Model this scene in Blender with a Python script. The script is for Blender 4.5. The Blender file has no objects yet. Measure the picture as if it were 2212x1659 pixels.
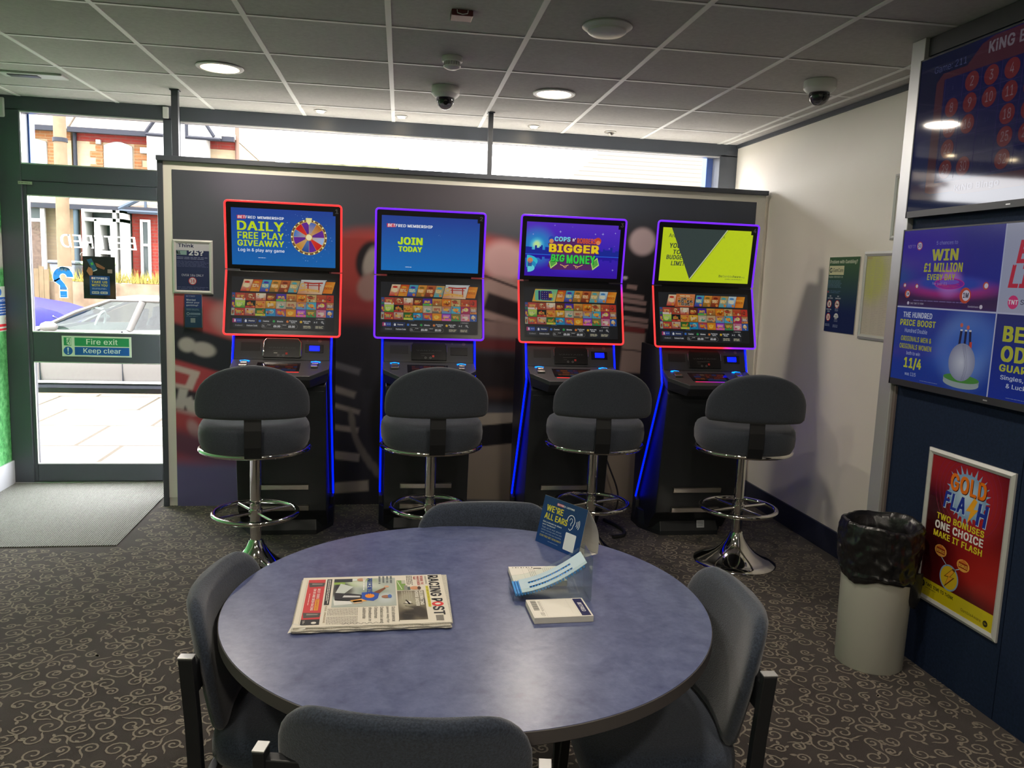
import bpy, bmesh, math, random, os
import numpy as np
from mathutils import Vector, Matrix, Euler

random.seed(7)
SC = bpy.context.scene
COL = SC.collection
PI = math.pi
R = math.radians

# ------------------------------------------------------------------ camera, sky, sun, exposure
CAM_H = 1.534
cam_d = bpy.data.cameras.new('camera')
cam_d.sensor_fit = 'HORIZONTAL'
cam_d.sensor_width = 36.0
cam_d.lens = 36.0 * 1722.3 / 2212.0
cam_d.clip_start = 0.05
cam_d.clip_end = 300
cam = bpy.data.objects.new('camera', cam_d)
COL.objects.link(cam)
def cam_matrix(yaw, pitch, roll):
    f = Vector((math.sin(yaw)*math.cos(pitch), math.cos(yaw)*math.cos(pitch), math.sin(pitch)))
    r = Vector((math.cos(yaw), -math.sin(yaw), 0)); u = r.cross(f)
    r2 = r*math.cos(roll) + u*math.sin(roll); u2 = -r*math.sin(roll) + u*math.cos(roll)
    return Matrix(((r2.x, u2.x, -f.x), (r2.y, u2.y, -f.y), (r2.z, u2.z, -f.z))).to_4x4()
cam.matrix_world = Matrix.Translation((0, 0, CAM_H)) @ cam_matrix(0.1665, -0.133, 0.0379)
SC.camera = cam

SC.view_settings.view_transform = 'Standard'
SC.view_settings.look = 'None'
SC.view_settings.gamma = 1.0
SC.view_settings.use_curve_mapping = False
SC.view_settings.exposure = 0.65

world = bpy.data.worlds.new('sky')
SC.world = world
world.use_nodes = True
wn = world.node_tree.nodes
bg = wn['Background']
bg.inputs[0].default_value = (0.95, 0.95, 0.97, 1)
bg.inputs[1].default_value = 12.0

sun_d = bpy.data.lights.new('sun', 'SUN')
sun_d.energy = 10.0
sun_d.angle = R(0.6)
sun_d.color = (1.0, 0.95, 0.86)
sun = bpy.data.objects.new('sun', sun_d)
COL.objects.link(sun)
sun.rotation_euler = (R(27), 0, R(-30))      # high, from behind the shop, onto the street
SC.cycles.transparent_max_bounces = 24

# ------------------------------------------------------------------ colour and materials
def lin(c):
    if isinstance(c, str):
        c = c.lstrip('#'); c = [int(c[i:i+2], 16) for i in (0, 2, 4)]
    return tuple(((v/255)/12.92 if v/255 <= .04045 else ((v/255+.055)/1.055)**2.4) for v in c)
def _inp(b, n, v):
    if n in b.inputs: b.inputs[n].default_value = v
def mat(name, col, rough=.5, metal=0., spec=.5, coat=0., noise=None, bump=None, emit=None, sheen=0.):
    """noise=(scale, amount) colour mottling; bump=(scale, strength)"""
    m = bpy.data.materials.new(name); m.use_nodes = True
    nt = m.node_tree; b = nt.nodes['Principled BSDF']
    c = lin(col) if isinstance(col, str) else col
    b.inputs['Base Color'].default_value = (*c, 1)
    _inp(b, 'Roughness', rough); _inp(b, 'Metallic', metal); _inp(b, 'Specular IOR Level', spec); _inp(b, 'Coat Weight', coat)
    if coat: _inp(b, 'Coat Roughness', .05)
    if sheen: _inp(b, 'Sheen Weight', sheen); _inp(b, 'Sheen Roughness', .5)
    if noise or bump:
        tc = nt.nodes.new('ShaderNodeTexCoord')
    if noise:
        n = nt.nodes.new('ShaderNodeTexNoise'); n.inputs['Scale'].default_value = noise[0]; n.inputs['Detail'].default_value = 6
        nt.links.new(tc.outputs['Object'], n.inputs['Vector'])
        r = nt.nodes.new('ShaderNodeValToRGB')
        a = noise[1]
        r.color_ramp.elements[0].position = .3; r.color_ramp.elements[1].position = .7
        r.color_ramp.elements[0].color = (*[max(0, x*(1-a)) for x in c], 1)
        r.color_ramp.elements[1].color = (*[min(1, x*(1+a)) for x in c], 1)
        nt.links.new(n.outputs['Fac'], r.inputs['Fac']); nt.links.new(r.outputs['Color'], b.inputs['Base Color'])
    if bump:
        n2 = nt.nodes.new('ShaderNodeTexNoise'); n2.inputs['Scale'].default_value = bump[0]; n2.inputs['Detail'].default_value = 3
        nt.links.new(tc.outputs['Object'], n2.inputs['Vector'])
        bp = nt.nodes.new('ShaderNodeBump'); bp.inputs['Strength'].default_value = bump[1]; bp.inputs['Distance'].default_value = .002
        nt.links.new(n2.outputs['Fac'], bp.inputs['Height']); nt.links.new(bp.outputs['Normal'], b.inputs['Normal'])
    if emit:
        _inp(b, 'Emission Color', (*(lin(emit[0]) if isinstance(emit[0], str) else emit[0]), 1)); _inp(b, 'Emission Strength', emit[1])
    return m
def glass(name, tint=(1, 1, 1), refl=.05, rough=0.0):
    """thin clear sheet: transparent straight on, more mirror-like towards grazing view"""
    m = bpy.data.materials.new(name); m.use_nodes = True
    nt = m.node_tree; nt.nodes.clear()
    o = nt.nodes.new('ShaderNodeOutputMaterial'); mx = nt.nodes.new('ShaderNodeMixShader')
    t = nt.nodes.new('ShaderNodeBsdfTransparent'); g = nt.nodes.new('ShaderNodeBsdfGlossy')
    t.inputs['Color'].default_value = (*tint, 1); g.inputs['Roughness'].default_value = rough
    lw = nt.nodes.new('ShaderNodeLayerWeight'); lw.inputs['Blend'].default_value = .5
    pw = nt.nodes.new('ShaderNodeMath'); pw.operation = 'POWER'; pw.inputs[1].default_value = 4
    ma = nt.nodes.new('ShaderNodeMath'); ma.operation = 'MULTIPLY_ADD'; ma.inputs[1].default_value = .8; ma.inputs[2].default_value = refl
    nt.links.new(lw.outputs['Facing'], pw.inputs[0]); nt.links.new(pw.outputs[0], ma.inputs[0])
    nt.links.new(ma.outputs[0], mx.inputs[0]); nt.links.new(t.outputs[0], mx.inputs[1]); nt.links.new(g.outputs[0], mx.inputs[2])
    nt.links.new(mx.outputs[0], o.inputs['Surface'])
    return m
def print_mat(name, rough=.45, spec=.4, coat=0., emission=0., darken=1.):
    """reads the printed / displayed colours of a graphic from the mesh attribute 'Col'"""
    m = bpy.data.materials.new(name); m.use_nodes = True
    nt = m.node_tree; b = nt.nodes['Principled BSDF']
    a = nt.nodes.new('ShaderNodeAttribute'); a.attribute_name = 'Col'
    if emission:
        b.inputs['Base Color'].default_value = (.01, .01, .012, 1)
        nt.links.new(a.outputs['Color'], b.inputs['Emission Color']); _inp(b, 'Emission Strength', emission)
    else:
        nt.links.new(a.outputs['Color'], b.inputs['Base Color'])
    _inp(b, 'Roughness', rough); _inp(b, 'Specular IOR Level', spec); _inp(b, 'Coat Weight', coat); _inp(b, 'Coat Roughness', .03)
    return m

M = {}
M['print'] = print_mat('printed_card', .5, .3)
M['gloss_print'] = print_mat('gloss_print', .25, .5)
M['mural'] = print_mat('mural_print', .5, .35)
M['screen'] = print_mat('lit_screen', .30, .25, 0, .50)
M['menu_screen'] = print_mat('menu_screen', .35, .2, 0, .31)
M['dim_screen'] = print_mat('dim_screen', .05, .35, 0, .10)
M['tv_screen'] = print_mat('tv_screen', .14, .4, 0, .27)
M['led'] = print_mat('led_light', .4, .3, 0, 1.0)
M['black'] = mat('black_plastic', (.010, .011, .013), .45)
M['cab'] = mat('black_cabinet', (.017, .020, .023), .45)
M['cab_grey'] = mat('dark_grey_panel', (.035, .036, .040), .42)
M['gloss_black'] = mat('gloss_black', (.010, .010, .011), .28, spec=.35)
M['chrome'] = mat('chrome', (.78, .76, .72), .07, 1.)
M['steel'] = mat('brushed_steel', (.50, .48, .44), .32, 1.)
M['silver'] = mat('silver_aluminium', (.58, .58, .58), .38, .55)
M['frame_white'] = mat('snap_frame', (.62, .62, .60), .35, .25)
M['fabric_dark'] = mat('charcoal_fabric', (.050, .058, .074), .95, spec=.12, noise=(260, .2), bump=(420, .5), sheen=.25)
M['fabric_blue'] = mat('blue_grey_fabric', (.032, .041, .060), .95, spec=.12, noise=(240, .38), bump=(380, .55), sheen=.35)
M['frame_dark'] = mat('anthracite_frame', (.062, .070, .088), .42)
M['blue_paint'] = mat('blue_paint', (.03, .09, .32), .45)
M['wall'] = mat('cream_wall', (.82, .77, .69), .75, noise=(1.3, .035), bump=(35, .08))
M['cream'] = mat('cream_edge', (.76, .74, .66), .55)
M['navy'] = mat('navy_panel', (.009, .019, .048), .72, spec=.2, noise=(90, .2), bump=(300, .25))
M['navy_skirt'] = mat('navy_skirting', (.020, .024, .048), .5)
M['white_plastic'] = mat('white_plastic', (.62, .62, .60), .4)
M['white_skirt'] = mat('pale_skirting', (.50, .52, .56), .5)
M['grey_tile'] = mat('mineral_tile', (.30, .29, .28), .95, spec=.1, noise=(55, .10), bump=(160, .5))
M['tee'] = mat('ceiling_tee', (.80, .80, .77), .5)
M['bin'] = mat('grey_bin', (.50, .50, .44), .35)
M['bag'] = mat('black_bag', (.010, .010, .011), .30, spec=.6, bump=(45, 1.0))
M['rubber'] = mat('rubber', (.02, .02, .02), .7)
M['paper'] = mat('paper', (.66, .64, .58), .8, spec=.1)
M['paper_edge'] = mat('newsprint_edge', (.52, .49, .42), .9, spec=.1, noise=(400, .2))
M['acrylic'] = glass('clear_acrylic', (.95, .98, .965), .05, .02)
M['window_glass'] = glass('window_glass', (.985, .985, .99), .03)
M['dome'] = glass('camera_dome', (.35, .35, .37), .06)
M['red_plastic'] = mat('dark_red_plastic', (.10, .018, .018), .3)

# ------------------------------------------------------------------ mesh helpers
class MB:
    def __init__(s): s.v = []; s.f = []; s.m = []; s.c = []; s.cur = 0; s.col = (1, 1, 1)
    def mi(s, i): s.cur = i; return s
    def add(s, vs, fs, Mx=None):
        n = len(s.v)
        for p in vs:
            p = Vector(p)
            if Mx is not None: p = Mx @ p
            s.v.append(tuple(p)); s.c.append(s.col)
        for f in fs: s.f.append(tuple(i+n for i in f)); s.m.append(s.cur)
        return s
    def box(s, x0, x1, y0, y1, z0, z1, Mx=None):
        return s.add([(x0,y0,z0),(x1,y0,z0),(x1,y1,z0),(x0,y1,z0),(x0,y0,z1),(x1,y0,z1),(x1,y1,z1),(x0,y1,z1)],
              [(0,3,2,1),(4,5,6,7),(0,1,5,4),(1,2,6,5),(2,3,7,6),(3,0,4,7)], Mx)
    def prism(s, poly, a, b, axis='x', Mx=None):
        """poly of 2-tuples in the two other axes (x: (y,z); y: (x,z); z: (x,y)), counter-clockwise"""
        mk = {'x': lambda p, t: (t, p[0], p[1]), 'y': lambda p, t: (p[0], t, p[1]), 'z': lambda p, t: (p[0], p[1], t)}[axis]
        n = len(poly); vs = [mk(p, a) for p in poly] + [mk(p, b) for p in poly]
        fs = [tuple(range(n-1, -1, -1)), tuple(range(n, 2*n))] + [(i, (i+1) % n, n+(i+1) % n, n+i) for i in range(n)]
        if axis == 'y': fs = [tuple(reversed(f)) for f in fs]
        return s.add(vs, fs, Mx)
    def loft(s, rings, closed=True, cap=True, Mx=None):
        n = len(rings[0]); vs = [p for r in rings for p in r]; fs = []
        for k in range(len(rings)-1):
            for i in range(n if closed else n-1):
                j = (i+1) % n
                fs.append((k*n+i, k*n+j, (k+1)*n+j, (k+1)*n+i))
        if cap: fs += [tuple(range(n-1, -1, -1)), tuple((len(rings)-1)*n+i for i in range(n))]
        return s.add(vs, fs, Mx)
    def lathe(s, prof, n=32, c=(0, 0, 0), Mx=None, cap=True):
        rings = [[(c[0]+r*math.cos(2*PI*i/n), c[1]+r*math.sin(2*PI*i/n), c[2]+z) for i in range(n)] for r, z in prof]
        return s.loft(rings, True, cap, Mx)
    def tube(s, path, r, n=8, closed=False, Mx=None, cols=None):
        P = [Vector(p) for p in path]; m = len(P); rings = []
        prev = None
        for i, p in enumerate(P):
            if closed: t = (P[(i+1) % m]-P[i-1])
            else: t = P[min(i+1, m-1)]-P[max(i-1, 0)]
            t.normalize()
            if prev is None:
                a = Vector((0, 0, 1)) if abs(t.z) < .9 else Vector((1, 0, 0))
                u = t.cross(a).normalized()
            else:
                u = (prev - t*prev.dot(t)).normalized()
            prev = u; w = t.cross(u)
            rr = r[i] if isinstance(r, (list, tuple)) else r
            rings.append([tuple(p+u*rr*math.cos(2*PI*k/n)+w*rr*math.sin(2*PI*k/n)) for k in range(n)])
        base = len(s.v)
        if closed:
            s.loft(rings+[rings[0]], True, False, Mx)
        else: s.loft(rings, True, True, Mx)
        if cols:
            for i in range(len(rings)):
                for k in range(n): s.c[base+i*n+k] = cols[i]
            if closed:
                for k in range(n): s.c[base+len(rings)*n+k] = cols[0]
        return s
    def cyl(s, p0, p1, r, n=20, r1=None, Mx=None):
        return s.tube([p0, p1], [r, r if r1 is None else r1], n, Mx=Mx)

def obj(name, mb, mats, parent=None, bevel=0, smooth=None, loc=None, rz=0, use_col=False, sub=0, segs=2):
    me = bpy.data.meshes.new(name)
    me.from_pydata(mb.v, [], mb.f); me.update()
    if not isinstance(mats, (list, tuple)): mats = [mats]
    for m_ in mats: me.materials.append(m_)
    if len(mats) > 1: me.polygons.foreach_set('material_index', mb.m)
    if use_col:
        ca = me.color_attributes.new('Col', 'FLOAT_COLOR', 'POINT')
        arr = np.ones((len(mb.v), 4), np.float32); arr[:, :3] = np.array(mb.c, np.float32); ca.data.foreach_set('color', arr.ravel())
    if smooth is not None:
        me.polygons.foreach_set('use_smooth', [True]*len(me.polygons))
        me.set_sharp_from_angle(angle=R(smooth))
    o = bpy.data.objects.new(name, me); COL.objects.link(o)
    if parent is not None: o.parent = parent
    if loc is not None: o.location = loc
    if rz: o.rotation_euler = (0, 0, rz)
    if bevel:
        b = o.modifiers.new('bevel', 'BEVEL'); b.width = bevel; b.segments = segs; b.limit_method = 'ANGLE'; b.angle_limit = R(40)
    if sub:
        b = o.modifiers.new('sub', 'SUBSURF'); b.levels = sub; b.render_levels = sub
    return o
def thing(name, label, cat, loc=(0, 0, 0), rz=0, group=None):
    o = bpy.data.objects.new(name, None); COL.objects.link(o); o.empty_display_size = .1
    o.location = loc; o.rotation_euler = (0, 0, rz); o['label'] = label; o['category'] = cat
    if group: o['group'] = group
    return o
def tag(o, label, cat, group=None, kind=None):
    o['label'] = label; o['category'] = cat
    if group: o['group'] = group
    if kind: o['kind'] = kind
    return o
def struct(o): o['kind'] = 'structure'; return o
def struct_root(name, loc=(0, 0, 0)):
    o = bpy.data.objects.new(name, None); COL.objects.link(o); o.location = loc; o['kind'] = 'structure'; return o

# ------------------------------------------------------------------ flat graphics: posters, screens, signs
_font = None
try:
    _fp = os.path.join(bpy.utils.system_resource('DATAFILES', path='fonts'), 'Inter.woff2')
    if os.path.exists(_fp): _font = bpy.data.fonts.load(_fp)
except Exception: _font = None
_tc = {}; _ch = {}
def _raw(t, res):
    cu = bpy.data.curves.new('t', 'FONT'); cu.body = t; cu.size = 1.0; cu.resolution_u = res
    if _font: cu.font = _font
    o = bpy.data.objects.new('t', cu); COL.objects.link(o)
    dg = bpy.context.evaluated_depsgraph_get(); dg.update()
    me = bpy.data.meshes.new_from_object(o.evaluated_get(dg))
    v = np.zeros(len(me.vertices)*3, np.float32); me.vertices.foreach_get('co', v); v = v.reshape(-1, 3)[:, :2].copy()
    f = [tuple(p.vertices) for p in me.polygons]; ar = sum(p.area for p in me.polygons)
    bpy.data.objects.remove(o); bpy.data.curves.remove(cu); bpy.data.meshes.remove(me)
    return v, f, ar
def _loops(t, res):
    cu = bpy.data.curves.new('t', 'FONT'); cu.body = t; cu.size = 1.0; cu.resolution_u = res; cu.fill_mode = 'NONE'
    if _font: cu.font = _font
    o = bpy.data.objects.new('t', cu); COL.objects.link(o)
    dg = bpy.context.evaluated_depsgraph_get(); dg.update()
    me = bpy.data.meshes.new_from_object(o.evaluated_get(dg))
    V = [v.co.copy() for v in me.vertices]; nb = {}
    for e in me.edges:
        i, j = e.vertices; nb.setdefault(i, []).append(j); nb.setdefault(j, []).append(i)
    bpy.data.objects.remove(o); bpy.data.curves.remove(cu); bpy.data.meshes.remove(me)
    seen = set(); loops = []
    for i in range(len(V)):
        if i in seen or len(nb.get(i, ())) != 2: continue
        lp = [i]; seen.add(i); p, c = i, nb[i][0]
        while c != i and c not in seen:
            lp.append(c); seen.add(c); q = nb[c]; n_ = q[0] if q[0] != p else q[1]; p, c = c, n_
        loops.append([(V[k].x, V[k].y) for k in lp])
    return loops
def _sa(l): return .5*sum(l[i][0]*l[(i+1) % len(l)][1]-l[(i+1) % len(l)][0]*l[i][1] for i in range(len(l)))
def _letter(ch):
    """outline of one character, filled soundly (area checked against its contours), and its advance"""
    if ch in _ch: return _ch[ch]
    if 'HH' not in _ch: v = _raw('HH', 1)[0]; _ch['HH'] = float(v[:, 0].max()-v[:, 0].min())
    v = _raw('H'+ch+'H', 1)[0]; adv = float(v[:, 0].max()-v[:, 0].min())-_ch['HH']
    if ch == ' ': _ch[ch] = (np.zeros((0, 2), np.float32), [], adv); return _ch[ch]
    loops = [l for l in _loops(ch, 3) if len(l) > 2 and abs(_sa(l)) > 1e-6]
    loops.sort(key=lambda l: -abs(_sa(l)))
    def inside(pt, l):
        c = False
        for i in range(len(l)):
            (xa, ya), (xb, yb) = l[i-1], l[i]
            if (ya > pt[1]) != (yb > pt[1]) and pt[0] < (xb-xa)*(pt[1]-ya)/(yb-ya)+xa: c = not c
        return c
    groups = []
    for l in loops:
        host = [g for g in groups if inside(l[0], g[0])]
        if host and not any(inside(l[0], h) for h in host[0][1:]): host[0].append(l)
        else: groups.append([l])
    vs = []; fs = []; truth = 0; ar = 0
    from mathutils.geometry import tessellate_polygon
    for g in groups:
        truth += abs(_sa(g[0]))-sum(abs(_sa(h)) for h in g[1:])
        flat = [p for l in g for p in l]; base = len(vs); vs += flat
        for t3 in tessellate_polygon([[Vector((x, y, 0)) for x, y in l] for l in g]):
            q = [flat[k] for k in t3]; a3 = _sa(q); ar += abs(a3); fs.append(tuple(base+k for k in (t3 if a3 > 0 else t3[::-1])))
    best = (np.array(vs, np.float32), fs, ar)
    if abs(ar-truth) > .01*truth:
        best = min([best]+[_raw(ch, r) for r in (3, 4, 5, 6)], key=lambda c: abs(c[2]-truth))
    _ch[ch] = (best[0], best[1], adv); return _ch[ch]
for _c in " ABCDEFGHIJKLMNOPQRSTUVWXYZabcdefghijklmnopqrstuvwxyz0123456789£?!&'/.:,+-": _letter(_c)
def glyphs(s, bold):
    key = (s, bold); copies = 1
    if key in _tc: return _tc[key]
    vs = []; f = []; x = 0; n = 0
    for ch in s:
        lv, lf, adv = _letter(ch)
        if len(lv): vs.append(lv+np.array([x, 0], np.float32)); f += [tuple(i+n for i in g) for g in lf]; n += len(lv)
        x += adv+bold*.9
    v = np.vstack(vs) if vs else np.zeros((0, 2), np.float32)
    if bold > .005 and len(v):        # heavy weights: the letter struck again a little to every side
        b = bold*.62; n = len(v); vv = []; ff = []; copies = 5 if bold > .03 else 2
        for q, (dx, dy) in enumerate(((-b, -b*.5), (b, -b*.5), (b, b*.5), (-b, b*.5), (0, 0)) if bold > .03 else ((-b, 0), (b, 0))):
            vv.append(v+np.array([dx, dy], np.float32)); ff += [tuple(i+q*n for i in g) for g in f]
        v, f = np.vstack(vv), ff
    _tc[key] = (v, f, copies); return _tc[key]

def vinyl(name):
    """thin film stuck on glass: light from outside glows through it"""
    m = print_mat(name, .5, .3); nt = m.node_tree; b = nt.nodes['Principled BSDF']; o = nt.nodes['Material Output']
    t = nt.nodes.new('ShaderNodeBsdfTranslucent'); x = nt.nodes.new('ShaderNodeMixShader'); x.inputs[0].default_value = .45
    a = [n for n in nt.nodes if n.type == 'ATTRIBUTE'][0]
    nt.links.new(a.outputs['Color'], t.inputs['Color']); nt.links.new(b.outputs[0], x.inputs[1]); nt.links.new(t.outputs[0], x.inputs[2]); nt.links.new(x.outputs[0], o.inputs['Surface'])
    return m
class Canvas:
    """artwork in metres, x right, y up, on stacked layers a tenth of a millimetre apart"""
    DZ = .00016
    def __init__(s): s.v = []; s.f = []; s.c = []
    def _add(s, pts, faces, cols, lv):
        n = len(s.v); z = lv*s.DZ
        s.v += [(float(p[0]), float(p[1]), z) for p in pts]
        s.c += cols if isinstance(cols, list) else [lin(cols)]*len(pts)
        s.f += [tuple(i+n for i in f) for f in faces]
    def rect(s, x0, y0, x1, y1, col, lv=0, top=None):
        c0 = lin(col); c1 = lin(top) if top else c0
        s._add([(x0,y0),(x1,y0),(x1,y1),(x0,y1)], [(0,1,2,3)], [c0, c0, c1, c1], lv)
    def quad(s, pts, cols, lv=0):
        s._add(pts, [(0,1,2,3)], [lin(c) for c in cols], lv)
    def poly(s, pts, col, lv=0):
        a = sum(pts[i][0]*pts[(i+1) % len(pts)][1]-pts[(i+1) % len(pts)][0]*pts[i][1] for i in range(len(pts)))
        if a < 0: pts = pts[::-1]
        s._add(pts, [tuple(range(len(pts)))], col, lv)
    def disc(s, cx, cy, r, col, lv=0, n=20, ry=None, a0=0, a1=360, mid=None):
        ry = r if ry is None else ry
        full = a1-a0 >= 360
        k = n if full else n+1
        pts = [(cx+r*math.cos(R(a0+(a1-a0)*i/n)), cy+ry*math.sin(R(a0+(a1-a0)*i/n))) for i in range(k)]
        cols = [lin(mid or col)]+[lin(col)]*k
        s._add([(cx, cy)]+pts, [(0, 1+i, 1+(i+1) % k) for i in range(n)], cols, lv)
    def ring(s, cx, cy, r0, r1, col, lv=0, n=28, a0=0, a1=360):
        pts = []
        for i in range(n+1):
            a = R(a0+(a1-a0)*i/n); pts += [(cx+r0*math.cos(a), cy+r0*math.sin(a)), (cx+r1*math.cos(a), cy+r1*math.sin(a))]
        s._add(pts, [(2*i, 2*i+1, 2*i+3, 2*i+2) for i in range(n)], col, lv)
    def line(s, pts, w, col, lv=0):
        P = [Vector(p) for p in pts]; out = []
        for i, p in enumerate(P):
            t = (P[min(i+1, len(P)-1)]-P[max(i-1, 0)]); t.normalize(); n = Vector((-t.y, t.x))*w/2
            out += [tuple(p-n), tuple(p+n)]
        s._add(out, [(2*i, 2*i+2, 2*i+3, 2*i+1) for i in range(len(P)-1)], col, lv)
    def rrect(s, x0, y0, x1, y1, r, col, lv=0):
        pts = []
        for cx, cy, a in ((x1-r, y0+r, -90), (x1-r, y1-r, 0), (x0+r, y1-r, 90), (x0+r, y0+r, 180)):
            for k in range(4): pts.append((cx+r*math.cos(R(a+30*k)), cy+r*math.sin(R(a+30*k))))
        s.poly(pts, col, lv)
    def text(s, t, x0, y0, x1, y1, col, lv=1, bold=.0, shear=0., rot=0., keep=False):
        """letters fitted to the box x0..x1, y0..y1 (x1 < x0 mirrors them); keep=True keeps proportions, x1 is then the limit"""
        v, f, copies = glyphs(t, bold)
        if not len(v): return
        lo = v.min(0); hi = v.max(0); d = np.maximum(hi-lo, 1e-6)
        q = (v-lo)/d
        if keep:
            sc = (y1-y0)/d[1]; w = d[0]*sc
            X = x0+q[:, 0]*w
        else: X = x0+q[:, 0]*(x1-x0)
        Y = y0+q[:, 1]*(y1-y0)
        if shear: X = X+(Y-y0)*shear
        if rot:
            cx, cy = (x0+x1)/2, (y0+y1)/2; a = R(rot)
            X, Y = cx+(X-cx)*math.cos(a)-(Y-cy)*math.sin(a), cy+(X-cx)*math.sin(a)+(Y-cy)*math.cos(a)
        fl = f if x1 > x0 else [tuple(reversed(g)) for g in f]
        n0 = len(s.v); s._add(list(zip(X, Y)), fl, col, lv)
        if copies > 1:            # each strike lies a hair above the last
            m = len(v)//copies
            for i in range(n0, len(s.v)): a = s.v[i]; s.v[i] = (a[0], a[1], a[2]+((i-n0)//m)*.00002)
    def greek(s, x0, y0, x1, y1, n, col, lv=1, fill=.45, rag=.15):
        """lines of type too small to read"""
        h = (y1-y0)/n
        for i in range(n):
            yb = y1-(i+1)*h+h*(1-fill)/2; x = x0; xe = x1-(x1-x0)*rag*random.random()
            while x < xe:
                w = min(random.uniform(1.5, 5)*h, xe-x)
                s.rect(x, yb, x+w, yb+h*fill, col, lv); x += w+h*.5
    def grid(s, fn, x0, y0, x1, y1, nx, ny, lv=0, rel=False):
        xs = np.linspace(x0, x1, nx+1); ys = np.linspace(y0, y1, ny+1)
        X, Y = np.meshgrid(xs, ys); C = fn(X.ravel()-(x0 if rel else 0), Y.ravel()-(y0 if rel else 0))
        n = len(s.v); z = lv*s.DZ
        s.v += [(float(a), float(b), z) for a, b in zip(X.ravel(), Y.ravel())]
        s.c += [tuple(c) for c in C]
        w = nx+1
        s.f += [(n+j*w+i, n+j*w+i+1, n+(j+1)*w+i+1, n+(j+1)*w+i) for j in range(ny) for i in range(nx)]
    def build(s, name, material, parent=None, Mx=None, back=None, backmat=None):
        mb = MB(); mb.v = s.v; mb.f = s.f; mb.m = [0]*len(s.f); mb.c = s.c
        if back:       # a real board behind the artwork: (x0,y0,x1,y1,thickness)
            mb.cur = 1; x0, y0, x1, y1, t = back; mb.box(x0, x1, y0, y1, -t, -.0002)
        if Mx is not None: mb.v = [tuple(Mx @ Vector(p)) for p in mb.v]
        return obj(name, mb, [material, backmat or M['black']] if back else material, parent, use_col=True)
def lin_arr(c): return np.array(lin(c))
def paint(base, shapes):
    """blurred photographic print: soft ellipses and soft polygons over a base colour"""
    def fn(X, Y):
        C = np.tile(lin_arr(base), (len(X), 1))
        for sh in shapes:
            kind = sh[0]
            if kind == 'e':
                _, cx, cy, rx, ry, rot, col, soft = sh
                a = R(rot); dx, dy = X-cx, Y-cy
                u = (dx*math.cos(a)+dy*math.sin(a))/rx; v = (-dx*math.sin(a)+dy*math.cos(a))/ry
                d = (1-np.sqrt(u*u+v*v))*min(rx, ry)
            elif kind == 'r':
                _, cx, cy, rx, ry, rot, col, soft = sh
                a = R(rot); dx, dy = X-cx, Y-cy
                u = np.abs(dx*math.cos(a)+dy*math.sin(a))-rx; v = np.abs(-dx*math.sin(a)+dy*math.cos(a))-ry
                d = -np.maximum(u, v)
            elif kind == 'g':
                _, y0, y1, col = sh
                w = np.clip((Y-y0)/(y1-y0), 0, 1)[:, None]; C = C*(1-w)+lin_arr(col)*w; continue
            w = np.clip(d/soft+.5, 0, 1); w = (w*w*(3-2*w))[:, None]
            C = C*(1-w)+lin_arr(col)*w
        return C
    return fn

def face_matrix(origin, xdir, ydir):
    x = Vector(xdir).normalized(); y = Vector(ydir).normalized(); z = x.cross(y)
    m = Matrix((( x.x, y.x, z.x), (x.y, y.y, z.y), (x.z, y.z, z.z))).to_4x4()
    return Matrix.Translation(origin) @ m
# ================================================================== the room
CH = 2.578            # ceiling height
XL, XR, YW, YB = -2.47, 2.627, 5.86, -3.2
YF = 5.94             # outer face of the shop front

# ---- floor: brown carpet with woven scrolls
def scroll(mb, cx, cy, r, a0, hand, w):
    n = 17; turns = random.uniform(1.25, 1.6); pts = []
    for i in range(n+1):
        t = i/n; a = a0+hand*2*PI*turns*t
        rr = r*(1-t)**.62+.004 if t > 0 else r
        rr = r*(1.0-t*.88)
        pts.append((cx+rr*math.cos(a), cy+rr*math.sin(a)))
    # tail that runs off the outside of the curl
    ta = a0-hand*PI/2; p0 = pts[0]
    tail = []
    L = random.uniform(.5, 1.0)*r
    for k in (3, 2, 1):
        s_ = k/3
        tail.append((p0[0]+math.cos(ta)*L*s_+math.cos(a0)*L*.45*s_*s_, p0[1]+math.sin(ta)*L*s_+math.sin(a0)*L*.45*s_*s_))
    P = [Vector(p) for p in tail+pts]; m = len(P); vs = []; zq = random.uniform(.0004, .0016)
    for i, p in enumerate(P):
        t = (P[min(i+1, m-1)]-P[max(i-1, 0)]).normalized(); nn = Vector((-t.y, t.x))
        e = min(1, i/2.5+.25, (m-1-i)/3+.55); h = w*.5*e
        vs += [(p.x-nn.x*h, p.y-nn.y*h, zq), (p.x+nn.x*h, p.y+nn.y*h, zq)]
    mb.add(vs, [(2*i, 2*i+2, 2*i+3, 2*i+1) for i in range(m-1)])
    for _ in range(random.choice((1, 1, 2))):
        i = random.randrange(3, 12); p = P[i]; out = (p-Vector((cx, cy))).normalized()
        sgn = random.choice((1, 1, -1)); d = (out*sgn+Vector((-out.y, out.x))*random.uniform(-.9, .9)).normalized(); q = Vector((-d.y, d.x))
        l = random.uniform(.016, .026); b = l*.27
        lv = [p, p+d*l*.45+q*b, p+d*l*.85+q*b*.8, p+d*l*1.1, p+d*l*.8-q*b*.7, p+d*l*.4-q*b]
        mb.add([(v.x, v.y, zq+.0001) for v in lv], [(0, 5, 4, 3, 2, 1)] if True else [])
MATX, MATY = -1.40, 4.48
fl = MB(); fl.box(XL-.1, XR+.1, YB-.1, YF, -.12, 0)
fl.cur = 1
sp = .084; rows = int(5.4/(sp*.87))
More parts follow.
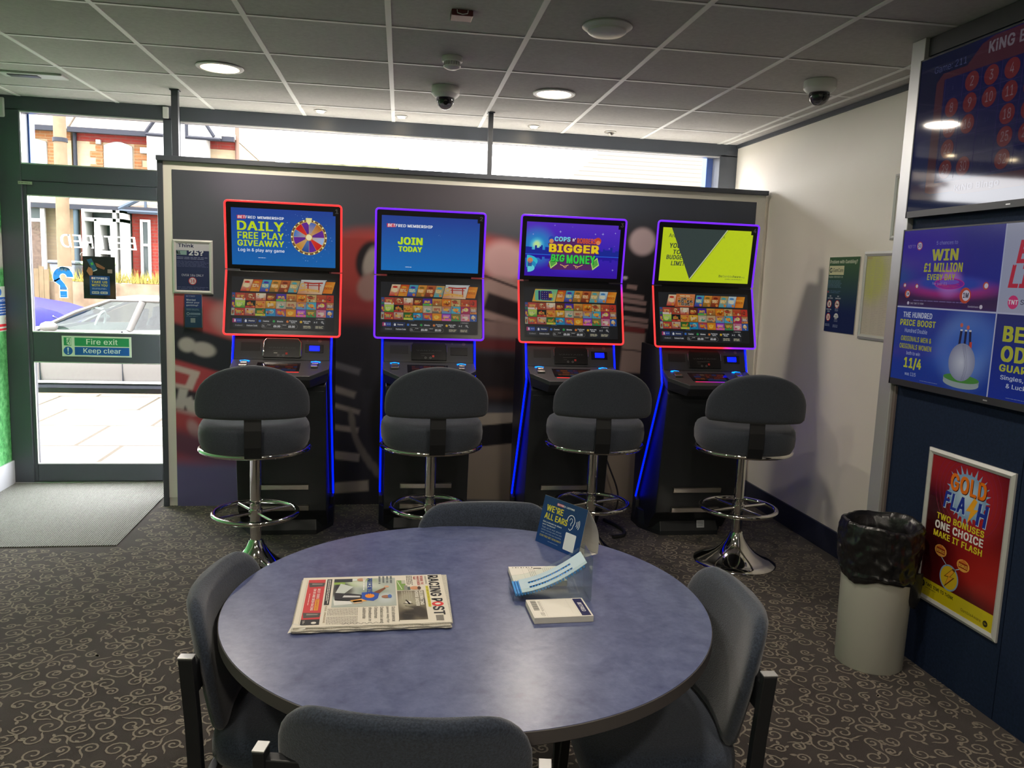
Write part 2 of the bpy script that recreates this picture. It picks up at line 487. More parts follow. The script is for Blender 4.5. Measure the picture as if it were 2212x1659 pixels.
for j in range(rows):
    for i in range(int(5.3/sp)):
        x = XL+.03+(i+(.5 if j % 2 else 0))*sp+random.uniform(-.017, .017); y = .55+j*sp*.87+random.uniform(-.017, .017)
        if x < MATX+.05 and y > MATY-.05: continue
        if x > 2.22 and y < 3.2: continue
        if y > 5.80 or x > XR-.04: continue
        scroll(fl, x, y, random.choice((.025, .032, .038, .044)), random.uniform(0, 2*PI), random.choice((1, -1)), .0066)
M['carpet'] = mat('brown_carpet', (.044, .034, .030), .95, spec=.08, noise=(5, .18), bump=(500, .6), sheen=.2)
M['scroll'] = mat('carpet_scroll', (.235, .205, .165), .95, spec=.08, noise=(300, .2))
struct(obj('floor', fl, [M['carpet'], M['scroll']]))

# ---- entrance mat, ribbed
def ribbed():
    m = mat('ribbed_mat', (.16, .17, .17), .9, spec=.15)
    nt = m.node_tree; b = nt.nodes['Principled BSDF']; tc = nt.nodes.new('ShaderNodeTexCoord')
    w = nt.nodes.new('ShaderNodeTexWave'); w.inputs['Scale'].default_value = 27; w.bands_direction = 'X'
    n = nt.nodes.new('ShaderNodeTexNoise'); n.inputs['Scale'].default_value = 120; n.inputs['Detail'].default_value = 5
    r = nt.nodes.new('ShaderNodeValToRGB'); r.color_ramp.elements[0].color = (.05, .052, .05, 1); r.color_ramp.elements[0].position = .25
    r.color_ramp.elements[1].color = (.30, .30, .275, 1); r.color_ramp.elements[1].position = .7
    mx = nt.nodes.new('ShaderNodeMath'); mx.operation = 'MULTIPLY_ADD'; mx.inputs[1].default_value = .55
    nt.links.new(tc.outputs['Object'], w.inputs['Vector']); nt.links.new(tc.outputs['Object'], n.inputs['Vector'])
    nt.links.new(n.outputs['Fac'], mx.inputs[0]); ml = nt.nodes.new('ShaderNodeMath'); ml.operation = 'MULTIPLY'; ml.inputs[1].default_value = .6
    nt.links.new(w.outputs['Fac'], ml.inputs[0]); nt.links.new(ml.outputs[0], mx.inputs[2])
    nt.links.new(mx.outputs[0], r.inputs['Fac']); nt.links.new(r.outputs['Color'], b.inputs['Base Color'])
    bp = nt.nodes.new('ShaderNodeBump'); bp.inputs['Strength'].default_value = .6; bp.inputs['Distance'].default_value = .004
    nt.links.new(w.outputs['Fac'], bp.inputs['Height']); nt.links.new(bp.outputs['Normal'], b.inputs['Normal'])
    return m
mb = MB().box(XL+.004, MATX, MATY, 5.80, .0005, .006)
tag(obj('entrance_mat', mb, ribbed()), 'grey ribbed entrance mat in front of the glass door', 'doormat')

# ---- walls
struct(obj('wall_right', MB().box(XR, XR+.15, YB, YF, 0, CH+.1), M['wall']))
struct(obj('wall_back', MB().box(XL-.15, XR+.15, YB-.15, YB, 0, CH+.1), M['wall']))
struct(obj('baseboard_right', MB().box(XR-.016, XR-.0005, 3.3, YW-.04, 0.0, .145), M['navy_skirt'], bevel=.003))
struct(obj('trim_1', MB().box(XR-.014, XR-.0005, 3.2, YW-.045, CH-.028, CH-.001), M['frame_dark']))
def turf_paint():
    m = mat('turf_wallpaper', (.05, .30, .05), .6, spec=.3)
    nt = m.node_tree; b = nt.nodes['Principled BSDF']; tc = nt.nodes.new('ShaderNodeTexCoord')
    n = nt.nodes.new('ShaderNodeTexNoise'); n.inputs['Scale'].default_value = 26; n.inputs['Detail'].default_value = 9; n.inputs['Roughness'].default_value = .7
    r = nt.nodes.new('ShaderNodeValToRGB'); e = r.color_ramp.elements
    e[0].position = .33; e[0].color = (.03, .16, .05, 1); e[1].position = .7; e[1].color = (.24, .60, .26, 1)
    q = e.new(.5); q.color = (.09, .40, .12, 1)
    nt.links.new(tc.outputs['Object'], n.inputs['Vector']); nt.links.new(n.outputs['Fac'], r.inputs['Fac'])
    # the pale touchline painted across the turf
    sx = nt.nodes.new('ShaderNodeSeparateXYZ'); nt.links.new(tc.outputs['Object'], sx.inputs[0])
    n3 = nt.nodes.new('ShaderNodeTexNoise'); n3.inputs['Scale'].default_value = 9; nt.links.new(tc.outputs['Object'], n3.inputs['Vector'])
    ad = nt.nodes.new('ShaderNodeMath'); ad.operation = 'MULTIPLY_ADD'; ad.inputs[1].default_value = .10
    nt.links.new(n3.outputs['Fac'], ad.inputs[0]); nt.links.new(sx.outputs['Z'], ad.inputs[2])
    r2 = nt.nodes.new('ShaderNodeValToRGB'); e = r2.color_ramp.elements
    sc_ = nt.nodes.new('ShaderNodeMath'); sc_.operation = 'MULTIPLY'; sc_.inputs[1].default_value = 1/CH
    nt.links.new(ad.outputs[0], sc_.inputs[0]); nt.links.new(sc_.outputs[0], r2.inputs['Fac'])
    e[0].position = .585; e[0].color = (0, 0, 0, 1); e[1].position = .60; e[1].color = (1, 1, 1, 1)
    q = e.new(.675); q.color = (1, 1, 1, 1); q = e.new(.69); q.color = (0, 0, 0, 1)
    mx = nt.nodes.new('ShaderNodeMix'); mx.data_type = 'RGBA'; mx.inputs[7].default_value = (.55, .55, .50, 1)
    nt.links.new(r2.outputs['Color'], mx.inputs[0]); nt.links.new(r.outputs['Color'], mx.inputs[6]); nt.links.new(mx.outputs[2], b.inputs['Base Color'])
    return m
struct(obj('wall_left', MB().box(XL-.15, XL, YB, YF, 0, CH+.1), turf_paint()))
struct(obj('baseboard_left', MB().box(XL+.0005, XL+.016, YB, YW-.03, 0.0, .165), M['white_skirt'], bevel=.003))

# ---- suspended ceiling: tiles on a 600 mm grid that sits a degree and a half off the walls
cl = MB().box(XL-.15, XR+.15, YB-.15, YF, CH, CH+.12)
GX, GY, GR, GP = -1.2707, 3.6273, -0.0242, .60
cg, sg = math.cos(GR), math.sin(GR)
cl.cur = 1
def clipline(p, d):
    t0, t1 = -20, 20
    for o_, dd, lo, hi in ((p[0], d[0], XL, XR-.10), (p[1], d[1], YB, YW-.02)):
        if abs(dd) < 1e-9: continue
        a, b = (lo-o_)/dd, (hi-o_)/dd
        t0 = max(t0, min(a, b)); t1 = min(t1, max(a, b))
    return (t0, t1) if t1 > t0 else None
def g2w(i, j):
    x, y = GX+i*GP, GY+j*GP
    return (x*cg-y*sg, x*sg+y*cg)
for i in range(-4, 9):
    p = g2w(i, 0); d = (-sg, cg); c = clipline(p, d)
    if c:
        a = Vector((p[0]+d[0]*c[0], p[1]+d[1]*c[0])); b = Vector((p[0]+d[0]*c[1], p[1]+d[1]*c[1])); n = Vector((cg, sg))*.012
        cl.add([(a.x-n.x, a.y-n.y, CH-.003), (a.x+n.x, a.y+n.y, CH-.003), (b.x+n.x, b.y+n.y, CH-.003), (b.x-n.x, b.y-n.y, CH-.003),
                (a.x-n.x, a.y-n.y, CH+.001), (a.x+n.x, a.y+n.y, CH+.001), (b.x+n.x, b.y+n.y, CH+.001), (b.x-n.x, b.y-n.y, CH+.001)],
               [(0,3,2,1),(4,5,6,7),(0,1,5,4),(1,2,6,5),(2,3,7,6),(3,0,4,7)])
for j in range(-14, 6):
    p = g2w(0, j); d = (cg, sg); c = clipline(p, d)
    if c:
        a = Vector((p[0]+d[0]*c[0], p[1]+d[1]*c[0])); b = Vector((p[0]+d[0]*c[1], p[1]+d[1]*c[1])); n = Vector((-sg, cg))*.0105
        cl.add([(a.x-n.x, a.y-n.y, CH-.0027), (b.x-n.x, b.y-n.y, CH-.0027), (b.x+n.x, b.y+n.y, CH-.0027), (a.x+n.x, a.y+n.y, CH-.0027)], [(0, 3, 2, 1)])
# perimeter trims
cl.box(XR-.115, XR-.09, 3.1, YW-.03, CH-.003, CH+.001)
cl.box(XL, XR, YW-.045, YW-.02, CH-.003, CH+.001)
def tile_mat():
    m = mat('ceiling_tile', (.34, .33, .32), .95, spec=.1)
    nt = m.node_tree; b = nt.nodes['Principled BSDF']; tc = nt.nodes.new('ShaderNodeTexCoord')
    mp = nt.nodes.new('ShaderNodeMapping'); mp.inputs['Rotation'].default_value = (0, 0, -GR); nt.links.new(tc.outputs['Object'], mp.inputs['Vector'])
    n = nt.nodes.new('ShaderNodeTexNoise'); n.inputs['Scale'].default_value = 42; n.inputs['Detail'].default_value = 8; n.inputs['Roughness'].default_value = .75
    nt.links.new(mp.outputs[0], n.inputs['Vector'])
    # each tile its own slight tone: white-noise on the tile index
    fl_ = nt.nodes.new('ShaderNodeVectorMath'); fl_.operation = 'SUBTRACT'; fl_.inputs[1].default_value = (GX, GY, 0)
    dv = nt.nodes.new('ShaderNodeVectorMath'); dv.operation = 'SCALE'; dv.inputs['Scale'].default_value = 1/GP
    f2 = nt.nodes.new('ShaderNodeVectorMath'); f2.operation = 'FLOOR'
    wnn = nt.nodes.new('ShaderNodeTexWhiteNoise'); wnn.noise_dimensions = '2D'
    nt.links.new(mp.outputs[0], fl_.inputs[0]); nt.links.new(fl_.outputs[0], dv.inputs[0]); nt.links.new(dv.outputs[0], f2.inputs[0]); nt.links.new(f2.outputs[0], wnn.inputs['Vector'])
    r = nt.nodes.new('ShaderNodeValToRGB'); r.color_ramp.elements[0].position = .3; r.color_ramp.elements[1].position = .75
    r.color_ramp.elements[0].color = (.45, .435, .42, 1); r.color_ramp.elements[1].color = (.57, .555, .53, 1)
    nt.links.new(n.outputs['Fac'], r.inputs['Fac'])
    ml = nt.nodes.new('ShaderNodeMath'); ml.operation = 'MULTIPLY_ADD'; ml.inputs[1].default_value = .16; ml.inputs[2].default_value = .90
    nt.links.new(wnn.outputs['Value'], ml.inputs[0])
    vs = nt.nodes.new('ShaderNodeVectorMath'); vs.operation = 'SCALE'; nt.links.new(r.outputs['Color'], vs.inputs[0]); nt.links.new(ml.outputs[0], vs.inputs['Scale'])
    nt.links.new(vs.outputs[0], b.inputs['Base Color'])
    bp = nt.nodes.new('ShaderNodeBump'); bp.inputs['Strength'].default_value = .35; bp.inputs['Distance'].default_value = .003
    nt.links.new(n.outputs['Fac'], bp.inputs['Height']); nt.links.new(bp.outputs['Normal'], b.inputs['Normal'])
    return m
struct(obj('ceiling', cl, [tile_mat(), M['tee']]))

# ---- shop front: door with transom light, long window behind the partition
DF = M['frame_dark']
door = struct_root('door_1', (0, 0, 0))
f = MB()
f.box(XL, -2.335, YW-.05, YF, 0, 2.50)                # left jamb
f.box(-1.45, -1.34, YW-.05, YF, 0, 2.50)              # mullion behind the partition
f.box(-2.335, -1.45, YW-.05, YF, 2.045, 2.150)        # door head
f.box(XL, -1.34, YW-.05, YF, 2.486, CH)               # head beam
obj('frame', f, DF, door, bevel=.004)
f = MB()
f.box(-2.335, -2.330, YW-.045, YW-.03, 2.15, 2.486); f.box(-2.33, -1.45, YW-.045, YW-.03, 2.478, 2.486); f.box(-2.33, -1.45, YW-.045, YW-.03, 2.150, 2.158)
obj('glazing_bead', f, M['silver'], door)
leaf = MB()
leaf.box(-2.395, -2.312, YW-.035, YW+.02, .012, 2.0445); leaf.box(-1.50, -1.452, YW-.035, YW+.02, .012, 2.0445)
leaf.box(-2.312, -1.50, YW-.035, YW+.02, 1.955, 2.0445); leaf.box(-2.312, -1.50, YW-.035, YW+.02, .848, 1.046); leaf.box(-2.312, -1.50, YW-.035, YW+.02, .012, .134)
lf = obj('leaf', leaf, DF, door, bevel=.004)
bd = MB()
for z0, z1 in ((1.046, 1.955), (.134, .848)):
    bd.box(-2.312, -2.309, YW-.037, YW-.02, z0, z1); bd.box(-2.312, -1.50, YW-.037, YW-.02, z0, z0+.007); bd.box(-2.312, -1.50, YW-.037, YW-.02, z1-.007, z1)
obj('glazing_bead', bd, M['silver'], lf)
obj('glass', MB().box(-2.312, -1.50, YW-.006, YW, 1.046, 1.955), M['window_glass'], lf)
obj('glass', MB().box(-2.312, -1.50, YW-.006, YW, .134, .848), M['window_glass'], lf)
obj('contact_block', MB().box(-1.445, -1.410, YW-.075, YW-.0505, 2.495, 2.568), M['white_plastic'], door, bevel=.004)
obj('transom_glass', MB().box(-2.33, -1.45, YW-.006, YW, 2.15, 2.486), M['window_glass'], door)
obj('threshold', MB().box(XL+.01, -1.36, YW-.06, YF+.02, .0, .012), M['steel'], door, bevel=.002)
c = Canvas(); c.rect(0, 0, .086, .020, '#a9ad9c', 0); c.text('W', .004, .006, .014, .014, '#5c6155', 1, .02); c.greek(.018, .006, .08, .014, 1, '#6b7064', 1)
c.build('closer_plate', M['print'], door, face_matrix((-2.356, YW-.051, 2.018), (1, 0, 0), (0, 0, 1)), back=(0, 0, .086, .020, .0006))

win = struct_root('window_1')
f = MB()
f.box(-1.34, XR, YW-.05, YF, 2.486, CH); f.box(-1.34, XR, YW-.05, YF, 0, .50); f.box(-1.34, XR, YW-.05, YF, .50, .56)
f.box(2.487, XR, YW-.05, YF, .5, 2.50); f.box(1.0, 1.05, YW-.02, YF, .5, 2.0)
obj('frame', f, DF, win, bevel=.004)
obj('glazing_bead', MB().box(-1.34, 2.487, YW-.045, YW-.03, 2.478, 2.486), M['silver'], win)
obj('glass', MB().box(-1.34, 2.487, YW-.006, YW, .56, 2.486), M['window_glass'], win)
struct(obj('trim_2', MB().box(-2.36, -2.325, YF+.001, YF+.09, 2.10, 2.75), M['blue_paint'], bevel=.004))
struct(obj('trim_3', MB().box(2.44, 2.545, YF+.001, YF+.09, 2.0, 2.75), M['blue_paint'], bevel=.004))
struct(obj('trim_4', MB().box(XL-.15, XR+.15, YF, YF+.03, CH-.02, 3.3), M['blue_paint']))

# ---- display partition in front of the window, carrying the printed racing mural
PY = 5.235
part = thing('partition', 'freestanding partition wall printed with a blurred red racing car, behind the gaming machines', 'partition', (.63, 5.30, 0))
def P_(mb): mb.v = [(x-.63, y-5.30, z) for x, y, z in mb.v]; return mb
mm = MB(); mm.box(-1.345, -1.312, PY-.006, 5.41, 0, 2.182); mm.box(-1.345, 2.60, PY-.03, 5.41, 2.152, 2.182)
obj('outer_trim', P_(mm), M['frame_dark'], part, bevel=.002)
mm = MB(); mm.box(-1.312, -1.262, PY+.004, 5.39, .055, 2.152); mm.box(-1.262, 2.53, PY+.004, 5.39, 2.105, 2.152); mm.box(2.53, 2.598, PY+.004, 5.39, 0, 2.152)
obj('cream_surround', P_(mm), M['cream'], part)
obj('core', P_(MB().box(-1.312, 2.53, PY+.012, 5.385, 0.0, 2.104)), M['cream'], part)
W_, H_ = 3.792, 2.105
mural = [
    ('g', 1.3, 2.1, '#484b54'),
    ('e', 0.512, 2.039, 0.27, 0.15, -2, '#5b5866', 0.18),
    ('e', 1.775, 2.05, 0.601, 0.15, -2, '#58545c', 0.24),
    ('r', 3.537, 2.144, 0.781, 0.27, -2, '#474d5a', 0.24),
    ('r', 3.335, 1.259, 0.721, 0.631, -2, '#2b2a31', 0.36),
    ('r', 0.037, 0.404, 0.48, 0.36, -2, '#6a6488', 0.18),  # purple-grey patches here lightened: lens-flare haze put into the print colour
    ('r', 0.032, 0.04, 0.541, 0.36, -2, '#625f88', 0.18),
    ('r', 0.14, 0.702, 0.45, 0.48, -22, '#a5464c', 0.09),
    ('r', 0.146, 1.2, 0.36, 0.138, -22, '#b04e52', 0.078),
    ('e', 0.34, 1.205, 0.126, 0.102, -22, '#b78586', 0.078),
    ('r', 0.116, 1.019, 0.39, 0.12, -16, '#2b2e38', 0.036),
    ('e', 0.073, 1.039, 0.051, 0.045, -12, '#b3adab', 0.024),
    ('e', 0.171, 1.012, 0.072, 0.045, -12, '#b3adab', 0.024),
    ('r', 0.058, 0.834, 0.36, 0.09, -16, '#b04850', 0.03),
    ('r', 0.053, 0.878, 0.09, 0.018, -16, '#c9b8b3', 0.018),
    ('r', 0.099, 0.814, 0.024, 0.06, -22, '#c9b8b3', 0.018),
    ('r', 0.024, 0.772, 0.054, 0.018, -12, '#c9b8b3', 0.018),
    ('r', 0.056, 0.666, 0.36, 0.09, -12, '#333039', 0.03),
    ('r', 0.034, 0.695, 0.027, 0.066, -12, '#bdb5b4', 0.018),
    ('r', 0.089, 0.643, 0.027, 0.066, 18, '#bdb5b4', 0.018),
    ('r', 0.061, 0.672, 0.06, 0.018, -2, '#bdb5b4', 0.015),
    ('r', 0.049, 0.607, 0.048, 0.015, -12, '#bdb5b4', 0.015),
    ('r', 0.108, 0.479, 0.36, 0.114, -16, '#a8444c', 0.066),
    ('e', 0.109, 0.494, 0.036, 0.072, 23, '#b48b90', 0.03),
    ('e', 0.164, 0.434, 0.03, 0.054, -27, '#a77c84', 0.03),
    ('r', 0.205, 0.359, 0.33, 0.078, -16, '#6a4055', 0.09),
    ('e', 0.26, 0.222, 0.09, 0.036, -2, '#77778a', 0.048),
    ('r', 0.033, 0.101, 0.541, 0.192, -2, '#67638c', 0.12),  # bottom patch, its purple-grey also raised by painted flare haze
    ('r', 1.089, 0.592, 0.33, 0.841, -2, '#2a2a31', 0.24),
    ('e', 1.607, 1.631, 0.721, 0.186, -2, '#b8443f', 0.102),
    ('r', 1.611, 1.452, 0.646, 0.24, -2, '#8f3a3c', 0.15),
    ('e', 1.107, 1.581, 0.12, 0.186, -2, '#a0433f', 0.09),
    ('e', 1.188, 1.605, 0.084, 0.126, -12, '#262428', 0.03),
    ('e', 1.194, 1.596, 0.042, 0.096, -14, '#a39a93', 0.027),
    ('e', 1.196, 1.438, 0.078, 0.09, -32, '#9a7b76', 0.042),
    ('e', 2.062, 1.634, 0.156, 0.126, -17, '#c9a0a0', 0.078),
    ('e', 2.056, 1.362, 0.21, 0.165, -22, '#a58a84', 0.048),
    ('r', 2.067, 1.493, 0.18, 0.008, -18, '#3a2b2f', 0.012),
    ('r', 2.088, 1.332, 0.15, 0.06, -16, '#2a2225', 0.03),
    ('r', 2.077, 1.225, 0.165, 0.009, -10, '#3a3033', 0.012),
    ('e', 2.062, 1.187, 0.18, 0.06, -2, '#8d7470', 0.054),
    ('r', 2.051, 1.085, 0.24, 0.042, -2, '#6b2f33', 0.054),
    ('r', 2.059, 0.852, 0.27, 0.18, -2, '#241f22', 0.09),
    ('e', 2.031, 0.758, 0.12, 0.036, -2, '#4a3530', 0.06),
    ('r', 1.05, 0.911, 0.09, 0.021, -16, '#5d5c63', 0.024),
    ('r', 1.028, 0.759, 0.084, 0.021, -18, '#77716e', 0.024),
    ('r', 1.023, 0.653, 0.12, 0.015, -16, '#7f7873', 0.018),
    ('r', 1.024, 0.515, 0.108, 0.018, -8, '#8e857e', 0.018),
    ('r', 1.038, 0.329, 0.102, 0.027, -7, '#9a8f86', 0.015),
    ('r', 1.07, 0.119, 0.132, 0.036, 4, '#a0958a', 0.015),
    ('e', 1.089, 0.592, 0.015, 0.054, 18, '#6c6660', 0.018),
    ('e', 1.092, 0.542, 0.016, 0.054, 18, '#6c6660', 0.018),
    ('e', 1.102, 0.492, 0.017, 0.054, 18, '#6c6660', 0.018),
    ('e', 1.118, 0.442, 0.018, 0.054, 18, '#6c6660', 0.018),
    ('e', 1.14, 0.391, 0.02, 0.054, 18, '#6c6660', 0.018),
    ('e', 1.169, 0.341, 0.021, 0.054, 18, '#6c6660', 0.018),
    ('e', 1.203, 0.29, 0.022, 0.054, 18, '#6c6660', 0.018),
    ('e', 1.245, 0.239, 0.023, 0.054, 18, '#6c6660', 0.018),
    ('e', 1.292, 0.188, 0.024, 0.054, 18, '#6c6660', 0.018),
    ('e', 1.358, 0.594, 0.156, 0.33, -2, '#151518', 0.06),
    ('r', 2.1, 0.585, 0.18, 0.042, 2, '#a0978a', 0.012),
    ('r', 2.017, 0.249, 0.33, 0.225, -2, '#8e8373', 0.018),
    ('r', 2.072, 0.48, 0.21, 0.072, 6, '#1b1a1d', 0.012),
    ('r', 2.936, 0.148, 0.21, 0.27, -2, '#94897a', 0.024),
    ('e', 2.995, 1.804, 0.09, 0.09, -2, '#c3aeb4', 0.042),
    ('e', 2.967, 1.312, 0.21, 0.33, -2, '#1d1b20', 0.12),
    ('r', 2.939, 1.499, 0.036, 0.014, -6, '#8e7674', 0.012),
    ('r', 2.949, 1.437, 0.078, 0.014, -6, '#8e7674', 0.012),
    ('r', 2.958, 1.4, 0.09, 0.014, -6, '#8e7674', 0.012),
    ('r', 2.968, 1.35, 0.078, 0.014, -6, '#8e7674', 0.012),
    ('r', 2.978, 1.281, 0.09, 0.014, -6, '#8e7674', 0.012),
    ('r', 2.987, 1.243, 0.084, 0.014, -6, '#8e7674', 0.012),
    ('r', 2.969, 1.053, 0.078, 0.138, -3, '#8d7a74', 0.018),
    ('r', 2.959, 1.211, 0.09, 0.018, -5, '#6d2f30', 0.012),
    ('r', 2.968, 1.069, 0.084, 0.005, -5, '#43383a', 0.006),
    ('r', 2.916, 0.77, 0.18, 0.135, -2, '#17161a', 0.03),
    ('e', 2.887, 1.559, 0.018, 0.012, -2, '#b9b0ba', 0.009),
    ('r', 2.613, 0.605, 0.21, 0.33, -2, '#1c1b1f', 0.09),
]
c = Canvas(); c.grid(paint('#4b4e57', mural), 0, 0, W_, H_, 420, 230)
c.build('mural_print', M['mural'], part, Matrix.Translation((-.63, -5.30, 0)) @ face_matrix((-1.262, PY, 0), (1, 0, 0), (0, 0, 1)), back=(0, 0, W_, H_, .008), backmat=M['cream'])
for x0, x1 in ((-1.262, -1.222), (.667, .697)):
    mm = MB(); mm.box(x0, x1, 5.25, 5.285, 2.182, CH-.004); mm.box(x0-.008, x1+.008, 5.24, 5.295, CH-.008, CH-.001)
    obj('support_post', P_(mm), M['frame_dark'], part, bevel=.002)
# ================================================================== ceiling fittings
M['warm_led'] = mat('warm_diffuser', (.8, .75, .65), .4, emit=((1.0, .78, .46), 9.0))
M['spot_led'] = mat('spot_lamp', (.8, .75, .65), .4, emit=((1.0, .80, .50), 40.0))
def downlight(x, y, label):
    t = thing('downlight', label, 'ceiling light', (x, y, CH), group='round ceiling downlights')
    obj('rim', MB().lathe([(.0, -.001), (.118, -.001), (.122, -.004), (.118, -.009), (.098, -.010), (.096, -.004), (0, -.004)], 40, cap=False), M['white_plastic'], t, smooth=40)
    obj('diffuser', MB().lathe([(0, -.0052), (.0955, -.0052), (.0955, -.0085), (0, -.0095)], 40, cap=False), M['warm_led'], t, smooth=40)
    l = bpy.data.lights.new('lamp', 'AREA'); l.shape = 'DISK'; l.size = .18; l.energy = DOWN_W; l.color = (1.0, .90, .78)
    o = bpy.data.objects.new('lamp', l); COL.objects.link(o); o.parent = t; o.location = (0, 0, -.012)
DOWN_W = 9
downlight(-.857, 4.60, 'lit round downlight nearer the glass door, left of the two seen')
downlight(.953, 4.61, 'lit round downlight above the third gaming machine, right of the two seen')
for i, (x, y) in enumerate(((-.86, 2.1), (.95, 2.1), (-.86, .1), (.95, .1), (-.86, -1.9), (.95, -1.9))):
    downlight(x, y, 'lit round downlight '+['above the left of the round table', 'above the right of the round table', 'just behind the viewer to the left', 'just behind the viewer to the right', 'far behind the viewer to the left', 'far behind the viewer to the right'][i])
def spot(x, y, label, hang=False):
    t = thing('spotlight', label, 'ceiling light', (x, y, CH), group='small spotlights along the window')
    obj('rim', MB().lathe([(.0, -.001), (.040, -.001), (.043, -.004), (.040, -.006), (.028, -.007), (0, -.006)], 28, cap=False), M['steel'], t, smooth=40)
    if hang:
        obj('lamp_body', MB().cyl((0, 0, -.004), (.012, .0, -.022), .020, 20, .016), M['steel'], t, smooth=40)
    else:
        obj('lamp_face', MB().lathe([(0, -.007), (.026, -.007), (.022, -.012), (0, -.015)], 24, cap=False), M['spot_led'], t, smooth=40)
spot(-.411, 5.60, 'small lit spotlight by the window, leftmost of the row')
spot(.12, 5.60, 'small lit spotlight by the window, just left of the thin steel post')
spot(1.029, 5.62, 'small lit spotlight by the window, right of the thin steel post')
spot(1.584, 5.64, 'unlit spotlight hanging loose from the ceiling by the window', True)
def dome_camera(x, y, rz, label):
    t = thing('dome_camera', label, 'security camera', (x, y, CH), rz, group='white dome cameras')
    obj('housing', MB().lathe([(0, -.001), (.076, -.001), (.079, -.006), (.079, -.040), (.070, -.052), (.056, -.062), (.050, -.062), (0, -.062)], 40, cap=False), M['white_plastic'], t, smooth=35)
    obj('dome_cover', MB().lathe([(.0505, -.060), (.0505, -.074)]+[(.0505*math.cos(R(a)), -.074-.0505*math.sin(R(a))) for a in range(10, 91, 10)], 36, cap=False), M['dome'], t, smooth=40)
    mb = MB(); mb.lathe([(0, -.058), (.036, -.060), (.036, -.080), (.030, -.092), (0, -.096)], 24, cap=False)
    obj('lens_ball', mb, M['black'], t, smooth=40)
    obj('lens', MB().cyl((0, -.02, -.085), (0, -.036, -.092), .013, 16), M['gloss_black'], t, smooth=40)
dome_camera(.342, 4.66, 0, 'white dome camera on the ceiling, left one above the second stool')
dome_camera(2.177, 3.90, .3, 'white dome camera on the ceiling near the right wall')
t = thing('smoke_detector', 'white round smoke detector on the ceiling', 'smoke detector', (.324, 4.03, CH))
obj('base', MB().lathe([(0, -.001), (.050, -.001), (.052, -.006), (.050, -.022), (.046, -.026), (0, -.026)], 32, cap=False), M['white_plastic'], t, smooth=35)
mb = MB()
for k in range(20):
    a = 2*PI*k/20; mb.box(.030, .040, -.0022, .0022, -.044, -.025, Matrix.Rotation(a, 4, 'Z'))
mb.lathe([(0, -.025), (.030, -.025), (.030, -.043), (0, -.043)], 24, cap=False)
obj('vent_fins', mb, M['white_plastic'], t)
obj('cap', MB().lathe([(0, -.043), (.043, -.043), (.040, -.050), (.024, -.058), (0, -.060)], 32, cap=False), M['white_plastic'], t, smooth=35)
t = thing('ceiling_speaker', 'white round flush fitting on the ceiling at the top of the view', 'ceiling speaker', (.906, 3.356, CH))
obj('rim', MB().lathe([(0, -.001), (.100, -.001), (.104, -.008), (.090, -.018), (.078, -.020), (0, -.018)], 40, cap=False), M['white_plastic'], t, smooth=35)
obj('disc', MB().lathe([(0, -.017), (.078, -.019), (.080, -.028), (.068, -.036), (.030, -.040), (0, -.0405)], 40, cap=False), M['white_plastic'], t, smooth=35)
t = thing('detector_beacon', 'small dark red indicator unit on the ceiling', 'alarm indicator', (.303, 3.36, CH))
obj('backplate', MB().box(-.043, .043, -.040, .040, -.024, -.001), M['red_plastic'], t, bevel=.003)
obj('lens_bar', MB().tube([(-.022, -.043, -.004), (-.020, -.043, -.016), (0, -.045, -.021), (.020, -.043, -.016), (.022, -.043, -.004)], .002, 6), M['white_plastic'], t, smooth=40)
t = thing('ceiling_grille', 'flat white rectangular ceiling fitting near the glass door', 'ceiling fitting', (-1.97, 5.12, CH), -.02)
obj('frame', MB().box(-.17, .17, -.055, .055, -.012, -.001), M['white_plastic'], t, bevel=.003)
obj('insert', MB().box(-.13, .03, -.028, .028, -.016, -.011), M['cab_grey'], t)
t = thing('motion_sensor', 'white motion sensor high on the left wall', 'sensor', (XL+.001, 5.90-.06, 2.50))
obj('body', MB().box(0, .055, -.035, .03, -.065, .065), M['white_plastic'], t, bevel=.012)

# ================================================================== gaming machines
TILE = dict(
 r1=[('#2f7a4a', '#3a4a9a'), ('#b84a3c', '#e8d8c8'), ('#a84830', '#d8c890'), ('#c03828', '#f0e0c0'), ('#6a2a1a', '#c85a2a'), ('#4a2a9a', '#58b048'), ('#8a5a2a', '#d89a40'), ('#e07818', '#8a3a08'), ('#c8a868', '#7a4a2a'), ('#6a3028', '#c85a30'), ('#c83828', '#3a2a2a')],
 r2=[('#5a2a7a', '#c8802a'), ('#3a8a3a', '#c8e060'), ('#141c18', '#b83830'), ('#d88a40', '#c85820'), ('#a86818', '#f0b838'), ('#b8a890', '#3a9a88'), ('#c8a878', '#7a6a5a'), ('#4a9ac8', '#c87a40'), ('#48a8c0', '#d8783a'), ('#a82858', '#e8c838'), ('#2a5a9a', '#c88040')],
 r3=[('#a8b0a0', '#4a5a4a'), ('#b84038', '#788a78'), ('#a83830', '#c8b8a0'), ('#2a6a2a', '#c8d048'), ('#1a88b8', '#78d8e0'), ('#1a68a8', '#c83a28'), ('#e08a20', '#f8c850'), ('#8a3ab0', '#e868b8'), ('#2a9858', '#8a6a38'), ('#c88098', '#e8c8b8'), ('#2a58a8', '#d8e0e8')])
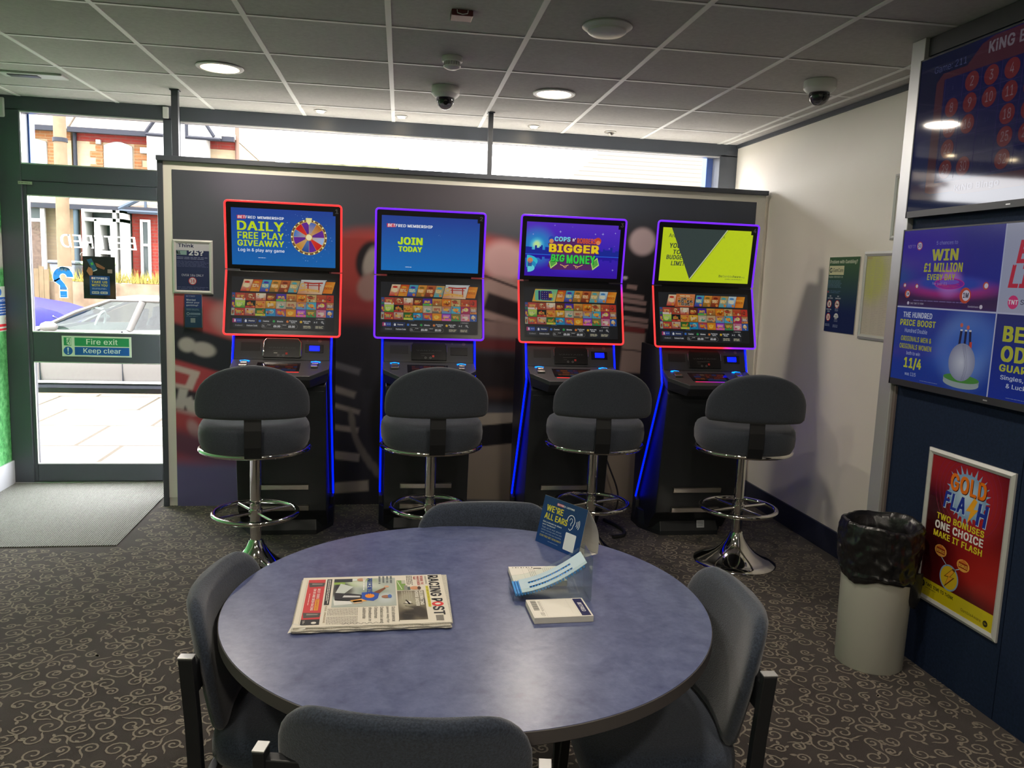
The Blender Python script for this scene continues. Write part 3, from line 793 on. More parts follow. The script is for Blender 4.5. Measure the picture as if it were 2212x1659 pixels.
def game_tile(c, x, y, w, h, bgc, ac, lv, n):
    rnd = random.Random(n*7+3)
    c.rect(x, y, x+w, y+h, bgc, lv, top=ac if n % 3 == 0 else bgc)
    c.rect(x, y, x+w, y+h*.28, ac, lv+1) if n % 4 == 1 else c.disc(x+w*rnd.uniform(.35, .6), y+h*rnd.uniform(.35, .65), w*.26, ac, lv+1, 10, h*.28)
    for k in range(3):
        xx = x+w*rnd.uniform(.12, .8); yy = y+h*rnd.uniform(.15, .8)
        c.disc(xx, yy, w*.09, rnd.choice(['#c87838', '#d8a038', bgc, '#c83a28', '#5a2814', '#a8481c', '#d8c8a0']), lv+2, 7, h*.12)
    c.greek(x+w*.16, y+h*.36, x+w*.86, y+h*.72, 2, rnd.choice(['#e0b860', '#e8b030', '#d8d0b8', '#c84028', '#f0c040', '#a83020']), lv+3, .62, .2)
    if n % 2: c.disc(x+w*.82, y+h*.20, h*.13, '#e08838', lv+4, 9)
def slant(c, x, y, w, h, bgc, ac, lv, n, k=.26):
    s_ = h*k
    c.quad([(x, y), (x+w, y), (x+w+s_, y+h), (x+s_, y+h)], [bgc, bgc, ac, ac], lv)
    c.disc(x+w*.5+s_*.5, y+h*.5, w*.34, ac, lv+1, 10, h*.2); c.disc(x+w*.5+s_*.6, y+h*.78, w*.3, bgc, lv+2, 8, h*.1)
    c.greek(x+w*.15+s_*.3, y+h*.36, x+w*.9+s_*.3, y+h*.64, 3, '#f4e2a8', lv+3, .6)
    c.disc(x+w*.80, y+h*.14, w*.17, '#e08838', lv+4, 10)
SWd, SHl = .560, .300
def game_menu(c, n):
    W, H = SWd, SHl
    c.rect(0, 0, W, H, '#1b1d20', 0, top='#26282b')
    # featured row
    feat = [('#d03828', '#f0d8b0'), ('#e8a030', '#c84820'), ('#4a30a0', '#50b0c0'), ('#8a6a28', '#e89838'), ('#7a2a18', '#c86830'), ('#48a8b0', '#c8a050'), ('#4a88c0', '#d0e0e0')]
    x = .047; y = .218; h = .068; w = .0505
    order = {1: [0, 1, 2, 3, 4, 5, 'torii', 'gold'], 2: [0, 1, 2, 3, 4, 5, 'torii', 'gold'], 3: ['fish', 1, 2, 3, 4, 5, 6, 'gold'], 4: [0, 'reel', 2, 3, 4, 5, 6, 'gold']}[n]
    for k in order:
        if k == 'torii':
            s_ = h*.3; c.quad([(x, y-.006), (x+.135, y-.006), (x+.135+s_, y+h+.004), (x+s_, y+h+.004)], ['#d88850', '#e8c8a0', '#d8e0e0', '#c8d0c8'], 1)
            for u in (.055, .115): c.rect(x+u, y+.005, x+u+.007, y+h-.008, '#b83020', 2)
            c.line([(x+.035, y+h-.008), (x+.085, y+h-.012), (x+.14, y+h-.008)], .008, '#c03020', 3); c.rect(x+.048, y+h-.026, x+.13, y+h-.021, '#b83020', 3)
            c.ring(x+.030, y+.042, .010, .015, '#e8b848', 4, 12); c.line([(x+.01, y+.012), (x+.045, y+.02), (x+.12, y+.012)], .012, '#e8a848', 4)
            c.text('Sakura', x+.042, y+.004, x+.115, y+.026, '#f0c070', 5, .02); c.line([(x+s_, y+h+.005), (x+.14+s_, y+h+.007)], .004, '#f0f4f0', 3)
            x += .139
        elif k == 'fish':
            s_ = h*.3; c.quad([(x, y-.004), (x+.135, y-.004), (x+.135+s_, y+h+.004), (x+s_, y+h+.004)], ['#e8a838', '#e8c060', '#58c890', '#e8b840'], 1)
            c.rrect(x+.018, y+.002, x+.128, y+h-.002, .010, '#70c8a0', 2); c.rrect(x+.052, y+.006, x+.120, y+h-.006, .008, '#2a1a6a', 3); c.rrect(x+.038, y+.006, x+.050, y+h-.006, .004, '#2a1a6a', 3)
            for i_ in range(5):
                for j_ in range(4): c.disc(x+.062+i_*.013, y+.014+j_*.013, .0018, '#f0f0ff' if (i_+j_) % 3 else '#f0c838', 4, 6)
            c.rect(x+.10, y+.022, x+.124, y+.046, '#e8c838', 5); x += .139
        elif k == 'reel':
            s_ = h*.2; c.quad([(x, y-.006), (x+.118, y-.006), (x+.118+s_, y+h+.006), (x+s_, y+h+.006)], ['#c85828', '#b84828', '#e89058', '#d87838'], 1)
            c.rect(x+.02, y+.002, x+.116, y+.054, '#e0b088', 2)
            for i_ in range(5):
                for j_ in range(3):
                    dk = (i_*3+j_*2) % 4 != 0 and not (i_ > 2 and j_ == 2); c.rect(x+.023+i_*.0186, y+.005+j_*.016, x+.039+i_*.0186, y+.0195+j_*.016, '#141414' if dk else '#d87028', 3)
                    c.text(random.choice(['10', 'K', 'Q', 'J']), x+.026+i_*.0186, y+.0085+j_*.016, x+.036+i_*.0186, y+.0165+j_*.016, '#f0e8d0' if dk else '#58b048', 4, .02)
            c.greek(x+.035, y+.058, x+.10, y+.067, 1, '#f0d8a0', 3, .8); x += .122
        elif k == 'gold':
            s_ = h*.26; c.quad([(x, y), (x+.052, y), (x+.052+s_, y+h), (x+s_, y+h)], ['#e87818', '#f09028', '#f0a030', '#e07010'], 1)
            c.text('GOLD', x+.011, y+.024, x+.053, y+.036, '#8a3008', 2, .03); c.text('ROYAL', x+.014, y+.040, x+.053, y+.048, '#f8d060', 2, .02); x += .055
        else:
            slant(c, x, y, w-.001, h, *feat[k], 1, k); x += w+.0005
    # three rows of tiles, cut at both ends
    tw = .0548; x0 = .022
    for j, key in enumerate(('r1', 'r2', 'r3')):
        y = .166-j*.0435; row = TILE[key]
        for i in range(11):
            if i == 0: xa, xb = .004, x0-.001
            elif i == 10: xa, xb = x0+9*tw, W-.006
            else: xa, xb = x0+(i-1)*tw, x0+i*tw-.0014
            game_tile(c, xa, y, xb-xa, .0420, row[i][0], row[i][1], 1, j*11+i)
    c.text('100/1', x0+.006, .137, x0+.048, .150, '#c8e868', 6, .04); c.text('20p', x0+tw+.016, .140, x0+tw+.038, .150, '#c84038', 6, .04); c.text('ROULETTE', x0+tw+.007, .127, x0+tw+.047, .136, '#c84038', 6, .03)
    c.text('PIGGY', x0+6*tw+.008, .100, x0+6*tw+.047, .113, '#f090d8', 6, .05); c.text('GOLD', x0+6*tw+.010, .172, x0+6*tw+.045, .184, '#8a3008', 6, .05)
    c.rect(.16, .0735, .192, .0758, '#4a78c8', 1); c.rect(.16, .0745, .42, .0750, '#3a3e44', 1)
    # menu bar
    c.rrect(.012, .038, .062, .062, .003, '#2a4a9a', 1); c.quad([(.013, .039), (.036, .039), (.030, .061), (.013, .061)], ['#c83048', '#7a3880', '#5a3a90', '#c83048'], 2); c.text('B', .022, .043, .030, .057, '#ffffff', 3, .05); c.greek(.037, .047, .060, .054, 2, '#a0b0e0', 3, .5)
    x = .068
    for lab, ic, w in (('Home', '#e8ecf0', .076), ('Casino', '#3a78d8', .074), ('Slots', '#30a850', .072), ('Fortune', '#e08038', .072), ('Slots with', '#e8b828', .072)):
        c.quad([(x, .038), (x+w-.008, .038), (x+w-.002, .062), (x+.004, .062)], ['#2c3036']*4, 1)
        if lab == 'Home': c.quad([(x, .038), (x+w-.008, .038), (x+w-.002, .062), (x+.004, .062)], ['#2a4aa0']*4, 2); c.quad([(x+.0015, .0395), (x+w-.009, .0395), (x+w-.004, .0605), (x+.005, .0605)], ['#25304a']*4, 3)
        if lab == 'Home': c.poly([(x+.008, .050), (x+.015, .058), (x+.022, .050), (x+.020, .050), (x+.020, .042), (x+.010, .042), (x+.010, .050)], ic, 4)
        else: c.disc(x+.013, .050, .0068, ic, 4, 12)
        if lab in ('Home', 'Casino', 'Slots'): c.text(lab, x+.030, .046, x+.062, .054, '#f0f0f0', 4, .035)
        else: c.text(lab, x+.024, .051, x+.064, .058, '#f0f0f0', 4, .035); c.text('Spins' if lab == 'Fortune' else 'Pots', x+.032, .041, x+.055, .0485, '#f0f0f0', 4, .035)
        x += w+.001
    c.rrect(.442, .038, .474, .062, .003, '#2c3036', 1); c.text('A-Z', .449, .046, .467, .054, '#f0f0f0', 2, .035)
    c.rrect(.480, .038, .512, .062, .003, '#2c3036', 1); c.ring(.494, .052, .0035, .0055, '#f0f0f0', 2, 12); c.line([(.498, .048), (.504, .042)], .0024, '#f0f0f0', 2)
    c.text('INSPIRED', .468, .0665, .505, .0715, '#e0e0e0', 2, .02); c.disc(.462, .069, .0018, '#e0e0e0', 2, 8)
    # money row
    for xa, xb, lab in ((.016, .078, 'Collect'), (.084, .150, 'Fortune Code')):
        c.rrect(xa, .012, xb, .034, .003, '#2c3036', 1); c.text(lab, xa+.012 if lab == 'Collect' else xa+.005, .019, xb-.012 if lab == 'Collect' else xb-.005, .027, '#a8a8a8' if lab == 'Collect' else '#f0f0f0', 2, .03)
    c.rrect(.166, .010, .362, .035, .012, '#8a8a80', 1); c.rrect(.1672, .0112, .3608, .0338, .011, '#202226', 2)
    c.line([(.186, .011), (.202, .034)], .001, '#8a8a80', 3); c.line([(.276, .011), (.276, .034)], .001, '#8a8a80', 3)
    c.text('No', .172, .023, .183, .028, '#e0e0e0', 3, .02); c.text('Credit', .170, .016, .185, .021, '#e0e0e0', 3, .02)
    c.text('Credit', .200, .027, .216, .032, '#e0e0e0', 3, .02); c.text('£0.00', .232, .016, .268, .028, '#ffffff', 3, .04); c.text('Reward', .281, .027, .300, .032, '#e0e0e0', 3, .02); c.text('£0.00', .312, .016, .346, .028, '#ffffff', 3, .04)
    for xa in (.384, .450):
        c.rrect(xa, .010, xa+.058, .034, .003, '#2c3036', 1); c.greek(xa+.008, .014, xa+.052, .030, 3, '#d8d0b0', 2, .45, .2)
UW, UH = .560, .310
def top_screen(c, n):
    W, H = UW, UH
    if n == 1:
        c.rect(0, 0, W, H, '#1668b4', 0, top='#24449c')
        c.poly([(.032, .250), (.078, .252), (.074, .272), (.030, .270)], '#c83050', 1); c.text('BETFRED', .035, .254, .128, .268, '#ffffff', 2, .03, .12); c.text('MEMBERSHIP', .140, .254, .280, .268, '#ffffff', 2, .035)
        c.text('DAILY', .030, .190, .280, .240, '#c8e020', 2, .045); c.text('FREE PLAY', .032, .144, .278, .181, '#c8e020', 2, .045); c.text('GIVEAWAY', .030, .104, .280, .137, '#c8e020', 2, .045)
        c.text('Log in & play any game', .034, .070, .282, .092, '#f0f4ff', 2, .025); c.greek(.14, .040, .182, .044, 1, '#d0d8f0', 1, .7)
        cx, cy, r = .415, .165, .098
        c.disc(cx, cy, r, '#a88458', 1, 40); c.ring(cx, cy, r*.90, r*.98, '#6a5038', 2, 40); c.disc(cx, cy, r*.88, '#e0b050', 3, 40)
        cols = ['#4468b8', '#b86a20', '#6a2a98', '#9ab8e8', '#c82020', '#6a2a98', '#2a4a90', '#c88828', '#6a2a98', '#3a78c8', '#c82020', '#6a2a98']
        for k in range(12):
            a0 = 90-k*30-15+15; c.disc(cx, cy, r*.85, cols[k], 4, 6, None, a0-29.5, a0-.5, mid={'#c82020': '#e04030', '#6a2a98': '#5a2a88', '#2a4a90': '#5a80b8'}.get(cols[k], '#c8a878'))
        for k in range(20):
            a = 2*PI*k/20; c.disc(cx+r*.95*math.cos(a), cy+r*.95*math.sin(a), .005, '#f8f0a0', 5, 8)
        c.disc(cx, cy, .020, '#c89848', 6, 20); c.disc(cx, cy, .016, '#f4e8b8', 7, 20)
        c.poly([(cx-.017, cy+r+.008), (cx-.014, cy+r-.012), (cx, cy+r-.030), (cx+.014, cy+r-.012), (cx+.017, cy+r+.008)], '#e8e098', 8)
        for _ in range(40):
            a = random.uniform(0, 2*PI); rr = r*random.uniform(1.08, 1.45); c.disc(cx+rr*math.cos(a), cy+rr*math.sin(a), random.choice((.0008, .0012, .002)), '#a8c8f0', 2, 6)
    if n == 2:
        c.rect(0, 0, W, H, '#1872c0', 0, top='#26429a')
        c.poly([(.030, .243), (.078, .245), (.074, .266), (.028, .264)], '#c83050', 1); c.text('BETFRED', .034, .247, .136, .263, '#ffffff', 2, .03, .12); c.text('MEMBERSHIP', .146, .247, .288, .263, '#ffffff', 2, .035)
        for d, col in ((.003, '#7ab038'), (0, '#c8e828')):
            c.text('JOIN', .092+d, .150-d/2, .232+d, .192-d/2, col, 2 if d else 3, .06); c.text('TODAY', .096+d, .110-d/2, .230+d, .140-d/2, col, 2 if d else 3, .055)
        c.greek(.138, .020, .178, .0245, 1, '#d0d8f0', 1, .7)
        for x, y, r_ in ((.325, .21, .0015), (.335, .205, .001), (.33, .213, .0008)): c.disc(x, y, r_, '#a8c8f0', 1, 6)
    if n == 3:
        c.grid(paint('#3a24b8', [('g', .15, .31, '#5a30c8'), ('g', .14, -.02, '#3a10a8'), ('e', .065, .17, .09, .09, 0, '#2a88d0', .10), ('e', .065, .18, .035, .035, 0, '#58c8e0', .03), ('e', .065, .182, .02, .02, 0, '#c8f0a0', .012), ('e', .28, .09, .10, .05, 0, '#4a2ad0', .10)]), 0, 0, W, H, 60, 34)
        x = 0
        while x < W-.001:
            w = random.uniform(.008, .020); w = min(w, W-x); h = random.uniform(.016, .050) if not .2 < x < .34 else .02
            c.rect(x, .128, x+w, .132+h, '#1c2a9a', 1); c.rect(x, .124-h*.6, x+w, .124, '#2818a0', 1); x += w
        c.rect(0, .1235, W, .1275, '#2a68e0', 2)
        for x, y, r_ in ((.04, .24, .006), (.20, .26, .009), (.165, .295, .005), (.27, .29, .003), (.41, .255, .006), (.455, .257, .009), (.53, .265, .006), (.50, .175, .005), (.53, .05, .007), (.53, .19, .003)):
            c.poly([(x-r_, y), (x-r_*.15, y+r_*.15), (x, y+r_), (x+r_*.15, y+r_*.15), (x+r_, y), (x+r_*.15, y-r_*.15), (x, y-r_), (x-r_*.15, y-r_*.15)], '#b8b8f8', 1)
        for k, col in enumerate(('#38c0d8', '#2890c8', '#68d8e0')):
            c.disc(.01+.004*k, .085-.02*k, .065-.012*k, col, 3+k, 16, .035-.006*k, -90, 90)
        c.disc(.03, .09, .016, '#d88850', 6, 12); c.rect(.018, .055, .042, .085, '#385898', 6)
        # plain emblem behind the title
        c.poly([(.135, .06), (.16, .04), (.40, .045), (.435, .07), (.41, .13), (.435, .20), (.36, .225), (.20, .225), (.13, .19), (.155, .13)], '#5a2868', 7)
        for x in (.142, .395): c.poly([(x, .085), (x+.012, .045), (x+.05, .075), (x+.036, .12)], '#b8e070', 8); c.poly([(x+.004, .088), (x+.014, .055), (x+.044, .078), (x+.034, .11)], '#5aa848', 9)
        c.text('COPS', .168, .205, .262, .232, '#78d8f0', 9, .07); c.text("n'", .275, .208, .293, .228, '#f0e8f0', 9, .06); c.text('ROBBERS', .303, .198, .416, .228, '#e05828', 9, .06)
        for d, col, l_ in ((.0028, '#a04818', 9), (0, '#f0d020', 10)): c.text('BIGGER', .138+d, .142-d, .437+d, .190-d, col, l_, .075)
        c.poly([(.15, .085), (.20, .095), (.20, .14), (.15, .135)], '#5a2868', 8)
        for d, col, l_ in ((.0028, '#0a4a18', 9), (0, '#38d048', 10)): c.text('BIG', .152+d, .088-d, .232+d, .130-d, col, l_, .07, .08); c.text('MONEY', .248+d, .080-d, .420+d, .130-d, col, l_, .07, -.05)
        c.ring(.24, .062, .006, .009, '#e8b868', 11, 12, 180, 380); c.ring(.31, .062, .006, .009, '#e8b868', 11, 12, 160, 360); c.line([(.21, .072), (.235, .062), (.26, .07)], .004, '#e8b868', 11); c.line([(.29, .07), (.32, .062), (.345, .074)], .004, '#e8b868', 11)
        c.disc(.150, .215, .018, '#2848b8', 8, 12); c.disc(.150, .205, .013, '#d8905a', 9, 12); c.disc(.428, .216, .020, '#c84828', 8, 12); c.disc(.430, .206, .013, '#e08858', 9, 12)
    if n == 4:
        c.rect(0, 0, W, H, '#c4d820', 0)
        c.text('Are', .038, .254, .085, .276, '#3a4a38', 1, .01)
        for t_, x0, y0, x1, y1 in (('YOU', .046, .193, .115, .222), ('TO', .070, .158, .118, .184), ('BUDGET', .034, .127, .150, .153), ('LIMIT', .066, .092, .150, .118)): c.text(t_, x0, y0, x1, y1, '#38443a', 1, .045, .12)
        c.poly([(.052, H), (.190, .012), (.393, H)], '#384442', 3)
        c.line([(.190, .016), (.396, H)], .004, '#c8d0c0', 4); c.line([(.193, .010), (.402, H-.001)], .0015, '#38443a', 4)
        c.text('Be', .372, .033, .394, .047, '#4a5a30', 1, .03); c.text('Gamble', .396, .033, .456, .047, '#6a7a40', 1); c.text('Aware', .458, .033, .512, .047, '#4a5a30', 1, .03); c.text('.org', .513, .030, .535, .040, '#6a7a40', 1)
        c.text('GAMBLE RESPONSIBLY', .412, .020, .522, .026, '#5a6a38', 1, .02); c.text('s', .376, .262, .384, .272, '#3a4a38', 2)
    c.rect(W-.014, H-.022, W, H, '#0a0a0c', 12); 

RED, PUR, BLU = (1.0, .035, .035), (.14, .015, .85), (.0, .0, 1.0)
M['blue_led'] = mat('blue_led', (.0, .0, .2), .4, emit=((.0, .005, 1.0), 2.6))
M['cyan_led'] = mat('cyan_led', (.0, .1, .3), .4, emit=((.0, .16, 1.0), 3.2))
def mix(a, b, t): return tuple(a[i]*(1-t)+b[i]*t for i in range(3))
def machine(n, x, y, rz, topc, lowc, chrome, lit, label):
    t = thing('gaming_machine', label, 'gaming machine', (x, y, 0), rz, 'gaming machines along the partition')
    HW = .312
    ZT, ZM, ZB = 1.892, 1.520, 1.165; YT, YM, YBt = -.035, .0, -.105
    # display housings
    for nm, (ya, za), (yb, zb) in (('upper_display', (YM, ZM+.004), (YT, ZT)), ('lower_display', (YBt, ZB), (YM, ZM-.004))):
        d = Vector((0, yb-ya, zb-za)); L = d.length; d.normalize()
        m_ = face_matrix((0, ya, za), (1, 0, 0), d)
        disp = obj(nm, MB().box(-HW+.004, HW-.004, .003 if nm[0] == 'l' else 0, L-.003 if nm[0] == 'u' else L, -.035, 0, m_), M['gloss_black'], t, bevel=.004)
        c = Canvas()
        if nm[0] == 'u':
            top_screen(c, n); oy = L-.036-UH
            scr = c.build('screen', M['screen'], disp, m_ @ Matrix.Translation((-UW/2, oy, .0012)))
            c2 = Canvas(); c2.text(str(n), 0, 0, .018, .024, '#8a8c90', 1, .04); c2.build('machine_number', M['print'], disp, m_ @ Matrix.Translation((HW-.034, L-.044, .004)))
        else:
            game_menu(c, n); c.build('screen', M['menu_screen'], disp, m_ @ Matrix.Translation((-SWd/2, .030, .0012)))
        # light strip round three sides
        r_ = .016; pth = []; cols = []
        def arc(cx, cy, a0, a1):
            return [(cx+r_*math.cos(R(a0+(a1-a0)*k/4)), cy+r_*math.sin(R(a0+(a1-a0)*k/4))) for k in range(5)]
        if nm[0] == 'u': p2 = [(-HW, .0), (-HW, L*.5)]+arc(-HW+r_, L-r_, 180, 90)+[(-.1, L), (.1, L)]+arc(HW-r_, L-r_, 90, 0)+[(HW, L*.5), (HW, 0)]
        else: p2 = [(-HW, L), (-HW, L*.5)]+arc(-HW+r_, r_, 180, 270)+[(-.1, 0), (.10, 0), (.17, 0)]+arc(HW-r_, r_, 270, 360)+[(HW, L*.5), (HW, L*.78), (HW, L)]
        for px, py in p2:
            pth.append(tuple(m_ @ Vector((px, py, .002))))
            cols.append((topc if nm[0] == 'u' else lowc)(px, py/L))
        st = MB().tube(pth, .0055, 8, cols=cols)
        obj('light_strip', st, M['led'], t, use_col=True, smooth=60)
    # carcass behind the displays and body
    cab = MB()
    cab.prism([(-.06, 1.17), (.03, 1.50), (.005, 1.86), (.10, 1.86), (.20, 1.62), (.24, 1.2), (.24, .03), (.02, .03), (-.03, .10), (-.10, .16), (-.19, .90), (-.07, 1.0), (-.066, 1.155)][::-1], -.245, .245)
    obj('cabinet', cab, M['cab'], t, bevel=.006)
    # front door panel with seams
    fr = MB(); fr.prism([(-.104, .36), (-.096, .36), (-.150, .66), (-.158, .66)], -.235, .235); fr.prism([(-.160, .67), (-.152, .67), (-.186, .87), (-.194, .87)], -.235, .235)
    fr.prism([(-.099, .165), (-.085, .165), (-.100, .35), (-.108, .35)], -.235, .235)
    obj('front_door', fr, M['cab'], t, bevel=.002)
    # side fins whose front edge carries the blue light
    edge = [(-.066, 1.16), (-.128, .965), (-.134, .955), (-.128, .935), (.217, .177)]
    for sx in (-1, 1):
        fin = MB(); a, b = (.247, .272) if sx > 0 else (-.272, -.247)
        fin.prism([(.26, 1.16), (.26, .03), (.20, .03), (.19, .16)]+[(yy+.008, zz) for yy, zz in edge[::-1]], a, b)
        fo = obj('side_fin', fin, M['cab_grey'], t, bevel=.004)
        obj('edge_light', MB().tube([(sx*.266, yy, zz) for yy, zz in edge], .0052, 8), M['blue_led'], fo, smooth=60)
    # control panel: upright part with card slot, note slots
    m_ = face_matrix((0, -.118, 1.03), (1, 0, 0), (0, .052, .125))
    up = obj('control_panel', MB().box(-.258, .258, 0, .136, -.03, 0, m_), M['cab_grey'], t, bevel=.003)
    card = [(-.100, .012), (.100, .012), (.100, .100), (.084, .122), (-.084, .122), (-.100, .100)]
    obj('card_reader_plate', MB().prism(card, 0, .010, 'z', m_), M['gloss_black'], up, bevel=.002)
    c = Canvas(); c.text('VANTAGE', -.074, .066, .074, .073, '#54585c', 1, .0); c.line([(-.05, .050), (.03, .053)], .0015, '#6a6a6a', 1); c.rect(.018, .030, .030, .042, '#c84038', 1)
    c.ring(-.020, .026, .004, .006, '#8a8a8a', 1, 10); c.ring(.008, .026, .004, .006, '#8a8a8a', 1, 10); c.rect(-.045, .036, -.025, .041, '#c8c8c0' if chrome else '#3a3a3a', 1)
    c.build('plate_print', M['print'], up, m_ @ Matrix.Translation((0, 0, .0105)))
    if chrome:
        obj('chrome_surround', MB().tube([tuple(m_ @ Vector((px, py, .010))) for px, py in [(.101, .02), (.101, .101), (.085, .123), (-.085, .123), (-.101, .101), (-.101, .02)]], .0048, 8), M['chrome'], up, smooth=60)
    else:
        for s_ in (-1, 1): obj('chrome_edge', MB().tube([tuple(m_ @ Vector((s_*px, py, .008))) for px, py in [(.102, .06), (.102, .101)]], .002, 8), M['chrome'], up, smooth=60)
    obj('vent_slot', MB().box(-.222, -.118, .050, .100, -.002, .001, m_), M['black'], up)
    ns = obj('note_slot', MB().box(.124, .222, .046, .094, -.002, .003, m_), M['gloss_black'], up, bevel=.001)
    if lit:
        g = MB(); g.box(.146, .202, .056, .086, .002, .006, m_)
        obj('note_slot_light', g, M['blue_led'], ns, bevel=.006)
    c = Canvas(); c.text('G', .130, .112, .139, .122, '#7a7c80', 1, .0); c.build('letter_symbol', M['print'], up, m_ @ Matrix.Translation((0, 0, .0006)))
    c = Canvas(); c.ring(.202, .116, .0075, .009, '#9a7a78', 1, 16); c.text('18', .197, .1125, .207, .1195, '#9a7a78', 1, .02); c.line([(.196, .122), (.208, .110)], .0012, '#9a7a78', 1)
    c.build('age_symbol', M['print'], up, m_ @ Matrix.Translation((0, 0, .0006)))
    # deck
    deck = MB(); zt = lambda yy: 1.030+(yy+.118)*.33
    outl = [(-.262, -.10), (-.262, -.215), (-.165, -.310), (.165, -.310), (.262, -.215), (.262, -.10)]
    low = [(-.250, -.06), (-.250, -.19), (-.165, -.262), (.165, -.262), (.250, -.19), (.250, -.06)]
    vs = [(px, py, zt(py)) for px, py in outl]+[(px, py, zt(py)-.022) for px, py in outl]+[(px, py, zt(py)-.085) for px, py in low]
    fs = [(0, 1, 2, 3, 4, 5), (17, 16, 15, 14, 13, 12)]+[(k*6+6+i, k*6+6+(i+1) % 6, k*6+(i+1) % 6, k*6+i) for k in (0, 1) for i in range(6)]
    deck.add(vs, fs)
    dk = obj('control_deck', deck, M['cab_grey'], t, bevel=.003)
    sl = math.atan(.33); md = face_matrix((0, -.118, 1.0306), (1, 0, 0), (0, math.cos(sl), math.sin(sl)))
    # local y is towards the machine; deck spans y -.20 .. 0
    c = Canvas(); c.rect(-.125, -.145, .105, -.035, '#08090b', 0)
    rnd = random.Random(n)
    for j in range(3):
        x_ = -.10
        while x_ < .08:
            w_ = rnd.choice((.022, .03, .045)); c.rect(x_, -.072-j*.026, min(x_+w_-.003, .09), -.052-j*.026, rnd.choice(['#7a3a20', '#a85a28', '#4a3028', '#8a6a50', '#2a4a8a', '#5a3a70', '#a04028']), 1); x_ += w_
    c.rect(-.03, -.140, .085, -.118, '#23508a', 2)
    if n == 3: c.text('TOP UP', -.022, -.136, .06, -.122, '#c8b890', 3, .03)
    c.build('touch_pad', M['dim_screen'], dk, md)
    bar = Canvas(); c0 = '#ff2020' if n != 4 else '#ff2030'
    bar.quad([(-.115, -.158), (.105, -.158), (.105, -.152), (-.115, -.152)], [c0, '#6010ff' if n == 4 else c0, '#6010ff' if n == 4 else c0, c0], 2)
    if n in (1, 3, 4): bar.build('light_bar', M['led'], dk, md)
    for sx, ox in ((-1, -.195), (1, .185)):
        b_ = MB()
        for k, yy in enumerate((-.050, -.085)): b_.box(ox-.018-.004*k, ox+.018-.004*k*sx, yy-.013, yy+.011, .0, .012, md)
        obj('push_buttons', b_, M['steel'], dk, bevel=.003)
        a_ = MB(); a_.prism([(ox-.026, -.022), (ox, -.032), (ox+.026, -.022), (ox, -.014)], 0, .004, 'z', md)
        obj('arrow_light', a_, M['cyan_led'], dk)
    # kick plates and base
    for zz, yy in ((.325, -.128), (.200, -.118)):
        st = MB(); st.prism([(yy, zz), (yy-.012, zz-.004), (yy-.006, zz-.032), (yy+.030, zz-.036), (yy+.030, zz)][::-1], -.152, .148)
        obj('kick_plate', st, M['steel'], t, bevel=.0015)
    bs = MB(); out = [(-.272, .27), (-.272, .12), (-.185, -.045), (.185, -.045), (.272, .12), (.272, .27)]
    ins = [(-.268, .26), (-.268, .15), (-.18, .0), (.18, .0), (.268, .15), (.268, .26)]
    vs = [(a, b, 0) for a, b in out]+[(a, b, .028) for a, b in out]+[(a, b, .115) for a, b in ins]
    bs.add(vs, [(5, 4, 3, 2, 1, 0), (12, 13, 14, 15, 16, 17)]+[(k*6+i, k*6+(i+1) % 6, k*6+6+(i+1) % 6, k*6+6+i) for k in (0, 1) for i in range(6)])
    b_ = obj('base', bs, M['cab'], t, bevel=.003)
    if n in (1, 4):
        sx = -1 if n == 1 else 1
        c = Canvas(); c.rect(0, 0, .05, .045, '#b8bcc0', 0); c.greek(.006, .008, .044, .038, 3, '#8a9098', 1)
        o_ = Vector((-.255, .085, .035)) if n == 1 else Vector((.05, -.040, .045))
        c.build('rating_label', M['print'], b_, face_matrix(o_, (.087, -.165, 0) if n == 1 else (1, 0, 0), (0, .2, 1) if n == 4 else (0.25, .13, 1)))
    return t
allred = lambda u, v: RED
allpur = lambda u, v: PUR
machine(1, -.535, 4.67, 0, allred, allred, True, True, 'gaming machine edged in red light, prize wheel and DAILY FREE PLAY on its top screen')
machine(2, .280, 4.69, 0, allpur, allpur, False, False, 'gaming machine lit all round in purple, JOIN TODAY on its blue top screen')
machine(3, 1.105, 4.63, 0, allpur, lambda u, v: PUR if (u > .3 and v > .9) else (mix(RED, PUR, .2) if u > .3 and v > .7 else RED), False, True, 'gaming machine with a violet night skyline top screen, purple light above and red below')
machine(4, 1.897, 4.55, 0, allpur, lambda u, v: RED if u < .12 else (mix(RED, PUR, .8) if u < .2 else PUR), False, True, 'gaming machine nearest the cream wall with a yellow and dark green top screen')
def cable(path, r, label, cat='cable'):
    P = [Vector(p) for p in path]; out = []
    for i in range(len(P)-1):
        p0, p1, p2, p3 = P[max(i-1, 0)], P[i], P[i+1], P[min(i+2, len(P)-1)]
        for k in range(8):
            s_ = k/8; out.append(.5*((2*p1)+(-p0+p2)*s_+(2*p0-5*p1+4*p2-p3)*s_*s_+(-p0+3*p1-3*p2+p3)*s_**3))
    out.append(P[-1])
    return tag(obj('power_cable', MB().tube([tuple(p) for p in out], r, 6), M['rubber'], smooth=60), label, cat, 'black cables behind the machines')
cable([(1.46, 5.20, .70), (1.47, 5.17, .50), (1.54, 5.10, .30), (1.60, 5.05, .12), (1.55, 4.96, .012), (1.42, 4.98, .010)], .006, 'thin black cable hanging down between the third and fourth gaming machines')
cable([(1.44, 4.80, .012), (1.50, 4.62, .010), (1.48, 4.50, .010), (1.40, 4.46, .010)], .012, 'thick black cable lying on the carpet beside the fourth gaming machine')
cable([(.66, 4.95, .010), (.72, 4.80, .009), (.66, 4.66, .009), (.60, 4.62, .009)], .006, 'black cable curling on the carpet between the second and third gaming machines')

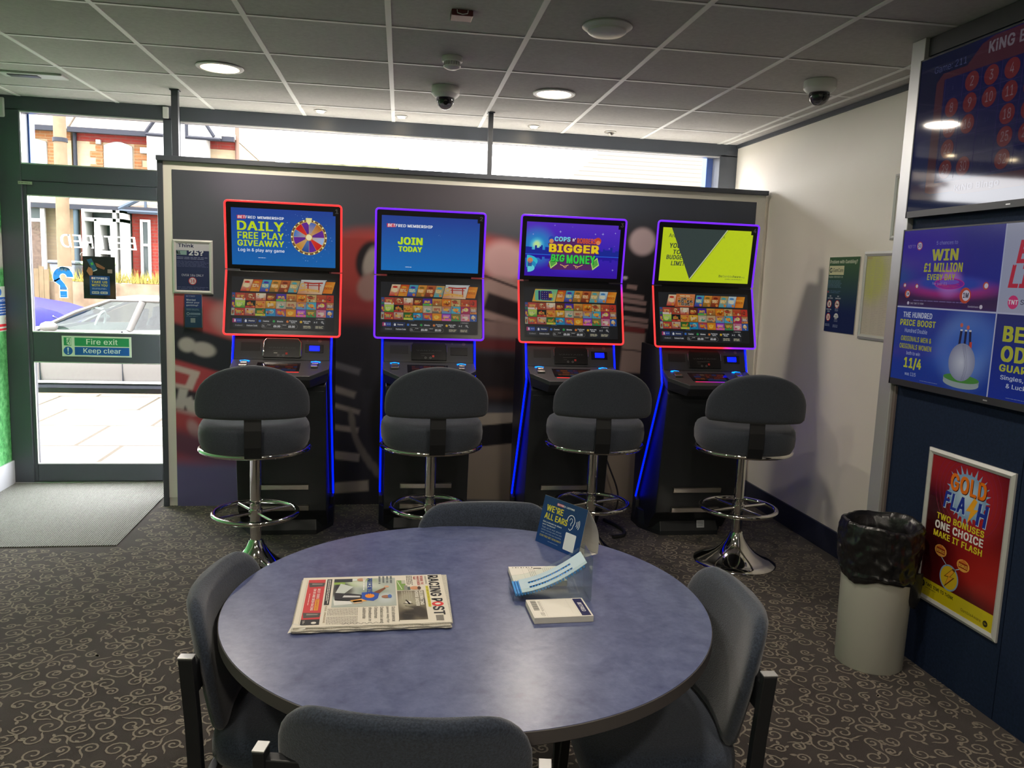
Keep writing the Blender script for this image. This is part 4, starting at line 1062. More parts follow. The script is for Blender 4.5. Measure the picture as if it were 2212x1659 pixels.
# ================================================================== swivel stools
def stool(x, y, rz, label):
    t = thing('swivel_stool', label, 'stool', (x, y, 0), rz, 'chrome swivel stools at the gaming machines')
    prof = [(0, 0), (.222, 0), (.226, .004), (.222, .010), (.185, .020), (.145, .038), (.108, .062), (.080, .090), (.058, .118), (.043, .145), (.034, .170), (.0, .171)]
    obj('base', MB().lathe(prof, 48, cap=False), M['chrome'], t, smooth=50)
    obj('pole', MB().cyl((0, 0, .12), (0, 0, .65), .0275, 28), M['chrome'], t, smooth=50)
    fr = MB(); fr.tube([(.203*math.cos(2*PI*i/48), .203*math.sin(2*PI*i/48), .31) for i in range(48)], .0125, 10, closed=True)
    obj('foot_ring', fr, M['chrome'], t, smooth=60)
    for k in range(4):
        a = R(28+90*k)
        obj('spoke', MB().cyl((.024*math.cos(a), .024*math.sin(a), .31), (.196*math.cos(a), .196*math.sin(a), .31), .0085, 10), M['chrome'], t, smooth=50)
    obj('collar', MB().lathe([(0, .292), (.034, .292), (.034, .328), (0, .328)], 24, cap=False), M['chrome'], t, smooth=35)
    sr = MB(); sr.tube([(.258*math.cos(2*PI*i/56), .235*math.sin(2*PI*i/56), .645) for i in range(56)], .0125, 10, closed=True)
    obj('seat_ring', sr, M['chrome'], t, smooth=60)
    def sup(a, rx, ry, e=.78):
        ca, sa = math.cos(a), math.sin(a)
        return (rx*math.copysign(abs(ca)**e, ca), ry*math.copysign(abs(sa)**e, sa))
    seat = MB(); rings = []
    for z, k in ((.638, .86), (.640, .90), (.652, .955), (.68, 1.0), (.72, 1.01), (.752, .995), (.772, .955), (.786, .88), (.792, .76), (.792, .4)):
        rings.append([(sup(2*PI*i/48, .262*k, .235*k)[0], sup(2*PI*i/48, .262*k, .235*k)[1], z-(.012*(1-k)/.6 if k < .7 else 0)+.012*abs(math.cos(2*PI*i/48))**3*(k if k > .5 else .4)) for i in range(48)])
    seat.loft(rings, True, True)
    obj('seat', seat, M['fabric_dark'], t, smooth=60)
    # backrest: domed upper edge, wraps gently round the sitter
    bk = MB(); zs0, zs1 = .832, 1.090; nu = 28; outer = []
    def half(z):
        q = (z-.905)/(zs1-.905)
        w = .270*math.sqrt(max(0, 1-q*q)) if z > .905 else .270
        if z < .865: w = .270-.040*(1-math.sqrt(max(0, 1-((.865-z)/.036)**2)))
        return w
    zz = [.832, .838, .850, .868, .90, .93, .96, .99, 1.015, 1.038, 1.056, 1.070, 1.080, 1.086, 1.0895]
    def pt(u, z, off):      # u arc position, off through thickness (+ outwards, away from the sitter)
        rr = .47; a = u/rr; cy = -.262+rr
        lean = (z-.83)*.12
        return ((rr+off)*math.sin(a), cy-(rr+off)*math.cos(a)-lean, z)
    rings = []
    N = 56; ths = .034
    for k, z in enumerate(zz):
        w = half(z); th = ths*min(1, .42+ (min(z-.832, zs1-z))/.022); ring = []
        for i in range(N):
            a = 2*PI*i/N; ca, sa = math.cos(a), math.sin(a)
            u = w*math.copysign(abs(ca)**.55, ca); o_ = th*math.copysign(abs(sa)**.75, sa)
            ring.append(pt(u, z, -o_))
        rings.append(ring)
    bk.loft(rings, True, True)
    obj('backrest', bk, M['fabric_dark'], t, smooth=70)
    br = MB()
    pth = [(.0, -.05, .630), (.0, -.20, .632), (.0, -.255, .650), (.0, -.268, .70), (0, -.270, .78), (0, -.266, .82), (0, -.266, .86)]
    rr_ = []
    for i, p in enumerate(pth):
        p = Vector(p); tt = (Vector(pth[min(i+1, 6)])-Vector(pth[max(i-1, 0)])).normalized(); nn = Vector((1, 0, 0)); bb = tt.cross(nn)
        rr_.append([tuple(p+nn*.039+bb*.006), tuple(p-nn*.039+bb*.006), tuple(p-nn*.039-bb*.006), tuple(p+nn*.039-bb*.006)])
    br.loft(rr_, True, True)
    obj('back_bracket', br, M['black'], t, bevel=.002)
    return t
stool(-.605, 4.055, R(6), 'black swivel stool in front of the first gaming machine, nearest the glass door')
stool(.275, 4.13, R(3), 'black swivel stool in front of the second gaming machine, with the purple surround')
stool(1.17, 4.17, R(-6), 'black swivel stool in front of the third gaming machine, behind the blue table card')
stool(1.985, 4.05, R(-12), 'black swivel stool in front of the fourth gaming machine, its whole chrome base in view')
# ================================================================== round table and what lies on it
TX, TY, TZ, TR = .234, 1.919, .720, .600
def laminate():
    m = mat('blue_laminate', (.13, .15, .27), .28, spec=.5)
    nt = m.node_tree; b = nt.nodes['Principled BSDF']; tc = nt.nodes.new('ShaderNodeTexCoord')
    n = nt.nodes.new('ShaderNodeTexNoise'); n.inputs['Scale'].default_value = 17; n.inputs['Detail'].default_value = 8; n.inputs['Roughness'].default_value = .62; n.inputs['Distortion'].default_value = .4
    n2 = nt.nodes.new('ShaderNodeTexNoise'); n2.inputs['Scale'].default_value = 70; n2.inputs['Detail'].default_value = 6
    r = nt.nodes.new('ShaderNodeValToRGB'); e = r.color_ramp.elements
    e[0].position = .34; e[0].color = (.046, .058, .148, 1); e[1].position = .70; e[1].color = (.125, .150, .275, 1)
    ad = nt.nodes.new('ShaderNodeMath'); ad.operation = 'MULTIPLY_ADD'; ad.inputs[1].default_value = .35
    ml = nt.nodes.new('ShaderNodeMath'); ml.operation = 'MULTIPLY'; ml.inputs[1].default_value = .68
    nt.links.new(tc.outputs['Object'], n.inputs['Vector']); nt.links.new(tc.outputs['Object'], n2.inputs['Vector'])
    nt.links.new(n.outputs['Fac'], ml.inputs[0]); nt.links.new(n2.outputs['Fac'], ad.inputs[0]); nt.links.new(ml.outputs[0], ad.inputs[2])
    nt.links.new(ad.outputs[0], r.inputs['Fac']); nt.links.new(r.outputs['Color'], b.inputs['Base Color'])
    bp = nt.nodes.new('ShaderNodeBump'); bp.inputs['Strength'].default_value = .12; bp.inputs['Distance'].default_value = .001
    n3 = nt.nodes.new('ShaderNodeTexNoise'); n3.inputs['Scale'].default_value = 300; nt.links.new(tc.outputs['Object'], n3.inputs['Vector'])
    nt.links.new(n3.outputs['Fac'], bp.inputs['Height']); nt.links.new(bp.outputs['Normal'], b.inputs['Normal'])
    return m
M['edge_brown'] = mat('brown_edge_band', (.075, .068, .066), .45)
tb = thing('round_table', 'round blue marbled laminate table with a dark edge in the foreground', 'table', (TX, TY, 0))
obj('tabletop', MB().lathe([(0, TZ-.004), (0, TZ), (TR-.002, TZ), (TR-.001, TZ-.004), (0, TZ-.004)], 128, cap=False), laminate(), tb, smooth=30)
obj('edge_band', MB().lathe([(0, TZ-.030), (TR-.002, TZ-.030), (TR, TZ-.028), (TR, TZ-.002), (TR-.002, TZ-.0008), (TR-.004, TZ-.0042), (0, TZ-.0042)], 128, cap=False), M['edge_brown'], tb, smooth=30)
obj('pedestal', MB().lathe([(0, .03), (.05, .03), (.04, .06), (.038, .66), (.10, .688), (0, .688)], 32, cap=False), M['black'], tb, smooth=35)
for k in range(4):
    a = R(45+90*k); mb = MB(); Mx = Matrix.Rotation(a, 4, 'Z')
    mb.add([(.02, -.03, .02), (.02, .03, .02), (.02, .03, .075), (.02, -.03, .075), (.36, -.018, 0), (.36, .018, 0), (.36, .018, .022), (.36, -.018, .022)],
           [(0, 3, 2, 1), (4, 5, 6, 7), (0, 1, 5, 4), (1, 2, 6, 5), (2, 3, 7, 6), (3, 0, 4, 7)], Mx)
    obj('foot', mb, M['black'], tb, bevel=.004)

# ---- newspaper: a folded stack, front page turned a quarter
news = thing('newspaper', 'folded racing newspaper lying on the round table', 'newspaper', (-.006, 1.912, TZ), R(.5))
PW, PL = .300, .360
st = MB(); rnd = random.Random(3)
for k in range(7):
    z0 = .0006+k*.0016; n_ = 26; top = []; dx0 = rnd.uniform(-.004, .003); dy0 = rnd.uniform(-.004, .002)-(.006 if k in (1, 2, 4) else 0)
    pts = []
    for i in range(n_+1):
        x = -PL/2+dx0+PL*i/n_; pts.append((x, -PW/2+dy0+.0018*math.sin(i*1.1+k)+.0013*math.sin(i*2.3+k*2)))
    pts += [(PL/2+dx0+.002*k, PW/2-.001), (-PL/2+dx0, PW/2-.001)]
    st.prism(pts, z0, z0+.0014+(.0002), 'z')
obj('pages', st, M['paper_edge'], news)
c = Canvas(); NP = '#d9d2c2'
c.rect(0, 0, PW, PL, NP, 0)
u = lambda a: a*PW
v = lambda a: a*PL
def np_text(t_, u0, u1, v0, v1, col, b=.02, lv=4): c.text(t_, u(u0), v(v0), u(u1), v(v1), col, lv, b)
np_text('RACING P', .02, .60, .895, .972, '#26262a', .045); np_text('ST', .695, .86, .895, .972, '#26262a', .045)
c.disc(u(.647), v(.933), u(.045), '#d03838', 4, 24, v(.040)); c.disc(u(.647), v(.933), u(.020), NP, 5, 16, v(.020))
for k in range(16): c.rect(u(.865+.0065*k), v(.905), u(.865+.0065*k+.003), v(.955), '#303030', 4)
c.rect(u(.26), v(.868), u(.70), v(.888), '#d8cc40', 3); np_text('BETTING SHOP DISPLAY EDITION', .28, .68, .872, .884, '#4a4a30', .01)
c.greek(u(.03), v(.870), u(.24), v(.884), 2, '#807a70', 3)
np_text('BEWARE THE', .03, .23, .838, .858, '#b03038', .02); np_text('HARVESMIRE', .03, .25, .812, .832, '#b03038', .02); np_text('TRAP', .03, .11, .788, .806, '#b03038', .02)
c.greek(u(.02), v(.735), u(.24), v(.782), 4, '#6a665e', 3)
c.rect(u(.12), v(.665), u(.34), v(.728), '#7a9a50', 3); c.rect(u(.12), v(.70), u(.20), v(.728), '#b8b8a8', 4); c.line([(u(.14), v(.67)), (u(.32), v(.70))], .0016, '#e0e0d0', 4); c.rect(u(.24), v(.715), u(.34), v(.74), '#8a8a80', 4)
c.disc(u(.30), v(.79), u(.038), '#c8906a', 4, 16, v(.034)); c.disc(u(.305), v(.822), u(.038), '#4a3428', 5, 12, v(.013)); c.rect(u(.27), v(.735), u(.34), v(.76), '#4a5a58', 3)
c.grid(paint('#6a6250', [('e', .06, .03, .05, .03, 0, '#a09a84', .02), ('e', .13, .05, .04, .02, 20, '#3a342c', .015), ('e', .03, .06, .04, .02, 0, '#8a8270', .02), ('e', .15, .02, .03, .02, 0, '#2c2822', .02), ('e', .07, .065, .02, .01, 0, '#4a443a', .01)]), u(.355), v(.665), u(.935), v(.852), 30, 12, 3, True)
for k in range(5): c.line([(u(.62+.05*k), v(.70+.01*(k % 2))), (u(.635+.05*k), v(.765))], .003, ['#2a2620', '#4a4438', '#8a8474'][k % 3], 5)
c.disc(u(.60), v(.735), .008, '#d8d4c8', 5, 10); c.line([(u(.55), v(.72)), (u(.64), v(.745))], .004, '#3a3630', 5)
np_text('CELEBRATING', .37, .66, .818, .842, '#f0ece0', .04, 6); np_text('HORSE EASTER', .37, .68, .786, .810, '#f0ece0', .04, 6); c.greek(u(.37), v(.69), u(.56), v(.77), 5, '#a8a290', 5)
c.greek(u(.93), v(.66), u(.96), v(.67), 1, '#6a665e', 3)
# the big picture
c.grid(paint('#a9b0a8', [('e', .02, .05, .03, .05, 0, '#98b060', .03), ('e', .08, .02, .04, .03, 0, '#56564f', .02), ('e', .09, .10, .05, .035, 0, '#8a9a8c', .03), ('e', .05, .02, .03, .02, 0, '#2c2c30', .015), ('e', .04, .08, .05, .02, 60, '#c4cabc', .03), ('e', .13, .13, .03, .02, 0, '#b8c0c0', .02)]), u(.055), v(.222), u(.655), v(.655), 40, 40, 3, True)
c.rect(u(.055), v(.222), u(.18), v(.30), '#8aa848', 4); c.rect(u(.055), v(.222), u(.13), v(.35), '#34363c', 5); c.rect(u(.07), v(.35), u(.10), v(.385), '#e0e0e8', 6); c.disc(u(.085), v(.41), u(.035), '#b88a70', 6, 14, v(.028)); c.disc(u(.08), v(.435), u(.04), '#c8c4bc', 7, 12, v(.012))
c.poly([(u(.36), v(.23)), (u(.52), v(.24)), (u(.54), v(.34)), (u(.50), v(.42)), (u(.42), v(.43)), (u(.38), v(.34))], '#2b2b2f', 5)
c.poly([(u(.16), v(.27)), (u(.36), v(.24)), (u(.38), v(.30)), (u(.24), v(.36))], '#c0c6c0', 5); c.poly([(u(.50), v(.23)), (u(.62), v(.24)), (u(.60), v(.36)), (u(.53), v(.34))], '#d4d4d0', 5)
c.poly([(u(.37), v(.42)), (u(.52), v(.42)), (u(.55), v(.50)), (u(.50), v(.53)), (u(.40), v(.54)), (u(.36), v(.49))], '#2a50a8', 6); c.disc(u(.445), v(.475), u(.045), '#e88a20', 7, 20, v(.032))
c.poly([(u(.37), v(.50)), (u(.40), v(.54)), (u(.30), v(.585)), (u(.27), v(.58))], '#7a4a30', 6); c.disc(u(.255), v(.592), u(.022), '#d0a080', 7, 10); c.poly([(u(.50), v(.42)), (u(.55), v(.46)), (u(.57), v(.37)), (u(.53), v(.34))], '#e0a050', 7)
c.disc(u(.47), v(.585), u(.032), '#9a6a50', 7, 14, v(.03)); c.disc(u(.465), v(.612), u(.038), '#5070b0', 8, 14, v(.014)); c.poly([(u(.42), v(.30)), (u(.46), v(.29)), (u(.47), v(.41)), (u(.44), v(.41))], '#c8c8c8', 6)
c.poly([(u(.54), v(.36)), (u(.60), v(.37)), (u(.58), v(.43)), (u(.53), v(.42))], '#c8a888', 7)
np_text('PRICEWISE', .06, .42, .455, .492, '#2a4a9a', .05, 8); c.greek(u(.10), v(.425), u(.36), v(.44), 1, '#e8e8e8', 8)
c.greek(u(.02), v(.53), u(.19), v(.64), 4, '#6a7070', 7, .5)
for k, t_ in enumerate(('Gold absence', 'paves way for', 'Delacroix and', 'Ombudsman', 'showdown in', 'Juddmonte')):
    c.text(t_, u(.675), v(.620-.038*k), u(.675+.023*len(t_)), v(.643-.038*k), '#3a3a3a', 4, .0)
for uu in (.675, .83): c.greek(u(uu), v(.20), u(uu+.14), v(.40), 20, '#7c766c', 3, .35, .05)
c.rect(u(.05), v(.172), u(.60), v(.206), '#2a2a2c', 3); c.greek(u(.07), v(.178), u(.58), v(.200), 2, '#d0ccc0', 4, .5)
c.text('SEE INSIDE', u(.62), v(.182), u(.94), v(.194), '#8a7048', 3, .01)
c.rect(u(.055), v(.042), u(.865), v(.160), '#c43a3c', 3); c.rect(u(.865), v(.042), u(.965), v(.160), '#2a2a2c', 3); c.disc(u(.93), v(.125), .006, '#d8d4c8', 4, 14); c.text('18+', u(.885), v(.055), u(.945), v(.068), '#d8d4c8', 4, .02)
for uu in (.12, .74): c.poly([(u(uu), v(.045)), (u(uu+.10), v(.055)), (u(uu+.09), v(.155)), (u(uu+.01), v(.160))], '#4a4642', 4); c.poly([(u(uu+.02), v(.07)), (u(uu+.05), v(.07)), (u(uu+.05), v(.14)), (u(uu+.03), v(.145))], '#86807a', 5)
np_text('BEST ODDS', .26, .47, .116, .134, '#f0e8e0', .03, 5); c.rect(u(.48), v(.112), u(.70), v(.138), '#e0a030', 4); np_text('GUARANTEED', .49, .69, .117, .133, '#b04030', .02, 5)
np_text('ON UK AND IRISH RACING', .26, .70, .088, .106, '#f0e8e0', .03, 5); c.greek(u(.36), v(.062), u(.60), v(.072), 1, '#e8c8c0', 5)
c.rect(u(.055), v(.033), u(.965), v(.035), '#a09a8c', 3)
# biro scribble along the near margin
c.line([(u(.965+.016*math.sin(k*1.9)), v(.30+.25*k/22)) for k in range(23)], .0011, '#2c2c34', 4)
obj_ = c.build('front_page', M['print'], news, Matrix.Translation((0, 0, .0128)) @ face_matrix((-PL/2, PW/2, 0), (0, -1, 0), (1, 0, 0)), back=(0, 0, PW, PL, .0012), backmat=M['paper'])
fold = MB(); fold.add([(-PL/2-.002, -PW/2+.016, .0130), (-PL/2-.010, -PW/2-.008, .004), (-PL/2+.028, -PW/2-.004, .010), (-PL/2+.002, -PW/2+.020, .0140), (-PL/2+.030, -PW/2+.002, .0136)], [(0, 1, 2, 4, 3)])
obj('dog_ear', fold, M['paper'], news)

# ---- betting slip pads
def pad(x, y, rz, label, front):
    t = thing('slip_pad', label, 'notepad', (x, y, TZ), rz, 'white betting slip pads')
    mb = MB()
    for k in range(12):
        o = .0004*math.sin(k*2.1); mb.box(-.0725+o, .0725+o, -.054, .054, .0003+k*.00118, .00135+k*.00118)
    obj('sheets', mb, M['paper'], t)
    c = Canvas(); c.rect(0, 0, .108, .145, '#e4dfd4', 0)
    if front:
        c.rect(.004, .118, .104, .141, '#2c2c58', 1); c.text('BETFRED', .028, .1245, .080, .1345, '#f0f0f4', 2, .04, .1)
        c.line([(.003, .003), (.105, .003), (.105, .115), (.003, .115), (.003, .003)], .0004, '#a8a298', 1); c.line([(.003, .034), (.105, .034)], .0004, '#a8a298', 1)
        for k in range(14): c.rect(.008+.0042*k, .008, .0098+.0042*k+.0006*(k % 3), .022, '#4a4640', 1)
        c.greek(.012, .026, .075, .032, 2, '#8a847a', 1); c.greek(.078, .020, .100, .030, 3, '#8a847a', 1)
        c.line([(.003, .1), (.09, .1)], .0003, '#b8b2a8', 1)
    else:
        for k in range(8): c.rect(.006, .010+.0075*k, .012, .012+.0075*k+.002*(k % 2), '#4a4640', 1)
        c.greek(.014, .05, .10, .07, 4, '#a09a90', 1, .3); c.rect(.012, .068, .020, .090, '#5a564e', 1); c.line([(.014, .035), (.10, .035)], .0004, '#a8a298', 1); c.greek(.014, .09, .10, .135, 8, '#b0aa9e', 1, .25)
    c.build('printed_slip', M['print'], t, Matrix.Translation((0, 0, .0148)) @ face_matrix((-.0725, .054, 0), (0, -1, 0), (1, 0, 0)))
    return t
pad(.444, 1.820, R(1.0), 'white pad of betting slips with a navy band across one end, nearest the viewer', True)
pad(.434, 2.048, R(-1.5), 'white pad of betting slips partly hidden behind the clear dispenser', False)

# ---- clear dispenser with a ramp of small blue pens
dp = thing('pen_dispenser', 'clear acrylic dispenser holding short blue pens on the round table', 'dispenser', (.350, 1.945, TZ), R(-2.5))
DL, DW = .196, .098
def ramp(x): s_ = x/DL; return .012+.098*(s_**1.75)*.92
prof = [(0, .002), (DL, .002), (DL, .112)]
top = [(x, ramp(x)+.020) for x in [DL-.012-k*(DL-.012)/14 for k in range(15)]]
for sy in (-1, 1):
    mb = MB(); mb.prism([(0, .001), (DL, .001), (DL, .120)]+top, sy*DW/2-.0012, sy*DW/2+.0012, 'y')
    obj('side_panel', mb, M['acrylic'], dp)
obj('back_panel', MB().box(DL-.0024, DL, -DW/2+.0015, DW/2-.0015, .001, .116), M['acrylic'], dp)
tr = MB(); xs = [k*DL*.96/16 for k in range(17)]
for a, b in zip(xs[:-1], xs[1:]):
    tr.add([(a, -DW/2+.002, ramp(a)), (b, -DW/2+.002, ramp(b)), (b, DW/2-.002, ramp(b)), (a, DW/2-.002, ramp(a)), (a, -DW/2+.002, ramp(a)-.0015), (b, -DW/2+.002, ramp(b)-.0015), (b, DW/2-.002, ramp(b)-.0015), (a, DW/2-.002, ramp(a)-.0015)],
           [(0, 1, 2, 3), (7, 6, 5, 4), (0, 4, 5, 1), (2, 6, 7, 3), (1, 5, 6, 2), (0, 3, 7, 4)])
obj('ramp_tray', tr, M['acrylic'], dp, smooth=40)
M['pen_blue'] = mat('pen_blue', (.06, .32, .78), .3)
for k in range(24):
    x = .004+k*.0074; z = ramp(x)+.0042
    obj('pen', MB().cyl((x, -.042, z), (x, .042, z), .0034, 8), M['pen_blue'], dp, smooth=50)
obj('pen_stop', MB().box(-.006, -.002, -DW/2, DW/2, .001, .022), M['acrylic'], dp)
cv_ = MB(); lab = Canvas()
M['pale_label'] = mat('pale_blue_card', (.50, .64, .72), .35)
def strip(mb, y0, y1, x0, x1, dz, n_=14):
    for k in range(n_):
        a = x0+(x1-x0)*k/n_; b = x0+(x1-x0)*(k+1)/n_
        mb.add([(a, y0, ramp(a)+dz), (b, y0, ramp(b)+dz), (b, y1, ramp(b)+dz), (a, y1, ramp(a)+dz), (a, y0, ramp(a)+dz+.0005), (b, y0, ramp(b)+dz+.0005), (b, y1, ramp(b)+dz+.0005), (a, y1, ramp(a)+dz+.0005)],
               [(3, 2, 1, 0), (4, 5, 6, 7), (0, 1, 5, 4), (2, 3, 7, 6)])
for y0, y1 in ((-.043, -.024), (-.013, .006), (.017, .043)): strip(cv_, y0, y1, .018, .182, .0085)
for y0, y1 in ((-.024, -.013), (.006, .017)):
    strip(cv_, y0, y1, .018, .040, .0085, 3); strip(cv_, y0, y1, .150, .182, .0085, 4)
obj('label_card', cv_, M['pale_label'], dp)

# ---- tent card
tc_ = thing('tent_card', "folded blue card reading WE'RE ALL EARS standing on the round table", 'table card', (.489, 2.36, TZ))
ux = Vector((.094, -.170, 0)).normalized(); TLn = .194; back_ = Vector((.170, .094, 0)).normalized()
top_off = back_*.034; H_t = .143
slope = (top_off+Vector((0, 0, H_t))); SL = slope.length
mf = face_matrix((0, 0, .0006), ux, slope)
c = Canvas(); c.rect(0, 0, TLn, SL, '#1d3f80', 0, top='#243a66')
c.rrect(.062, .128, .092, .136, .0008, '#b84858', 1); c.text('BETFRED', .064, .1295, .100, .1345, '#f0f0f4', 2, .03, .1); c.text('LISTENS', .105, .1295, .140, .1345, '#f0f0f4', 2, .04)
c.text("WE'RE", .020, .103, .096, .122, '#d8cc40', 2, .05); c.text('ALL EARS', .018, .078, .122, .097, '#d8cc40', 2, .05)
for k, (t_, w_) in enumerate((('Got a minute to share', .086), ('your feedback?', .060), ('Tell us in our short', .090), ('quick survey and we will', .094), ('enter you into our monthly', .094))):
    c.text(t_, .016, .066-.0085*k, .016+w_, .0712-.0085*k, '#e8ecf4' if k < 2 else '#a8b4d0', 2, .02 if k < 2 else 0)
c.text('£100 FREE BET GIVEAWAY!', .014, .022, .112, .028, '#c8b850', 2, .03); c.greek(.055, .012, .105, .015, 1, '#8a98c0', 1)
c.rrect(.124, .010, .170, .062, .003, '#e8ecf0', 1)
ear = [(.135+.016*math.cos(R(a)), .098+.017*math.sin(R(a))) for a in range(200, -60, -20)]+[(.146, .078), (.138, .070), (.131, .074)]
c.line(ear, .0022, '#e8ecf4', 2); c.line([(.129, .099), (.133, .106), (.140, .104), (.141, .096), (.136, .090), (.138, .084)], .0018, '#e8ecf4', 2)
for k in (1, 2, 3): c.ring(.148, .094, .006+.006*k, .0082+.006*k, '#e8ecf4', 2, 10, -32, 32)
c.build('printed_face', M['gloss_print'], tc_, mf, back=(0, 0, TLn, SL, .0008), backmat=M['paper'])
# rear panel bulges away, then a folded foot
rp = MB(); n_ = 12; rows_ = []
for k in range(n_+1):
    s_ = k/n_; z = H_t*(1-s_)+.0006; off = .034+(.078-.034)*s_+.022*math.sin(PI*s_*.95)
    rows_.append((off, z))
for k in range(n_):
    (o0, z0), (o1, z1) = rows_[k], rows_[k+1]
    a = back_*o0; b = back_*o1; th = back_*.0009
    vs = []
    for e in (Vector((0, 0, 0)), ux*TLn):
        vs += [tuple(e+a+Vector((0, 0, z0))), tuple(e+b+Vector((0, 0, z1))), tuple(e+b+th+Vector((0, 0, z1))), tuple(e+a+th+Vector((0, 0, z0)))]
    rp.add(vs, [(0, 1, 2, 3), (7, 6, 5, 4), (0, 4, 5, 1), (2, 6, 7, 3), (1, 5, 6, 2)])
obj('rear_panel', rp, M['paper'], tc_, smooth=50)
bt = MB(); e0, e1 = back_*.002, back_*.078
bt.add([tuple(e0+Vector((0, 0, .0003))), tuple(e0+ux*TLn+Vector((0, 0, .0003))), tuple(e1+ux*TLn+Vector((0, 0, .0003))), tuple(e1+Vector((0, 0, .0003))),
        tuple(e0+Vector((0, 0, .0012))), tuple(e0+ux*TLn+Vector((0, 0, .0012))), tuple(e1+ux*TLn+Vector((0, 0, .0012))), tuple(e1+Vector((0, 0, .0012)))], [(0, 3, 2, 1), (4, 5, 6, 7), (0, 1, 5, 4), (1, 2, 6, 5), (2, 3, 7, 6), (3, 0, 4, 7)])
obj('foot_flap', bt, M['paper'], tc_)

# ================================================================== table chairs
def chair(x, y, rz, label):
    t = thing('upholstered_chair', label, 'chair', (x, y, 0), rz, 'blue-grey chairs round the table'); t.scale = (1, 1, .983)
    # seat
    st = MB(); rings = []
    def sq(a, rx, ry, e=.42):
        ca, sa = math.cos(a), math.sin(a); return rx*math.copysign(abs(ca)**e, ca), ry*math.copysign(abs(sa)**e, sa)
    for z, k in ((.400, .93), (.404, .97), (.418, 1.0), (.440, 1.0), (.458, .985), (.468, .95), (.474, .88), (.476, .7), (.476, .3)):
        ring = []
        for i in range(48):
            a = 2*PI*i/48; px, py = sq(a, .225*k, .215*k)
            px *= 1-.10*(-py/.215)*.5
            if py > 0: py *= .78
            ring.append((px, py+.0, z-(.012*max(0, py/.215)**2 if z > .43 else 0)))
        rings.append(ring)
    st.loft(rings, True, True)
    obj('seat', st, M['fabric_blue'], t, smooth=60)
    # shield-shaped curved back: flat-topped with round shoulders, narrowing downwards
    bk = MB(); rings = []; N = 52
    for k, z in enumerate((.470, .474, .484, .50, .53, .57, .61, .65, .69, .72, .745, .765, .780, .790, .796, .7985)):
        s_ = (z-.47)/(.7985-.47)
        w = .165+.072*min(1, s_/.55)**.8
        if z > .70: q = (z-.70)/(.8005-.70); w = .135+(w-.135)*math.sqrt(max(0, 1-q*q))
        if z < .50: w *= .90+.10*math.sqrt(max(0, 1-((.50-z)/.032)**2))
        th = .024*min(1, .35+min(z-.470, .7985-z)/.018)
        rr = .50; cy = -.208+rr; lean = (z-.47)*.17
        ring = []
        for i in range(N):
            a = 2*PI*i/N; ca, sa = math.cos(a), math.sin(a)
            uu = w*math.copysign(abs(ca)**.5, ca); off = -th*math.copysign(abs(sa)**.7, sa); an = uu/rr
            ring.append(((rr+off)*math.sin(an), cy-(rr+off)*math.cos(an)-lean, z))
        rings.append(ring)
    bk.loft(rings, True, True)
    obj('backrest', bk, M['fabric_blue'], t, smooth=70)
    for sx in (-1, 1):
        lg = MB(); X = sx*.252
        P = [(-.275, 0), (-.205, .40), (-.212, .55), (-.224, .703)]
        rings = []
        for py, pz in P: rings.append([(X-.011, py-.016, pz), (X+.011, py-.016, pz), (X+.011, py+.016, pz), (X-.011, py+.016, pz)])
        lg.loft(rings, True, True)
        l_ = obj('rear_leg', lg, M['black'], t, bevel=.003)
        obj('end_cap', MB().box(X-.0113, X+.0113, -.2403, -.2077, .703, .7065), M['silver'], l_, bevel=.001)
        obj('back_bracket', MB().box(min(X, X-sx*.075), max(X, X-sx*.075), -.232, -.206, .61, .685), M['black'], t, bevel=.003)
        lf_ = MB(); X2 = sx*.188
        lf_.loft([[(X2-.012, py-.012, pz), (X2+.012, py-.012, pz), (X2+.012, py+.012, pz), (X2-.012, py+.012, pz)] for py, pz in ((.155, 0), (.130, .398))], True, True)
        obj('front_leg', lf_, M['black'], t, bevel=.003)
        obj('side_rail', MB().box(min(X-.010, X+.010), max(X-.010, X+.010), -.21, .10, .372, .398), M['black'], t, bevel=.003)
    obj('cross_rail', MB().box(-.236, .236, .090, .112, .372, .398), M['black'], t, bevel=.003)
    obj('cross_rail', MB().box(-.236, .236, -.205, -.183, .372, .398), M['black'], t, bevel=.003)
    return t
chair(.096, 1.532, R(-12), 'blue-grey chair nearest the viewer, seen from behind at the bottom edge')
chair(-.150, 1.945, R(-97), 'blue-grey chair tucked in at the left side of the round table')
chair(.648, 1.800, R(86), 'blue-grey chair tucked in at the right side of the round table')
chair(.357, 2.312, R(180), 'blue-grey chair on the far side of the round table, behind the blue card')

